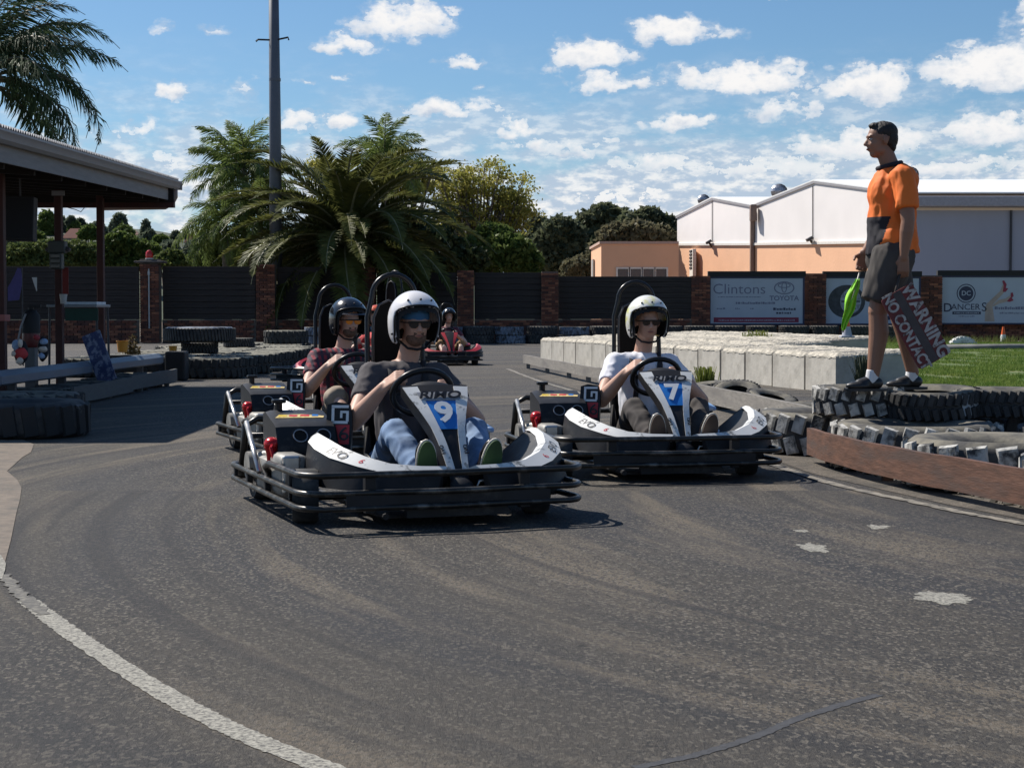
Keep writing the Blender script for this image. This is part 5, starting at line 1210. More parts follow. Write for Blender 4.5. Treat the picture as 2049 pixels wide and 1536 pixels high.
# shaded tyres at far left
G3 = 'dark tyres in the shade of the pavilion'
tyre(T_shade, (-4.02, 13.95, 0), 'truck tyre with pale paint toned down for shade on its tread at the left edge', G3)
tyre(T_truckd, (-4.75, 14.9, 0), 'dark truck tyre behind the toned down painted one in the shade', G3)
tyre(T_truckd, (-4.35, 15.1, .0), 'dark truck tyre just before the grey plank end in the shade', G3)
tyre(T_truckd, (-4.95, 13.8, 0), 'dark truck tyre at the very left edge in the shade', G3)
for i in range(7): tyre(T_car, (-5.12 + .02 * math.sin(i * 2), 17.6 + i * .95, 0), ['dark small tyre at the near end', 'second dark small tyre', 'third dark small tyre', 'dark small tyre under the blue sign', 'dark small tyre right of the blue sign', 'second last dark small tyre', 'dark small tyre at the far end'][i] + ' of the row behind the left plank', G3)
# left plank barrier + guard rail
lp = empty('plank_barrier', (0, 0, 0), 0, 'low grey plank barrier of two boards in the shade of the pavilion', 'barrier')
M_splank = mat('grey_board', (.105, .105, .10), .85, var=.15, scale=6, stretch=(1, 1, 5))
plank(lp, [(-4.72, 18.3), (-4.72, 20.2), (-4.73, 21.2)], .03, .21, .035, M_splank); plank(lp, [(-4.74, 21.2), (-4.74, 23), (-4.73, 24.0)], .05, .225, .035, M_splank)
for y in (18.6, 20.2, 21.9, 23.6): mb = MB(); mb.box((-4.80, y, .1), (.06, .07, .2)); mb.build('stake', M_splank, lp)
gr = empty('guard_rail', (0, 0, 0), 0, 'blue grey guard rail on short legs along the pit edge', 'guard rail')
M_rail = mat('blue_grey_rail_paint', (.13, .16, .20), .5, var=.12, scale=3)
pr = [(-5.25, 15.5), (-5.25, 17.35), (-5.22, 21.0), (-5.2, 25.2)]
for (x0_, y0_), (x1_, y1_) in zip(pr[:-1], pr[1:]):
    secs = [[Vector((x + dx, y, z)) for dx, z in ((0, .26), (.03, .28), (.03, .36), (-.03, .415), (-.09, .415), (-.09, .26))] for x, y in ((x0_, y0_ + .01), (x1_, y1_ - .01))]
    mb = MB(); mb.strip(secs); mb.build('rail', M_rail, gr)
for y in (16, 18, 20, 22, 24.2): mb = MB(); mb.box((-5.3, y, .14), (.08, .08, .28)); mb.build('leg', M_dkmetal, gr)
mb = MB(); mb.box((-5.05, 25.6, .22), (.30, .35, .44), bev=.03); o = mb.build('black_bin', MATS['black_cabinet']); tag(o, 'black box at the far end of the blue grey guard rail', 'box')
# leaning blue sign
a = GR(247, 790, .0); t = empty('leaning_sign', (-5.0, 21.0, .17), 0, 'worn blue sign board leaning on the guard rail', 'sign'); t.rotation_euler = (R(-12), R(-22), 0)
mb = MB(); mb.box((0, 0, .32), (.24, .02, .66), bev=.004); mb.build('board', mat('worn_blue_print', (.03, .045, .13), .6, var=.3, scale=5, col2=(.17, .20, .29), c2scale=9, c2lo=.5, c2hi=.56), t)
def bucket(px, py, d, m, label, sz=.15):
    p_ = AT(px, py, d); t = empty('bucket', (p_.x, d, p_.z - sz / 2), .4, label, 'bucket', 'yellow orange buckets'); mb = MB(); mb.lathe([(0, 0), (sz * .40, 0), (sz * .5, sz), (sz * .46, sz), (sz * .37, .02), (0, .02)], 16, closed=False); mb.build('pail', m, t, 40)
    mb = MB(); mb.lathe([(sz * .5, sz * .9), (sz * .54, sz * .93), (sz * .54, sz), (sz * .5, sz)], 16); mb.build('rim', m, t, 40)
M_or = mat('orange_yellow_plastic', (.60, .26, .02), .5, var=.1, scale=6)
p_ = GR(245, 704, .0)
bucket(245, 693, 25.0, M_or, 'orange yellow bucket standing behind the right end of the guard rail', .17)
bucket(346, 700, 28.0, M_or, 'orange bucket at the near end of the mossy tyre island', .14)
mb = MB(); q = AT(245, 704, 25); mb.box((q.x, 25.0, q.z / 2 - .02), (.5, .4, q.z - .05)); o = mb.build('crate', MATS['black_cabinet']); tag(o, 'dark crate carrying the orange yellow bucket', 'crate')
mb = MB(); mb.ell((0, 0, 0), (.3, .3, .3))
t = empty('dry_weed', (AT(262, 690, 26).x, 26, .0), 0, 'dry brown weed beside the orange yellow bucket', 'weed'); 
r = np.random.default_rng(3); P = blob_pts([((0, 0, .42), (.14, .1, .26))], 260, r, .1); V_, F_ = quads_cloud(P, 0, .04, r, 2.5); npmesh('stems', V_, F_, leafmat('dry_weed_leaf', (.12, .09, .04), (.2, .15, .07)), t)
# ================================================================== people
M_skin = mat('skin', (.50, .29, .205), .55, var=.10, scale=7, bump=.0008, spec=.4)
M_skinp = mat('pale_skin', (.50, .31, .235), .55, var=.08, scale=7, spec=.4)
M_skind = mat('tanned_skin', (.26, .135, .085), .5, var=.10, scale=7, bump=.0008, spec=.4)
M_hair = mat('black_hair', (.012, .009, .007), .6, var=.4, scale=60, bump=.004)
M_beard = mat('dark_beard', (.10, .06, .042), .8, var=.5, scale=90, bump=.003)
M_lens = mat('sunglass_lens', (.015, .013, .013), .12, var=.05, spec=.7); M_black = mat('satin_black', (.011, .011, .012), .3, var=.15, scale=9, spec=.3)
def cap(mb, p0, r0, p1, r1, e0=True, e1=True, seg=14, flat=1.0):
    p0, p1 = Vector(p0), Vector(p1); mb.tube([p0, p0.lerp(p1, .5), p1], [r0, (r0 + r1) / 2, r1], seg)
    if e0: mb.ell(p0, r0 * .995, seg=12, rings=8)
    if e1: mb.ell(p1, r1 * .995, seg=12, rings=8)
def hand(mb, wr, d, n, curl=.5, s=1.0, thumb_side=1, spread=.012):
    """wr wrist point, d direction of hand, n palm normal (fingers curl towards n)"""
    wr = Vector(wr); d = Vector(d).normalized(); n = (Vector(n) - d * Vector(n).dot(d)).normalized(); sd = d.cross(n) * thumb_side
    # palm
    for k in range(4):
        o = (-.028 + .0187 * k) * s; cap(mb, wr + sd * o * .7, .016 * s, wr + d * .085 * s + sd * o, .0125 * s, seg=8)
    lens = (.065, .078, .082, .072)
    for k in range(4):
        o = (-.030 + .0200 * k) * s; p = wr + d * .088 * s + sd * o; ang_ = curl * .9; dd = d.copy(); L_ = lens[k] * s
        for j, (fr, rr) in enumerate(((.46, .0098), (.30, .0088), (.24, .008))):
            ang = ang_ * (.75 + .35 * j); ax = d.cross(n); dd = (Matrix.Rotation(curl * (.75 + .5 * j) * .8, 3, sdx(d, n)) @ dd) if curl else dd
            q = p + dd * L_ * fr; cap(mb, p, rr * s, q, rr * .93 * s, seg=8); p = q
    p = wr + d * .02 * s + sd * .026 * s; dd = (d * .6 + sd * .8 + n * .35 * (1 + curl * .4)).normalized(); q = p + dd * .045 * s; cap(mb, p, .015 * s, q, .0115 * s, seg=8)
    dd = (d * .9 + sd * .15 + n * .5 * (1 + curl)).normalized(); q2 = q + dd * .033 * s; cap(mb, q, .0115 * s, q2, .009 * s, seg=8)
def sdx(d, n): return d.cross(n).normalized()
def head(mb, c, yaw=0, pitch=0, s=1.0, neck=None):
    """c head centre; face along +Y (yaw about Z)"""
    M = Matrix.Rotation(yaw, 3, 'Z') @ Matrix.Rotation(pitch, 3, 'X'); c = Vector(c)
    def P(x, y, z): return c + M @ (Vector((x, y, z)) * s)
    e = (M.to_euler())
    mb.ell(P(0, -.008, .03), (.074 * s, .094 * s, .088 * s), e, 20, 14)
    mb.ell(P(0, .022, -.02), (.062 * s, .070 * s, .085 * s), e, 18, 12)
    mb.ell(P(0, .042, -.082), (.036 * s, .036 * s, .030 * s), e)          # chin
    mb.ell(P(.036, .012, -.06), (.026 * s, .045 * s, .034 * s), e); mb.ell(P(-.036, .012, -.06), (.026 * s, .045 * s, .034 * s), e)
    mb.ell(P(0, .078, .028), (.052 * s, .018 * s, .013 * s), e)           # brow
    cap(mb, P(0, .086, .012), .009 * s, P(0, .106, -.022), .0125 * s, seg=8)   # nose
    mb.ell(P(.012, .093, -.027), .009 * s); mb.ell(P(-.012, .093, -.027), .009 * s)
    mb.ell(P(.030, .068, -.022), (.020 * s, .018 * s, .018 * s), e); mb.ell(P(-.030, .068, -.022), (.020 * s, .018 * s, .018 * s), e)
    mb.ell(P(0, .083, -.049), (.024 * s, .011 * s, .0065 * s), e); mb.ell(P(0, .081, -.060), (.021 * s, .011 * s, .0075 * s), e)
    for sx in (-1, 1): mb.ell(P(sx * .078, -.012, -.004), (.010 * s, .019 * s, .031 * s), (0, 0, yaw + sx * -.35), 12, 8)
    if neck is not None: cap(mb, P(0, -.018, -.06), .056 * s, neck, .060 * s)
    return P, M
def eyes(P, M, parent, s=1.0):
    wm_ = mat('eye_white', (.32, .30, .28), .3); im = mat('iris', (.03, .018, .01), .2); mb = MB()
    for sx in (-1, 1): mb.ell(P(sx * .031, .0725, .008), .012 * s, seg=10, rings=8)
    o = mb.build('eyes', wm_, parent, True)
    mb = MB()
    for sx in (-1, 1): mb.ell(P(sx * .031, .0835, .008), .0055 * s, seg=8, rings=6)
    mb.build('irises', im, parent, True)
    mb = MB()
    for sx in (-1, 1): cap(mb, P(sx * .014, .091, .028), .0045, P(sx * .048, .080, .031), .0035, seg=6)
    mb.build('eyebrows', M_hair, parent, True)
def sunglasses(P, M, parent, lens=None, s=1.0):
    e = M.to_euler(); g_ = MB(); g_.box(P(0, .104, .022), (.13 * s, .006, .010 * s), M); 
    for sx in (-1, 1): g_.tube([P(sx * .064, .103, .02), P(sx * .078, .06, .016), P(sx * .080, -.01, .012)], .0035, 6)
    o = g_.build('sunglasses', M_black, parent)
    mb = MB()
    for sx in (-1, 1): 
        mb.prism([(-.027 * s, .014 * s), (.027 * s, .014 * s), (.024 * s, -.012 * s), (.010 * s, -.021 * s), (-.012 * s, -.021 * s), (-.025 * s, -.010 * s)], .005, M @ FACE.copy() @ Matrix.Rotation(sx * .0, 3, 'Y') @ Matrix.Diagonal((-1, 1, 1)), P(sx * .033, .100, .010))
    mb.build('lens', lens or M_lens, o)
def helmet(c, M, parent, shell, s=1.0, marks=None, sticker=None, visor=None, rim=None):
    """open-face helmet. c centre. shell material"""
    c = Vector(c); h = bpy.data.objects.new('helmet', None); 
    def surf(rad, az_w, el_top, name, m, smooth=True, low=-58, z_off=0, par=None, top=(1, 1, 1)):
        nu, nv = 64, 44; V_ = []; idx = {}; mb = MB(); grid = {}
        for j in range(nv + 1):
            el = R(90) - R(90 - low) * j / nv
            for i in range(nu):
                az = 2 * math.pi * i / nu      # 0 = +Y
                w = 1.0
                if el < 0: w = math.cos(el) ** .22 * (1 - .10 * (-el / R(58)))
                else: w = math.cos(el) ** 1.0
                cosel = math.cos(el) if el >= 0 else math.cos(el) ** .35
                x = rad[0] * cosel * math.sin(az); y = rad[1] * cosel * math.cos(az); z = rad[2] * math.sin(el) * (1.0 if el >= 0 else .92)
                V_.append(c + M @ (Vector((x, y, z + z_off)) * s)); 
        fs = []
        for j in range(nv):
            el = R(90) - R(90 - low) * (j + .5) / nv
            for i in range(nu):
                az = 2 * math.pi * (i + .5) / nu; a_ = az if az < math.pi else az - 2 * math.pi
                # rounded window
                wd = az_w * (1 if el > R(-20) else 1 + (math.degrees(-el) - 20) * .004)
                eu = (el - R(el_top)) / R(22)
                lim = wd if el < R(el_top - 22) else wd * math.sqrt(max(0, 1 - ((el - R(el_top - 22)) / R(22)) ** 2)) if el < R(el_top) else -1
                if abs(a_) < R(1) * lim: continue
                i2 = (i + 1) % nu; fs.append((j * nu + i, j * nu + i2, (j + 1) * nu + i2, (j + 1) * nu + i))
        mb.add(V_, fs); o = mb.build(name, m, par, True)
        return o
    o = surf((.142, .165, .158), 66, 36, 'helmet', shell, par=parent)
    md = o.modifiers.new('s', 'SOLIDIFY'); md.thickness = .012 * s; md.offset = -1
    surf((.130, .153, .146), 54, 25, 'lining', mat('helmet_lining', (.012, .012, .013), .9), par=o)
    r_ = MB(); pts = []
    for k in range(41):
        t_ = k / 40 * 2 - 1
        if abs(t_) > .62: el = -52 + (1 - abs(t_)) / .38 * 66; az = (66 if t_ > 0 else -66) * (1 + max(0, -el - 20) * .004)
        else: el = 14 + 22 * math.sqrt(max(0, 1 - (t_ / .62) ** 2)); az = 66 * t_ / .62
        E = R(el); A_ = R(az); ce = math.cos(E) if E >= 0 else math.cos(E) ** .35
        pts.append(c + M @ (Vector((.142 * ce * math.sin(A_), .165 * ce * math.cos(A_), .158 * math.sin(E) * (1 if E >= 0 else .92))) * s))
    r_.tube(pts, .006 * s, 6); r_.build('edge_trim', rim or M_black, o, True)
    # press studs
    mb = MB()
    for az, el in ((-40, 46), (0, 50), (40, 46), (-76, -26), (76, -26)):
        E = R(el); A_ = R(az); ce = math.cos(E) if E >= 0 else math.cos(E) ** .35; q = c + M @ (Vector((.144 * ce * math.sin(A_), .167 * ce * math.cos(A_), .160 * math.sin(E))) * s); mb.ell(q, .007 * s, seg=8, rings=6)
    mb.build('press_studs', M_dkmetal, o, True)
    # chin strap
    mb = MB(); mb.tube([c + M @ (Vector(v) * s) for v in ((-.10, .02, -.10), (-.05, .055, -.145), (0, .065, -.152), (.05, .055, -.145), (.10, .02, -.10))], .007 * s, 6); mb.build('chin_strap', M_black, o, True)
    if sticker:
        mb = MB(); q = c + M @ (Vector((sticker * -.136, .02, -.02)) * s); mb.ell(q, (.010, .045, .06)); mb.build('side_patch', M_pwhite, o, True)
    if visor:
        mb = MB(); vs = []; fs = []
        for i in range(13):
            A_ = R(-42 + 7 * i)
            for (rr, z) in ((.166, .052), (.185, .044)): vs.append(c + M @ (Vector((rr * math.sin(A_) * .87, rr * math.cos(A_), z)) * s))
        for i in range(12): fs.append((2 * i, 2 * i + 1, 2 * i + 3, 2 * i + 2))
        mb.add(vs, fs); mb.build('peak', visor, o)
    return o
# -------------------------------------------------------------- driver
def driver(kart, label, skin, shirt, trousers, sole, hel, sx=-.15, lean=0.0, glasses=None, beard=False, beard_m=None, plaid=False, long_sleeve=False, bandana=None, shorts=False, hkw=None, voxel=.0075, hx=-.04, face_yaw=0, name='person', fine=True):
    p = empty(name, kart.location, kart.rotation_euler.z, label, 'person', 'people driving karts')
    S = Vector((sx, 0, 0)); V = lambda x, y, z: Vector((sx + x, y, z))
    hip = (V(.09, -.34, .17), V(-.09, -.34, .17)); kn = (V(.22, .30, .42), V(-.20, .34, .42)); an = (V(.20 - .0, .55, .17), V(-.06 - .0, .60, .17))
    kn = (V(.215, .24, .405), V(-.20, .26, .405)); an = (V(.175, .58, .20), V(-.12, .62, .20))
    ch = V(lean * .4, -.40, .45); nk = V(lean * .8 + hx * .4, -.37, .735); hd = V(lean + hx, -.30, .945)
    sh = (V(.185 + lean * .6, -.34, .665), V(-.185 + lean * .6, -.34, .655)); 
    wc = Vector((-.10, .16, .60)); hnd = (wc + Vector((.130, -.015, .080)), wc + Vector((-.15, -.03, .03)))
    el_ = (V(.34, -.10, .44), V(-.34, -.12, .43))
    body = MB(); P, M = head(body, hd, face_yaw, R(-6), 1.0, nk)
    cap(body, nk, .062, V(0, -.38, .66), .09)
    cap(body, V(.1, -.36, .62), .09, V(-.1, -.36, .62), .09); cap(body, V(0, -.38, .62), .14, V(0, -.34, .22), .13)
    for i in (0, 1):
        cap(body, sh[i], .060, el_[i], .050); w = hnd[i] + Vector(((.5 if i == 0 else -.5) * .10, -.065, -.055)); mid = el_[i].lerp(w, .3); cap(body, el_[i], .048, mid, .051); cap(body, mid, .051, w, .030)
        d_ = (hnd[i] - w); hand(body, w, d_, Vector((-.9 if i == 0 else .9, .35, .1)), 1.25, 1.12, 1 if i == 0 else -1) if fine else body.ell(hnd[i], .05)
        cap(body, hip[i], .085, kn[i], .06); cap(body, kn[i], .052, an[i], .038)
        cap(body, an[i], .038, an[i] + Vector((0, .05, .12)), .032)
    remesh(body, 'body', skin, p, voxel, 2)
    # shirt
    s_ = MB(); cap(s_, V(lean * .2, -.37, .60), .155, V(0, -.34, .22), .145, seg=20); cap(s_, sh[0], .078, sh[1], .078); cap(s_, V(lean * .7, -.37, .66), .10, nk + Vector((0, 0, -.055)), .075, True, False)
    for i in (0, 1):
        e_ = sh[i].lerp(el_[i], .55 if not long_sleeve else 1.0); cap(s_, sh[i], .072, e_, .066, True, long_sleeve)
        if long_sleeve: cap(s_, el_[i], .062, el_[i].lerp(hnd[i], .35), .054, True, False)
    remesh(s_, 'shirt', shirt, p, .010, 3, .008, 10, 3)
    t_ = MB()
    for i in (0, 1):
        cap(t_, hip[i], .098, kn[i].lerp(hip[i], .02), .067)
        if not shorts: cap(t_, kn[i], .066, kn[i].lerp(an[i], .9), .058, True, False)
        else: cap(t_, kn[i], .085, kn[i].lerp(an[i], .06), .082, True, False)
    cap(t_, hip[0], .125, hip[1], .125); remesh(t_, 'trousers', trousers, p, .010, 3, .010, 9, 7)
    for s__ in (-1, 1):
        q = MB(); q.tube([V(s__ * .11, -.34, .735), V(s__ * .09, -.235, .66), V(s__ * .08, -.205, .50), V(s__ * .10, -.19, .34)], .019, 6); q.build('seat_belt', M_bk, p, True)
    for i in (0, 1):
        # shoe: sole facing forward, toe up
        a = an[i] + Vector((0, .045, 0)); M2 = Matrix.Rotation(R(72), 3, 'X') @ Matrix.Rotation(R(6 if i else -6), 3, 'Z')
        q = MB(); q.ell(a + M2 @ Vector((0, .02, .03)), (.045, .07, .045), M2.to_euler()); q.ell(a + M2 @ Vector((0, .12, .015)), (.048, .085, .032), M2.to_euler()); cap(q, a + M2 @ Vector((0, -.01, .05)), .045, a + M2 @ Vector((0, .05, .05)), .04)
        so = remesh(q, 'shoe', M_black if not shorts else M_black, p, .010, 2)
        q = MB(); n = 26; pts = []
        for k in range(n):
            th = 2 * math.pi * k / n; y = .145 * math.cos(th); w_ = .048 * (1 + .12 * math.cos(th)) ; pts.append((math.sin(th) * w_, y + .07))
        q.prism(pts, .022, M2, a + M2 @ Vector((0, 0, -.040))); q.build('sole', sole, so, 40)
        # pale foxing rim
        q = MB(); rim_ = [a + M2 @ Vector((x * 1.01, y, -.022)) for x, y in pts]; q.tube(rim_, .006, 5, closed=True); q.build('sole_rim', mat('off_white_rubber', (.55, .52, .46), .7), so, True)
    hk = dict(hkw or {}); 
    if hel: helmet(P(0, -.005, .022), M, p, hel, 1.0, **hk)
    if glasses is not None: sunglasses(P, M, p, glasses)
    else: eyes(P, M, p)
    if beard:
        b_ = MB(); b_.ell(P(0, .030, -.068), (.0575, .060, .049), M.to_euler(), 20, 12); cap(b_, P(-.025, .086, -.040), .007, P(.025, .086, -.040), .007); o = remesh(b_, 'beard', beard_m or M_beard, p, .006, 1)
        l = MB(); l.ell(P(0, .093, -.053), (.020, .008, .006), M.to_euler()); l.build('lips', mat('lips', (.30, .12, .09), .5), p, True)
    else:
        l = MB(); l.ell(P(0, .089, -.054), (.022, .008, .007), M.to_euler()); l.build('lips', mat('lips', (.30, .12, .09), .5), p, True)
    if bandana:
        b_ = MB(); n = 24; vs = []; fs = []
        for k in range(n + 1):
            A_ = R(-95 + 190 * k / n)
            for z, g_ in ((.032, 1.03), (.062, 1.03), (.095, .93)): vs.append(P(.077 * g_ * math.sin(A_), -.008 + .098 * g_ * math.cos(A_), z))
        for k in range(n):
            for j in (0, 1): q = k * 3 + j; fs.append((q, q + 1, q + 4, q + 3))
        b_.add(vs, fs); b_.build('bandana', bandana, p, True)
    return p
# -------------------------------------------------------------- kart
M_kblack = mat('kart_black_plastic', (.014, .014, .016), .48, var=.3, scale=10, bump=.001, col2=(.055, .052, .048), c2scale=7, c2lo=.56, c2hi=.72, spec=.3)
M_kwhite = mat('scuffed_white_plastic', (.64, .64, .62), .4, var=.06, scale=9, col2=(.20, .20, .19), c2scale=13, c2lo=.565, c2hi=.64)
M_kgrey = mat('grey_plastic_decal', (.26, .27, .29), .4, var=.15, scale=9)
M_kblue = mat('blue_decal', (.015, .16, .50), .35, var=.08, scale=6)
M_lblue = mat('light_blue_fairing', (.22, .36, .58), .4, var=.3, scale=8, col2=(.55, .58, .62), c2scale=4, c2lo=.5, c2hi=.56)
M_rail = M_rail
M_steel = mat('worn_black_steel', (.035, .033, .030), .33, metal=.55, var=.35, scale=14, col2=(.16, .15, .135), c2scale=9, c2lo=.52, c2hi=.68)
M_bright = mat('bare_steel', (.50, .49, .47), .3, metal=.8, var=.2, scale=10)
M_alu = mat('dull_aluminium', (.28, .27, .245), .5, metal=.4, var=.2, scale=10, bump=.002)
M_redc = mat('red_anodised', (.45, .012, .015), .2, metal=.3, var=.2, scale=10)
M_tyrek = mat('kart_tyre', (.028, .028, .029), .8, var=.25, scale=12, col2=(.08, .075, .065), c2scale=6)
M_red = mat('red_decal', (.55, .02, .03), .4); M_white = M_white; M_wd = mat('white_decal', (.75, .75, .74), .4, var=.05); M_bd = mat('black_decal', (.012, .012, .014), .4)
M_yd = mat('yellow_decal', (.7, .5, .05), .4)
from mathutils.bvhtree import BVHTree
def hug(tx, surf, n, gap=.0015):
    """lay a flat print onto the curved panel under it"""
    bv = BVHTree.FromPolygons([v.co.copy() for v in surf.data.vertices], [tuple(p.vertices) for p in surf.data.polygons])
    for v in tx.data.vertices:
        q = tx.location + v.co; h = bv.ray_cast(q + n * .06, -n, .14)
        if h[0] is not None: v.co = h[0] + n * gap - tx.location
def kart(x, y, yaw, number, label, body_m=None, red=False, name='go_kart', tall_hoop=False, group='go karts on the track', detail=True):
    """origin ground centre, local +Y forward, +X driver's right; yaw: heading angle from -Y toward +X"""
    W_ = body_m or M_kwhite
    k = empty(name, (x, y, 0), math.pi + yaw, label, 'go kart', group)
    hw = .70
    def railpts(z, fy=.95, ry=-.80, inset=0, back=True):
        pts = []; r_ = .17
        a = hw - inset
        def arc(cx, cy, a0, a1, r__, n=6): return [Vector((cx + r__ * math.cos(R(a0 + (a1 - a0) * i / n)), cy + r__ * math.sin(R(a0 + (a1 - a0) * i / n)), z)) for i in range(n + 1)]
        pts += [Vector((a - .14, ry - .02, z))] + arc(a - .07, ry + .05, -80, 0, .07, 4)
        pts += [Vector((a, .2, z))] + arc(a - r_, fy - .17, 0, 62, r_)
        pts += [Vector((.30, fy - .015, z)), Vector((0, fy + .015, z)), Vector((-.30, fy - .015, z))]
        pts += arc(-a + r_, fy - .17, 118, 180, r_) + [Vector((-a, .2, z))] + arc(-a + .07, ry + .05, 180, 260, .07, 4) + [Vector((-a + .14, ry - .02, z))]
        return pts
    # three rails; the top one only wraps the front half
    top = [p for p in railpts(.262) if p.y > .19]; a_ = top[0].copy(); a_.y -= .12; b_ = top[-1].copy(); b_.y -= .12
    top = [a_ + Vector((-.05, .0, -.10)), a_ + Vector((0, .02, -.02))] + top + [b_ + Vector((0, .02, -.02)), b_ + Vector((.05, 0, -.10))]
    for i, pts in enumerate((top, railpts(.178), railpts(.108))):
        mb = MB(); mb.tube(pts, .0145 if i else .016, 10); mb.build('bumper_rail', M_steel, k, True)
    mb = MB(); mb.box((0, .925, .145), (.9, .014, .05), bev=.004); 
    mb.build('bumper_plate', M_kblack, k)
    for sx in (-1, 1):
        for c__, s__ in (((.38, .90, .175), (.05, .05, .19)), ((.665, .55, .18), (.035, .035, .17)), ((.69, .1, .145), (.03, .04, .10)), ((.69, -.35, .145), (.03, .04, .10)), ((.69, -.7, .145), (.03, .04, .10))): mb = MB(); mb.box((sx * c__[0], c__[1], c__[2]), s__, bev=.005); mb.build('bumper_bracket', M_kblack, k)
    mb = MB(); mb.prism([(-.50, -.045), (.50, -.045), (.50, .045), (-.50, .045)], .006, FACE @ Matrix.Diagonal((-1, 1, -1)), (0, .936, .145)); mb.build('bumper_skid', M_kblack, k)
    # floor + chassis
    mb = MB(); mb.box((-.05, .30, .045), (.62, 1.0, .012)); mb.tube([(-.30, .9, .06), (-.34, -.7, .06)], .016, 8); mb.tube([(.30, .9, .06), (.34, -.7, .06)], .016, 8); mb.tube([(-.6, .52, .12), (.6, .52, .12)], .014, 8); mb.tube([(-.62, -.62, .13), (.62, -.62, .13)], .018, 8)
    mb.box((-.05, .88, .09), (.5, .05, .08)); mb.build('chassis', M_kblack, k)
    # wheels
    for sx, yy, w_ in ((1, .50, .125), (-1, .50, .125), (1, -.62, .18), (-1, -.62, .18)):
        rr = .130 if yy > 0 else .138; st = (R(-12) if yy > 0 else 0)
        wh_ = empty('wheel', (sx * (.59 if yy > 0 else .53), yy, rr), st); wh_.parent = k; wh_.rotation_euler = (0, 0, st)
        mb = MB(); My = Matrix(((0, 0, 1), (1, 0, 0), (0, 1, 0))); h = w_ / 2
        mb.lathe([(rr * .93, -h), (rr, -h * .75), (rr, h * .75), (rr * .93, h), (rr * .55, h * .92), (rr * .5, h * .8), (rr * .5, -h * .8), (rr * .55, -h * .92)], 28, M=My); o = mb.build('tyre', M_tyrek, wh_, 40)
        mb = MB(); mb.lathe([(0, -h * .3), (rr * .2, -h * .3), (rr * .25, h * .3 * sx), (rr * .50, h * .7 * 1), (rr * .53, h * .7), (rr * .53, -h * .7), (rr * .50, -h * .7), (rr * .2, -h * .1)], 20, M=My, closed=False); mb.build('rim', M_alu, wh_, 40)
    # side fairings: white upper band, black flank
    for sx in (1, -1):
        path = [(.07, .81, .278, .075), (.20, .80, .282, .085), (.34, .765, .295, .09), (.44, .69, .325, .10), (.52, .57, .362, .11), (.56, .43, .395, .11), (.575, .31, .412, .09), (.57, .25, .414, .05)]
        w1 = MB(); secs = []; fl = MB(); sec2 = []
        for (px_, py_, pz, wd) in path:
            out = Vector((.75, .62, 0)).normalized() if py_ > .6 else Vector((.93, .3, 0)).normalized()
            a = Vector((px_, py_, pz)); b2 = a + Vector((out.x * wd * .70, out.y * wd * .70, -wd * .42))
            secs.append([Vector((sx * q.x - .10, q.y, q.z)) for q in (a + Vector((-.03, -.03, -.015)), a, b2, b2 + Vector((-.02, -.02, -.012)))])
            lo = b2 + Vector((out.x * .035, out.y * .035, -max(.03, (b2.z - .15) * .85))); lo.z = max(lo.z, .12)
            sec2.append([Vector((sx * q.x - .10, q.y, q.z)) for q in (b2 + Vector((-.012, -.012, -.004)), b2 + Vector((-.001, -.001, -.001)), lo, lo + Vector((-.03, -.03, 0)))])
        w1.strip(secs); sf = w1.build('side_fairing', W_, k, 35)
        fl.strip(sec2); fl.build('fairing_flank', M_kblack if not red else M_kblack, k, 35)
        inn = MB(); ip = [[Vector((sx * q.x - .10, q.y, q.z)) for q in (Vector((c[0] - .02, c[1] - .03, c[2] - .02)), Vector((c[0] - .03, c[1] - .05, c[2] - .03)), Vector((max(.06, c[0] - .16), c[1] - .16, max(.10, c[2] - .17))), Vector((max(.06, c[0] - .15), c[1] - .13, max(.09, c[2] - .19))))] for c in path]
        inn.strip(ip); inn.build('inner_fairing', M_kblack, k, 35)
        if detail:
            i0 = 3; a = secs[4][1].lerp(secs[4][2], .5); ax = (secs[5][1] - secs[3][1]).normalized() * (1 if sx < 0 else -1); dn_ = (secs[4][2] - secs[4][1]).normalized(); up_ = -dn_; nrm_ = ax.cross(up_).normalized()
            M = Matrix((ax, up_, nrm_)).transposed()
            tx_ = text('EVO', .065, M_bd, sf, a + nrm_ * .005, M, ext=0, bold=.0005, shear=.2, sx=1.1); hug(tx_, sf, nrm_)
            a = secs[3][1].lerp(secs[3][2], .5); ax = (secs[4][1] - secs[2][1]).normalized() * (1 if sx < 0 else -1); nrm_ = ax.cross(up_).normalized(); M = Matrix((ax, up_, nrm_)).transposed(); tx_ = text('6', .05, M_red, sf, a + nrm_ * .005, M, ext=0); hug(tx_, sf, nrm_)
    # side pods behind (low, along the seat)
    mb = MB(); mb.box((-.56, -.08, .17), (.18, .58, .17), (0, 0, 0), bev=.05); mb.build('left_side_pod', M_lblue if not red else W_, k, 50)
    mb = MB(); mb.box((-.52, -.42, .30), (.22, .34, .18), (R(8), 0, 0), bev=.05); mb.build('left_engine_cover', M_kblack, k, 50)
    mb = MB(); mb.box((-.52, -.30, .385), (.20, .22, .03), (R(-8), 0, 0), bev=.012); mb.build('left_cover_panel', M_lblue if not red else W_, k, 50)
    # right side: tank box, filler, engine box
    mb = MB(); mb.box((.60, .20, .205), (.14, .28, .21), bev=.03); o = mb.build('fuel_tank', M_alu, k, 50)
    mb = MB(); mb.box((.62, .335, .215), (.09, .03, .19), bev=.012); mb.build('tank_strap', M_bright, o)
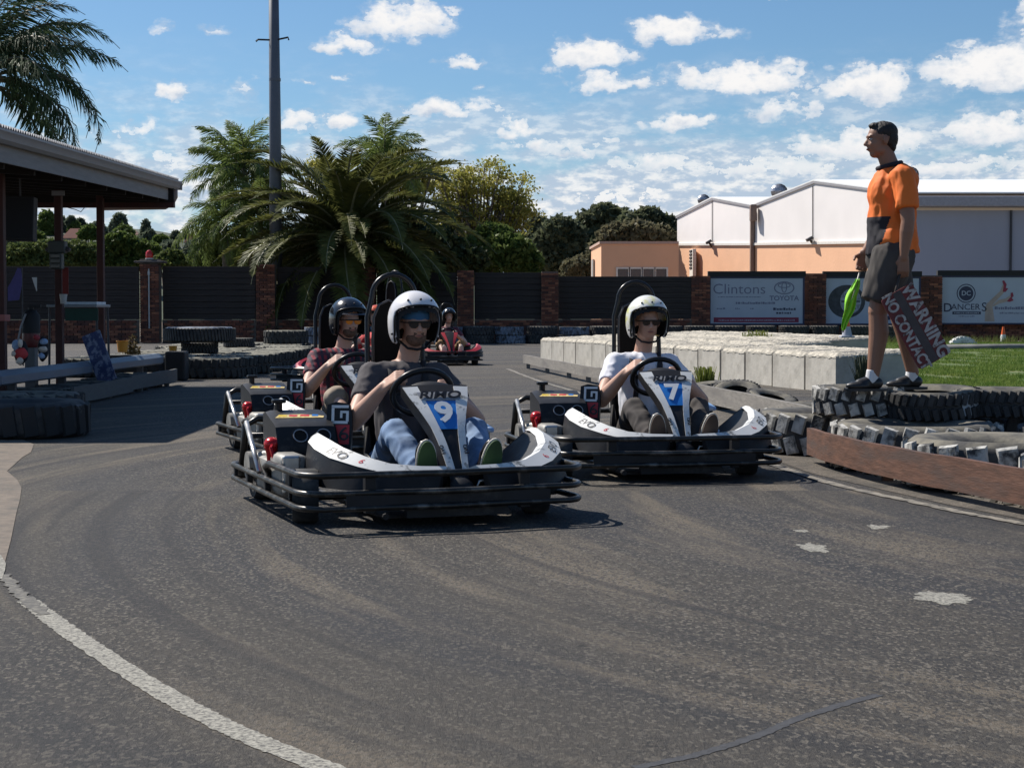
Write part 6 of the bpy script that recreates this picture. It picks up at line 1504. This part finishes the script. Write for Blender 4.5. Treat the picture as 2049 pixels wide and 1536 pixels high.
    mb = MB(); mb.box((.60, -.12, .18), (.16, .22, .18), bev=.03); mb.tube([(.52, -.2, .20), (.60, -.3, .26), (.66, -.42, .22)], .035, 10); mb.lathe([(0, 0), (.075, 0), (.075, .06), (0, .06)], 20, (.63, -.42, .20), Matrix.Rotation(R(90), 3, 'Y')); mb.build('engine', M_alu, k, 40)
    mb = MB(); mb.ell((.65, .03, .345), (.042, .045, .036)); mb.lathe([(0, -.06), (.020, -.06), (.030, .03), (.042, .06), (0, .07)], 14, (.65, .03, .27), closed=False); mb.tube([(.65, .05, .35), (.67, .10, .33), (.66, .13, .27)], .010, 6); mb.build('red_filler', M_redc, k, 40)
    # black engine cover with two round holes
    eb = MB(); x0_, x1_ = .325, .63; secs = []
    prof = [(-.30, .33), (-.30, .535), (-.24, .545), (-.02, .492), (.02, .475), (.085, .38), (.09, .335), (.06, .325)]
    for xx, s_ in ((x1_, .94), (x1_ - .03, 1), (x0_ + .03, 1), (x0_, .96)): secs.append([Vector((xx, .0 + py_ * s_, .375 + (pz - .42) * s_)) for py_, pz in prof])
    eb.strip(secs); ec = eb.build('engine_cover', M_kblack, k, 30)
    fn = Vector((0, .095, .065)).normalized(); fu = Vector((0, -.065, .095)).normalized(); Mf = Matrix((Vector((-1, 0, 0)), fu, fn)).transposed()
    for hx_ in (.39, .51):
        mb = MB(); c = Vector((hx_, .0545, .382)) + fn * .003
        mb.lathe([(0, -.0), (.030, 0), (.034, .004), (.037, .0), (.037, -.01), (0, -.01)], 20, c, Mf, closed=False); mb.mi = 0; o = mb.build('air_hole', mat('deep_black', (.003, .003, .003), .9), ec, True)
        mb = MB(); mb.lathe([(.033, 0), (.033, .006), (.038, .006), (.038, 0)], 20, c, Mf); mb.build('hole_rim', M_kgrey, ec, 40)
    tM = Matrix((Vector((-1, 0, 0)), Vector((0, -.22, .053)).normalized(), Vector((0, .053, .22)).normalized())).transposed()
    if detail:
        mb = MB(); mb.prism([(-.13, -.022), (.12, -.030), (.13, .0), (.02, .035), (-.10, .03)], .001, tM, (.475, -.12, .473)); dc = mb.build('engine_decal', mat('cream_decal', (.65, .5, .2), .4, var=.3, scale=60), ec)
        for dx_, dw_, dm_ in ((-.085, .05, M_yd), (-.03, .05, M_red), (.03, .055, M_red), (.085, .04, M_kblue)):
            mb = MB(); mb.prism([(-dw_ / 2, -.012), (dw_ / 2 - .008, -.016), (dw_ / 2, .010), (-dw_ / 2 + .01, .016)], .001, tM, Vector((.475, -.125, .4755)) + tM @ Vector((dx_, .004, 0))); mb.build('decal_patch', dm_, dc)
    mb = MB(); mb.tube([(.55, -.27, .48), (.55, -.27, .54)], .02, 8); mb.box((.55, -.27, .545), (.07, .05, .02), bev=.005); mb.build('air_filter_knob', M_black, ec)
    # 'G6' side panel next to the seat
    gp_ = MB(); Mg = Matrix.Rotation(R(-28), 3, 'Z') @ Matrix.Rotation(R(-14), 3, 'X') @ FACE @ Matrix.Rotation(math.pi, 3, 'Y'); 
    cpos = Vector((.285, -.03, .425)); Mg = Matrix((Vector((-.93, .33, 0)).normalized(), Vector((-.08, -.22, .97)).normalized(), Vector((0, 0, 1)))); xa = Vector((-.92, .38, .0)).normalized(); ya = Vector((-.05, -.2, .97)).normalized(); za = xa.cross(ya).normalized(); ya = za.cross(xa).normalized(); Mg = Matrix((xa, ya, za)).transposed()
    gp_.prism([(-.065, .11), (-.02, .125), (.05, .115), (.065, .05), (.06, -.14), (-.05, -.14), (-.07, 0)], .05, Mg, cpos - za * .05); pn = gp_.build('side_panel', M_kblack, k)
    if detail:
        mb = MB(); 
        for bx in (((-.035, .035), (.065, .012)),): pass
        def bar(c_, s_): mb.box(cpos + Mg @ Vector((c_[0], c_[1], .002)), (s_[0], s_[1], .003), Mg)
        bar((.002, .10), (.088, .014)); bar((-.035, .058), (.014, .085)); bar((.0, .018), (.085, .014)); bar((.040, .050), (.014, .055)); bar((.018, .072), (.030, .012)); bar((.008, .056), (.012, .030)); mb.build('white_mark', M_wd, pn)
        mb = MB(); mb.prism([(-.02, .005), (.052, .005), (.050, -.095), (.0, -.095)], .002, Mg, cpos); rd = mb.build('red_patch', M_red, pn)
        text('6', .10, M_bd, rd, cpos + Mg @ Vector((.024, -.045, .006)), Mg, sx=1.2)
    # seat
    sx = -.15; st = MB(); n = 14; rows = []
    for j, (yy, zz, w_, dp) in enumerate(((.05, .13, .19, .05), (-.15, .085, .21, .09), (-.36, .085, .22, .14), (-.50, .18, .22, .18), (-.57, .36, .215, .16), (-.62, .56, .20, .11), (-.635, .66, .15, .05))):
        sec = []
        for i in range(n + 1):
            u = -1 + 2 * i / n; sec.append(Vector((sx + u * w_, yy + (dp * abs(u) ** 3 if j >= 3 else 0), zz + (dp * 1.2 * abs(u) ** 3 if j < 4 else 0))))
        rows.append(sec)
    vs = [q for r_ in rows for q in r_]; m_ = n + 1; st.add(vs, [(j * m_ + i, j * m_ + i + 1, (j + 1) * m_ + i + 1, (j + 1) * m_ + i) for j in range(len(rows) - 1) for i in range(n)])
    so = st.build('seat', M_kblack, k, True); md = so.modifiers.new('s', 'SOLIDIFY'); md.thickness = .02
    # roll hoop, inner headrest
    hz = 1.22 if not tall_hoop else 1.60; hwid = .125 if not tall_hoop else .11
    def hoop(w_, zt, yb, r_, name, m):
        sx = -.19
        pts = [Vector((sx - .18, -.60, .10)), Vector((sx - .165, -.62, .45)), Vector((sx - w_ - .03, yb, zt - w_ * 1.9))]
        for i in range(13): a = math.pi - math.pi * i / 12; pts.append(Vector((sx + w_ * math.cos(a), yb - .01, zt - w_ + w_ * math.sin(a))))
        pts += [Vector((sx + w_ + .03, yb, zt - w_ * 1.9)), Vector((sx + .165, -.62, .45)), Vector((sx + .18, -.60, .10))]
        mb = MB(); mb.tube(pts, r_, 10); return mb.build(name, m, k, True)
    hp = hoop(hwid, hz, -.66, .0145, 'roll_hoop', M_black)
    mb = MB(); 
    hp2 = [(-.085, .62), (-.09, .85), (-.085, .98), (-.055, 1.05), (0, 1.075), (.055, 1.05), (.085, .98), (.09, .85), (.085, .62)]
    sc_ = 1 if not tall_hoop else 1.36
    mb.prism([(sx * -1 + a, 0 + b * sc_) for a, b in hp2], .03, Matrix(((-1, 0, 0), (0, 0, 1), (0, 1, 0))), (0, -.67, 0)); hpd = mb.build('headrest_pad', mat('black_vinyl', (.006, .006, .006), .85, spec=.15), k)
    mb = MB(); mb.tube([Vector((sx + a, -.63, b * sc_)) for a, b in hp2], .007, 6); mb.build('pad_piping', M_dkmetal, hpd, True)
    # steering wheel + column
    wc = Vector((-.10, .16, .60)); tilt = R(32); Ms = Matrix.Rotation(R(90) - tilt + R(0), 3, 'X'); Ms = Matrix.Rotation(R(58), 3, 'X')
    pts = [wc + Ms @ Vector((.155 * math.cos(2 * math.pi * i / 28), .135 * math.sin(2 * math.pi * i / 28), 0)) for i in range(28)]
    mb = MB(); mb.tube(pts, .0165, 10, closed=True); sw = mb.build('steering_wheel', M_black, k, True)
    mb = MB(); mb.lathe([(0, -.02), (.06, -.02), (.065, 0), (.05, .02), (0, .02)], 20, wc, Ms, closed=False); mb.box(wc, (.27, .03, .012), Ms, bev=.003); mb.box(wc + Ms @ Vector((0, -.06, 0)), (.03, .12, .012), Ms); mb.build('hub', M_black, sw, 40)
    mb = MB(); mb.tube([wc, Vector((-.10, .55, .14))], .012, 8); mb.build('steering_column', M_dkmetal, k, True)
    # number fairing
    B0 = Vector((-.10, .80, .185)); B1 = Vector((-.10, .36, .635)); vy = (B1 - B0); H = vy.length; vy = vy.normalized(); vx = Vector((-1, 0, 0)); vz = vx.cross(vy).normalized(); Mp = Matrix((vx, vy, vz)).transposed()
    # outline (u, v) v in 0..1
    def PV(u, v, w=0.0): return B0 + vx * u + vy * (v * H) + vz * (w)
    outl = [(.0, .045), (.18, .055), (.36, .068), (.52, .085), (.68, .115), (.84, .148), (1.0, .172)]
    secs = []; 
    for v, w_ in outl:
        bulge = .035 * math.sin(math.pi * min(1, v * .9)); secs.append([PV(-w_, v, bulge), PV(-w_ * .45, v, bulge + .006), PV(w_ * .45, v, bulge + .006), PV(w_, v, bulge), PV(w_ * .92, v, bulge - .075), PV(-w_ * .92, v, bulge - .075)])
    mb = MB(); mb.strip(secs); nf = mb.build('number_fairing', M_kblack, k, 25)
    def band(u0f, u1f, v0, v1, name, m, lift=.008, n=10, both=False):
        for s_ in ((1, -1) if both else (1,)):
            mb = MB(); sc2 = []
            for i in range(n + 1):
                v = v0 + (v1 - v0) * i / n; w_ = np.interp(v, [a for a, b in outl], [b for a, b in outl]); bulge = .035 * math.sin(math.pi * min(1, v * .9))
                ua, ub = u0f(v, w_), u1f(v, w_)
                def lf(u): return bulge + (.006 if abs(u) < w_ * .45 else .006 * (1 - (abs(u) - w_ * .45) / (w_ * .55)))
                sc2.append([PV(s_ * ua, v, lf(ua) + lift * .4), PV(s_ * ua, v, lf(ua) + lift), PV(s_ * ub, v, lf(ub) + lift), PV(s_ * ub, v, lf(ub) + lift * .4)])
            mb.strip(sc2); o = mb.build(name, m, nf)
        return o
    band(lambda v, w_: w_ * (.56 if v > .5 else .30 + .45 * v), lambda v, w_: w_ * 1.01, .08, .97, 'white_edge', W_, both=True, n=14)
    if not red:
        band(lambda v, w_: -w_ * .56, lambda v, w_: w_ * .56, .50, .80, 'number_plate', M_kblue, .006)
        band(lambda v, w_: -w_ * .70, lambda v, w_: w_ * .70, .805, .90, 'brand_band', M_kgrey, .010)
        q = PV(0, .855, .035 * math.sin(math.pi * min(1, .855 * .9)) + .020); text('RiMO', .062, M_bd, nf, q, Mp, bold=.0015, shear=.25, sx=1.45)
        q = PV(0, .66, .035 * math.sin(math.pi * .6) + .016); text(number, .175, M_wd, nf, q, Mp, bold=.006, sx=1.05)
        for s_ in (1, -1): q = PV(s_ * .06, .30, .040); text('EVO', .03, M_bd, nf, q, Mp @ Matrix.Rotation(R(90), 3, 'Z'))
    mb = MB(); mb.ell(PV(0, 1.0, -.06), (.145, .085, .06), (R(-35), 0, 0), 20, 10); mb.build('fairing_dome', M_kblack, k, True)
    mb = MB(); mb.lathe([(0, 0), (.055, 0), (.06, .03), (.03, .05), (0, .05)], 18, PV(0, -.02, -.02), Mp, closed=False); mb.build('column_foot', M_kblack, k, 40)
    for s_ in (-1, 1):
        mb = MB(); mb.tube([(-.10 + s_ * .07, .74, .10), (-.10 + s_ * .10, .78, .20), (-.10 + s_ * .24, .78, .205), (-.10 + s_ * .26, .72, .10)], .008, 6); mb.build('pedal', M_bright, k, True)
    # diagonal brace and upright at the right rear
    mb = MB(); mb.tube([(.68, -.62, .13), (.66, -.60, .40), (.60, -.56, .44), (.40, -.58, .42)], .020, 8); mb.build('rear_upright', M_steel, k, True)
    mb = MB(); mb.tube([(.665, -.55, .42), (.70, -.05, .20)], .014, 8); mb.build('diagonal_brace', M_bright, k, True)
    mb = MB(); mb.tube([(-.66, -.6, .13), (-.64, -.6, .34), (.64, -.66, .34), (.66, -.6, .15)], .016, 8); mb.build('rear_bar', M_steel, k, True)
    return k
# ================================================================== karts and their drivers
plaid = bpy.data.materials.new('plaid_shirt'); plaid.use_nodes = True
def make_plaid():
    nt = plaid.node_tree; b = nt.nodes['Principled BSDF']; b.inputs['Roughness'].default_value = .85; tcn = nt.nodes.new('ShaderNodeTexCoord'); outs = []
    for ax, sc in (('X', 7), ('Z', 6)):
        w = nt.nodes.new('ShaderNodeTexWave'); w.bands_direction = ax; w.inputs['Scale'].default_value = sc; w.inputs['Distortion'].default_value = .6; nt.links.new(tcn.outputs['Object'], w.inputs[0]); outs.append(w.outputs['Fac'])
    m1 = nt.nodes.new('ShaderNodeMix'); m1.data_type = 'RGBA'; r1 = nt.nodes.new('ShaderNodeMapRange'); nt.links.new(outs[0], r1.inputs[0]); r1.inputs[1].default_value = .45; r1.inputs[2].default_value = .6; nt.links.new(r1.outputs[0], m1.inputs[0])
    m1.inputs[6].default_value = (.26, .030, .045, 1); m1.inputs[7].default_value = (.035, .028, .045, 1)
    m2 = nt.nodes.new('ShaderNodeMix'); m2.data_type = 'RGBA'; r2 = nt.nodes.new('ShaderNodeMapRange'); nt.links.new(outs[1], r2.inputs[0]); r2.inputs[1].default_value = .5; r2.inputs[2].default_value = .65; r2.inputs[4].default_value = .75; nt.links.new(r2.outputs[0], m2.inputs[0])
    nt.links.new(m1.outputs[2], m2.inputs[6]); m2.inputs[7].default_value = (.055, .03, .045, 1); nt.links.new(m2.outputs[2], b.inputs['Base Color'])
make_plaid()
M_gshirt = mat('charcoal_cotton', (.065, .058, .062), .9, var=.12, scale=7, bump=.0006); M_wshirt = mat('white_cotton', (.72, .72, .76), .85, var=.04, scale=7)
M_jean = mat('blue_denim', (.14, .22, .36), .85, var=.3, scale=9, bump=.001, col2=(.22, .32, .47), c2scale=4); M_dtr = mat('dark_trousers', (.05, .043, .04), .9, var=.2, scale=8); M_khaki = mat('khaki_shorts', (.30, .24, .18), .9)
M_green = mat('dark_green_sole', (.025, .065, .02), .8, var=.2, scale=12); M_brown = mat('brown_sole', (.075, .052, .040), .8, var=.25, scale=12)
H_white = mat('scuffed_white_helmet', (.74, .72, .72), .25, var=.04, scale=5, coat=.3, col2=(.10, .10, .11), c2scale=7, c2lo=.66, c2hi=.70)
H_yel = mat('white_helmet_with_yellow_paint', (.74, .73, .68), .25, var=.04, scale=5, coat=.3, col2=(.62, .60, .10), c2scale=6, c2lo=.53, c2hi=.62)
H_black = mat('gloss_black_helmet', (.012, .013, .016), .18, var=.1, scale=5, coat=.5)
M_redf = mat('red_plastic_fairing', (.42, .025, .03), .4, var=.1, scale=6)
K9 = kart(-.61, 8.80, R(20), '9', 'nearest go kart, white and black with number 9 on a blue plate')
driver(K9, 'driver in white helmet, charcoal shirt and blue jeans in the kart with number 9', M_skin, M_gshirt, M_jean, M_green, H_white, glasses=M_lens, beard=True, beard_m=mat('short_stubble', (.13, .075, .05), .9, var=.4, scale=90), bandana=mat('blue_bandana', (.035, .13, .26), .8), hx=-.03, lean=-.02)
K7 = kart(.79, 10.98, R(11), '7', 'go kart at the right with number 7 on a blue plate')
driver(K7, 'driver in yellow stained white helmet and white shirt in the kart with number 7', M_skin, M_wshirt, M_dtr, M_brown, H_yel, glasses=M_lens, hx=-.02)
K8 = kart(-1.28, 12.3, R(22), '1', 'white and black go kart half hidden behind the kart with number 9')
driver(K8, 'smiling bearded driver in black helmet and red plaid shirt with orange glasses', M_skinp, plaid, M_khaki, M_brown, H_black, glasses=mat('amber_lens', (.65, .20, .01), .12), beard=True, long_sleeve=False, shorts=True, hkw=dict(sticker=1, visor=mat('helmet_peak', (.03, .03, .035), .3)), hx=-.04, face_yaw=R(6))
tb = MB(); tb.prism([(-.02, .01), (.02, .01), (.017, -.006), (-.017, -.006)], .002, Matrix(((1, 0, 0), (0, 0, -1), (0, 1, 0))), (0, 0, 0))
KR = kart(-1.40, 33.8, R(10), '3', 'small red go kart far up the track', M_redf, True, detail=False)
driver(KR, 'small driver in black helmet and dark red top in the far red kart', M_skinp, mat('dark_red_top', (.10, .02, .035), .8), mat('mustard_shorts', (.30, .17, .07), .8), M_cr, H_black, shorts=True, voxel=.016, fine=False)
KR2 = kart(-2.22, 23.5, R(-40), '5', 'red go kart with a tall hoop showing between the two nearest left drivers', M_redf, True, tall_hoop=True, detail=False)
driver(KR2, 'driver in red shirt glimpsed between the black and the white helmet', M_skinp, M_rd, M_dtr, M_brown, mat('orange_helmet', (.65, .10, .03), .3, coat=.3), voxel=.016, fine=False)

# ================================================================== marshal
D = 11.5; ox = (1785 - 1024.5) / FPX * D; FZ = .492
mar = empty('person', (ox, D, FZ), R(90) + R(3), 'standing marshal in orange polo and dark shorts holding a sign on the tyres', 'person')
body = MB(); hc = Vector((0, .088, 1.672)); P, M = head(body, hc, R(0), R(-2), 1.03, Vector((0, .025, 1.50)))
cap(body, (0, .02, 1.50), .062, (0, .0, 1.42), .085); cap(body, (.15, -.01, 1.42), .075, (-.15, -.01, 1.42), .075); cap(body, (0, 0, 1.35), .12, (0, .0, .98), .115)
shl = (Vector((.185, -.01, 1.415)), Vector((-.185, -.015, 1.415))); ela = (Vector((.25, .0, 1.13)), Vector((-.245, -.03, 1.125))); wra = (Vector((.235, .13, .93)), Vector((-.235, -.005, .88)))
for i in (0, 1):
    cap(body, shl[i], .062, ela[i], .046); m_ = ela[i].lerp(wra[i], .3); cap(body, ela[i], .045, m_, .047); cap(body, m_, .047, wra[i], .029)
hand(body, wra[1], Vector((.0, .01, -1)), Vector((1, -.1, 0)), .95, 1.05, -1)
hand(body, wra[0], Vector((0, .25, -1)), Vector((-1, .1, 0)), .9, 1.05, 1)
hips = (Vector((.09, .02, .93)), Vector((-.09, .02, .93))); kns = (Vector((.12, -.07, .52)), Vector((-.09, .125, .52))); ans = (Vector((.14, -.185, .10)), Vector((-.10, .155, .10)))
for i in (0, 1):
    cap(body, hips[i], .10, kns[i], .066); c2 = kns[i].lerp(ans[i], .32) + Vector((0, -.018, 0)); cap(body, kns[i], .062, c2, .068); cap(body, c2, .068, ans[i], .042); cap(body, ans[i], .040, ans[i] + Vector((0, .02, -.05)), .040)
remesh(body, 'body', M_skind, mar, .0065, 2)
eyes(P, M, mar, 1.03)
l = MB(); l.ell(P(0, .090, -.054), (.022, .009, .007), M.to_euler()); l.build('lips', mat('tan_lips', (.20, .08, .06), .5), mar, True)
h = MB(); 
h.ell(P(0, -.018, .052), (.080, .095, .077), M.to_euler(), 24, 16); h.ell(P(0, -.050, .01), (.073, .062, .075), M.to_euler(), 20, 12); h.ell(P(0, .040, .098), (.050, .040, .020), M.to_euler()); h.ell(P(0, -.062, -.04), (.058, .034, .045), M.to_euler())
ho = remesh(h, 'hair', M_hair, mar, .006, 1, .003, 30)
# polo with black lower-front panel
M_orange = mat('hi_vis_orange', (.80, .17, .02), .75, var=.07, scale=7, bump=.0008); M_navyc = mat('navy_black_cloth', (.018, .016, .022), .85, var=.2)
s_ = MB(); cap(s_, (0, .0, 1.35), .160, (0, .015, 1.12), .158, seg=22); s_.ell((0, .05, 1.30), (.150, .125, .17)); cap(s_, (0, .012, 1.12), .155, (0, .0, .915), .178, True, False, seg=22); cap(s_, (.06, .0, 1.0), .15, (-.06, .0, 1.0), .15); cap(s_, shl[0], .080, shl[1], .080); s_.ell((0, -.045, 1.455), (.12, .075, .065)); s_.ell((0, -.03, 1.40), (.18, .13, .115))
cap(s_, (0, .005, 1.42), .11, (0, .03, 1.505), .078, True, False)
for i in (0, 1): e_ = shl[i].lerp(ela[i], .72); cap(s_, shl[i], .079, e_, .076, True, False)
sh_ = remesh(s_, 'polo_shirt', M_orange, mar, .009, 3, .009, 9, 5)
sh_.data.materials.append(M_navyc)
for poly in sh_.data.polygons:
    c = poly.center
    if abs(c.x) < .30 and c.z < 1.16 and c.y > .055 + (1.16 - c.z) * .38: poly.material_index = 1
c_ = MB(); pts = [Vector((.074 * math.sin(a), .030 + .076 * math.cos(a), 1.505 + .02 * -math.cos(a))) for a in [2 * math.pi * i / 24 for i in range(24)]]
c_.tube(pts, .017, 8, closed=True); c_.build('collar', M_navyc, mar, True)
t_ = MB(); cap(t_, hips[0] + Vector((0, 0, -.03)), .140, hips[1] + Vector((0, 0, -.03)), .140)
for i in (0, 1): cap(t_, hips[i] + Vector((0, 0, -.03)), .140, kns[i] + Vector((0, -.0, .065)), .118, True, False, seg=20)
M_short = mat('charcoal_shorts', (.060, .052, .046), .9, var=.2, scale=8, bump=.001)
remesh(t_, 'shorts', M_short, mar, .009, 3, .010, 8, 2)
for i in (0, 1):
    q = MB(); cap(q, ans[i] + Vector((0, .002, .035)), .042, ans[i] + Vector((0, .01, -.04)), .045, False, True); remesh(q, 'sock', mat('white_sock', (.70, .70, .70), .9), mar, .007, 2)
    q = MB(); a = ans[i] + Vector((0, 0, -.075)); q.ell(a + Vector((0, -.01, .02)), (.045, .06, .045)); q.ell(a + Vector((0, .09, .002)), (.050, .10, .032)); cap(q, a + Vector((0, .02, .03)), .042, a + Vector((0, .09, .012)), .038)
    so = remesh(q, 'shoe', mat('black_leather', (.014, .014, .015), .4), mar, .008, 2)
    q = MB(); pts = [(.048 * math.sin(th) * (1 + .1 * math.cos(th)), .15 * math.cos(th) + .045) for th in [2 * math.pi * k / 24 for k in range(24)]]; q.prism(pts, .018, c=a + Vector((0, 0, -.034))); q.build('sole', M_bd, so, 40)
# belt flap / orange tag at the hip
q = MB(); q.box((-.155, .06, .955), (.02, .07, .05), (0, 0, .2), bev=.008); q.build('hip_tag', M_orange, mar)
# warning sign board held in the left hand
hw_ = mar.matrix_basis @ (wra[1] + Vector((.03, .0, -.09)))
M_maro = mat('faded_maroon_sign', (.13, .018, .020), .6, var=.25, scale=8); M_signg = mat('dark_sign_panel', (.055, .045, .045), .6, var=.25, scale=10); M_let = mat('worn_white_lettering', (.40, .38, .36), .7, var=.2, scale=12, col2=(.10, .06, .055), c2scale=16, c2lo=.52, c2hi=.60)
dS = D - .31
def atS(px, py): return AT(px, py, dS)
c0 = atS(1832, 653); ax = (atS(1872, 722) - atS(1795, 585)).normalized(); up_ = Vector((0, -1, 0)).cross(ax) ; up_ = Vector((ax.z * -1, 0, ax.x)); up_ = up_ if up_.x > 0 else -up_
nrm_ = ax.cross(up_); 
if nrm_.y > 0: nrm_ = -nrm_
Msg = Matrix((ax, up_, nrm_)).transposed(); 
sg = empty('warning_sign', c0, 0, 'dark red hand held sign reading WARNING NO CONTACT', 'sign'); L_ = .53; W2 = .235
def rr(l, w, r_, n=5):
    pts = []
    for cx, cy, a0 in ((l / 2 - r_, w / 2 - r_, 0), (-l / 2 + r_, w / 2 - r_, 90), (-l / 2 + r_, -w / 2 + r_, 180), (l / 2 - r_, -w / 2 + r_, 270)):
        for i in range(n + 1): a = R(a0 + 90 * i / n); pts.append((cx + r_ * math.cos(a), cy + r_ * math.sin(a)))
    return pts
mb = MB(); mb.prism(rr(L_, W2, .025), .010, Msg, -nrm_ * .005); mb.build('board', M_maro, sg)
mb = MB(); mb.prism(rr(L_ - .01, .055, .01), .002, Msg, nrm_ * .005); mb.build('centre_strip', M_signg, sg)
text('WARNING', .118, M_let, sg, nrm_ * .009 + up_ * .072, Msg, bold=.004, sx=.93); text('NO CONTACT', .098, M_let, sg, nrm_ * .009 - up_ * .070, Msg, bold=.0035, sx=.84)
# handle stick up past the hand to the hip
hs = atS(1790, 572) - c0; he = AT(1746, 474, D - .20) - c0
mb = MB(); hg = mar.matrix_basis @ (wra[1] + Vector((.012, .02, -.11))) - c0; mb.tube([ax * -.05 + nrm_ * -.012, ax * -.265 + nrm_ * -.012, hg, hg + (hg - ax * -.265).normalized() * .11], .010, 8); mb.build('handle', mat('dark_wood_stick', (.035, .025, .018), .7), sg, True)
# green flag held in the far hand
rh = mar.matrix_basis @ (wra[0] + Vector((-.01, .03, -.09)))
fl = empty('green_flag', rh, 0, 'furled fluorescent green flag hanging by the front leg of the marshal', 'flag')
M_flag = mat('fluorescent_green_cloth', (.30, .75, .04), .7, var=.1, scale=8)
tip = AT(1687, 662, D + .2) - rh; topf = AT(1716, 560, D + .2) - rh
mb = MB(); N_ = 26; Mc = 10; vs = []; fs = []
for j in range(N_ + 1):
    t_ = j / N_; c = topf.lerp(tip, t_); wd_ = .008 + .028 * math.sin(math.pi * min(1, t_ * 1.0)) ** .8 * (1.15 - .5 * t_) + .004
    for i in range(Mc + 1):
        u = i / Mc - .5; vs.append(c + Vector((u * 2 * wd_ + .004 * math.sin(j * .5), .018 * math.sin(u * 13 + j * .25), .02 * abs(u))))
for j in range(N_):
    for i in range(Mc): q = j * (Mc + 1) + i; fs.append((q, q + 1, q + Mc + 2, q + Mc + 1))
mb.add(vs, fs); fo = mb.build('cloth', M_flag, fl, True); md = fo.modifiers.new('s', 'SOLIDIFY'); md.thickness = .003
mb = MB(); mb.tube([topf.lerp(tip, -.15), tip + Vector((0, .012, -.01))], .007, 8); mb.build('stick', mat('pale_stick', (.55, .53, .48), .6), fl, True)
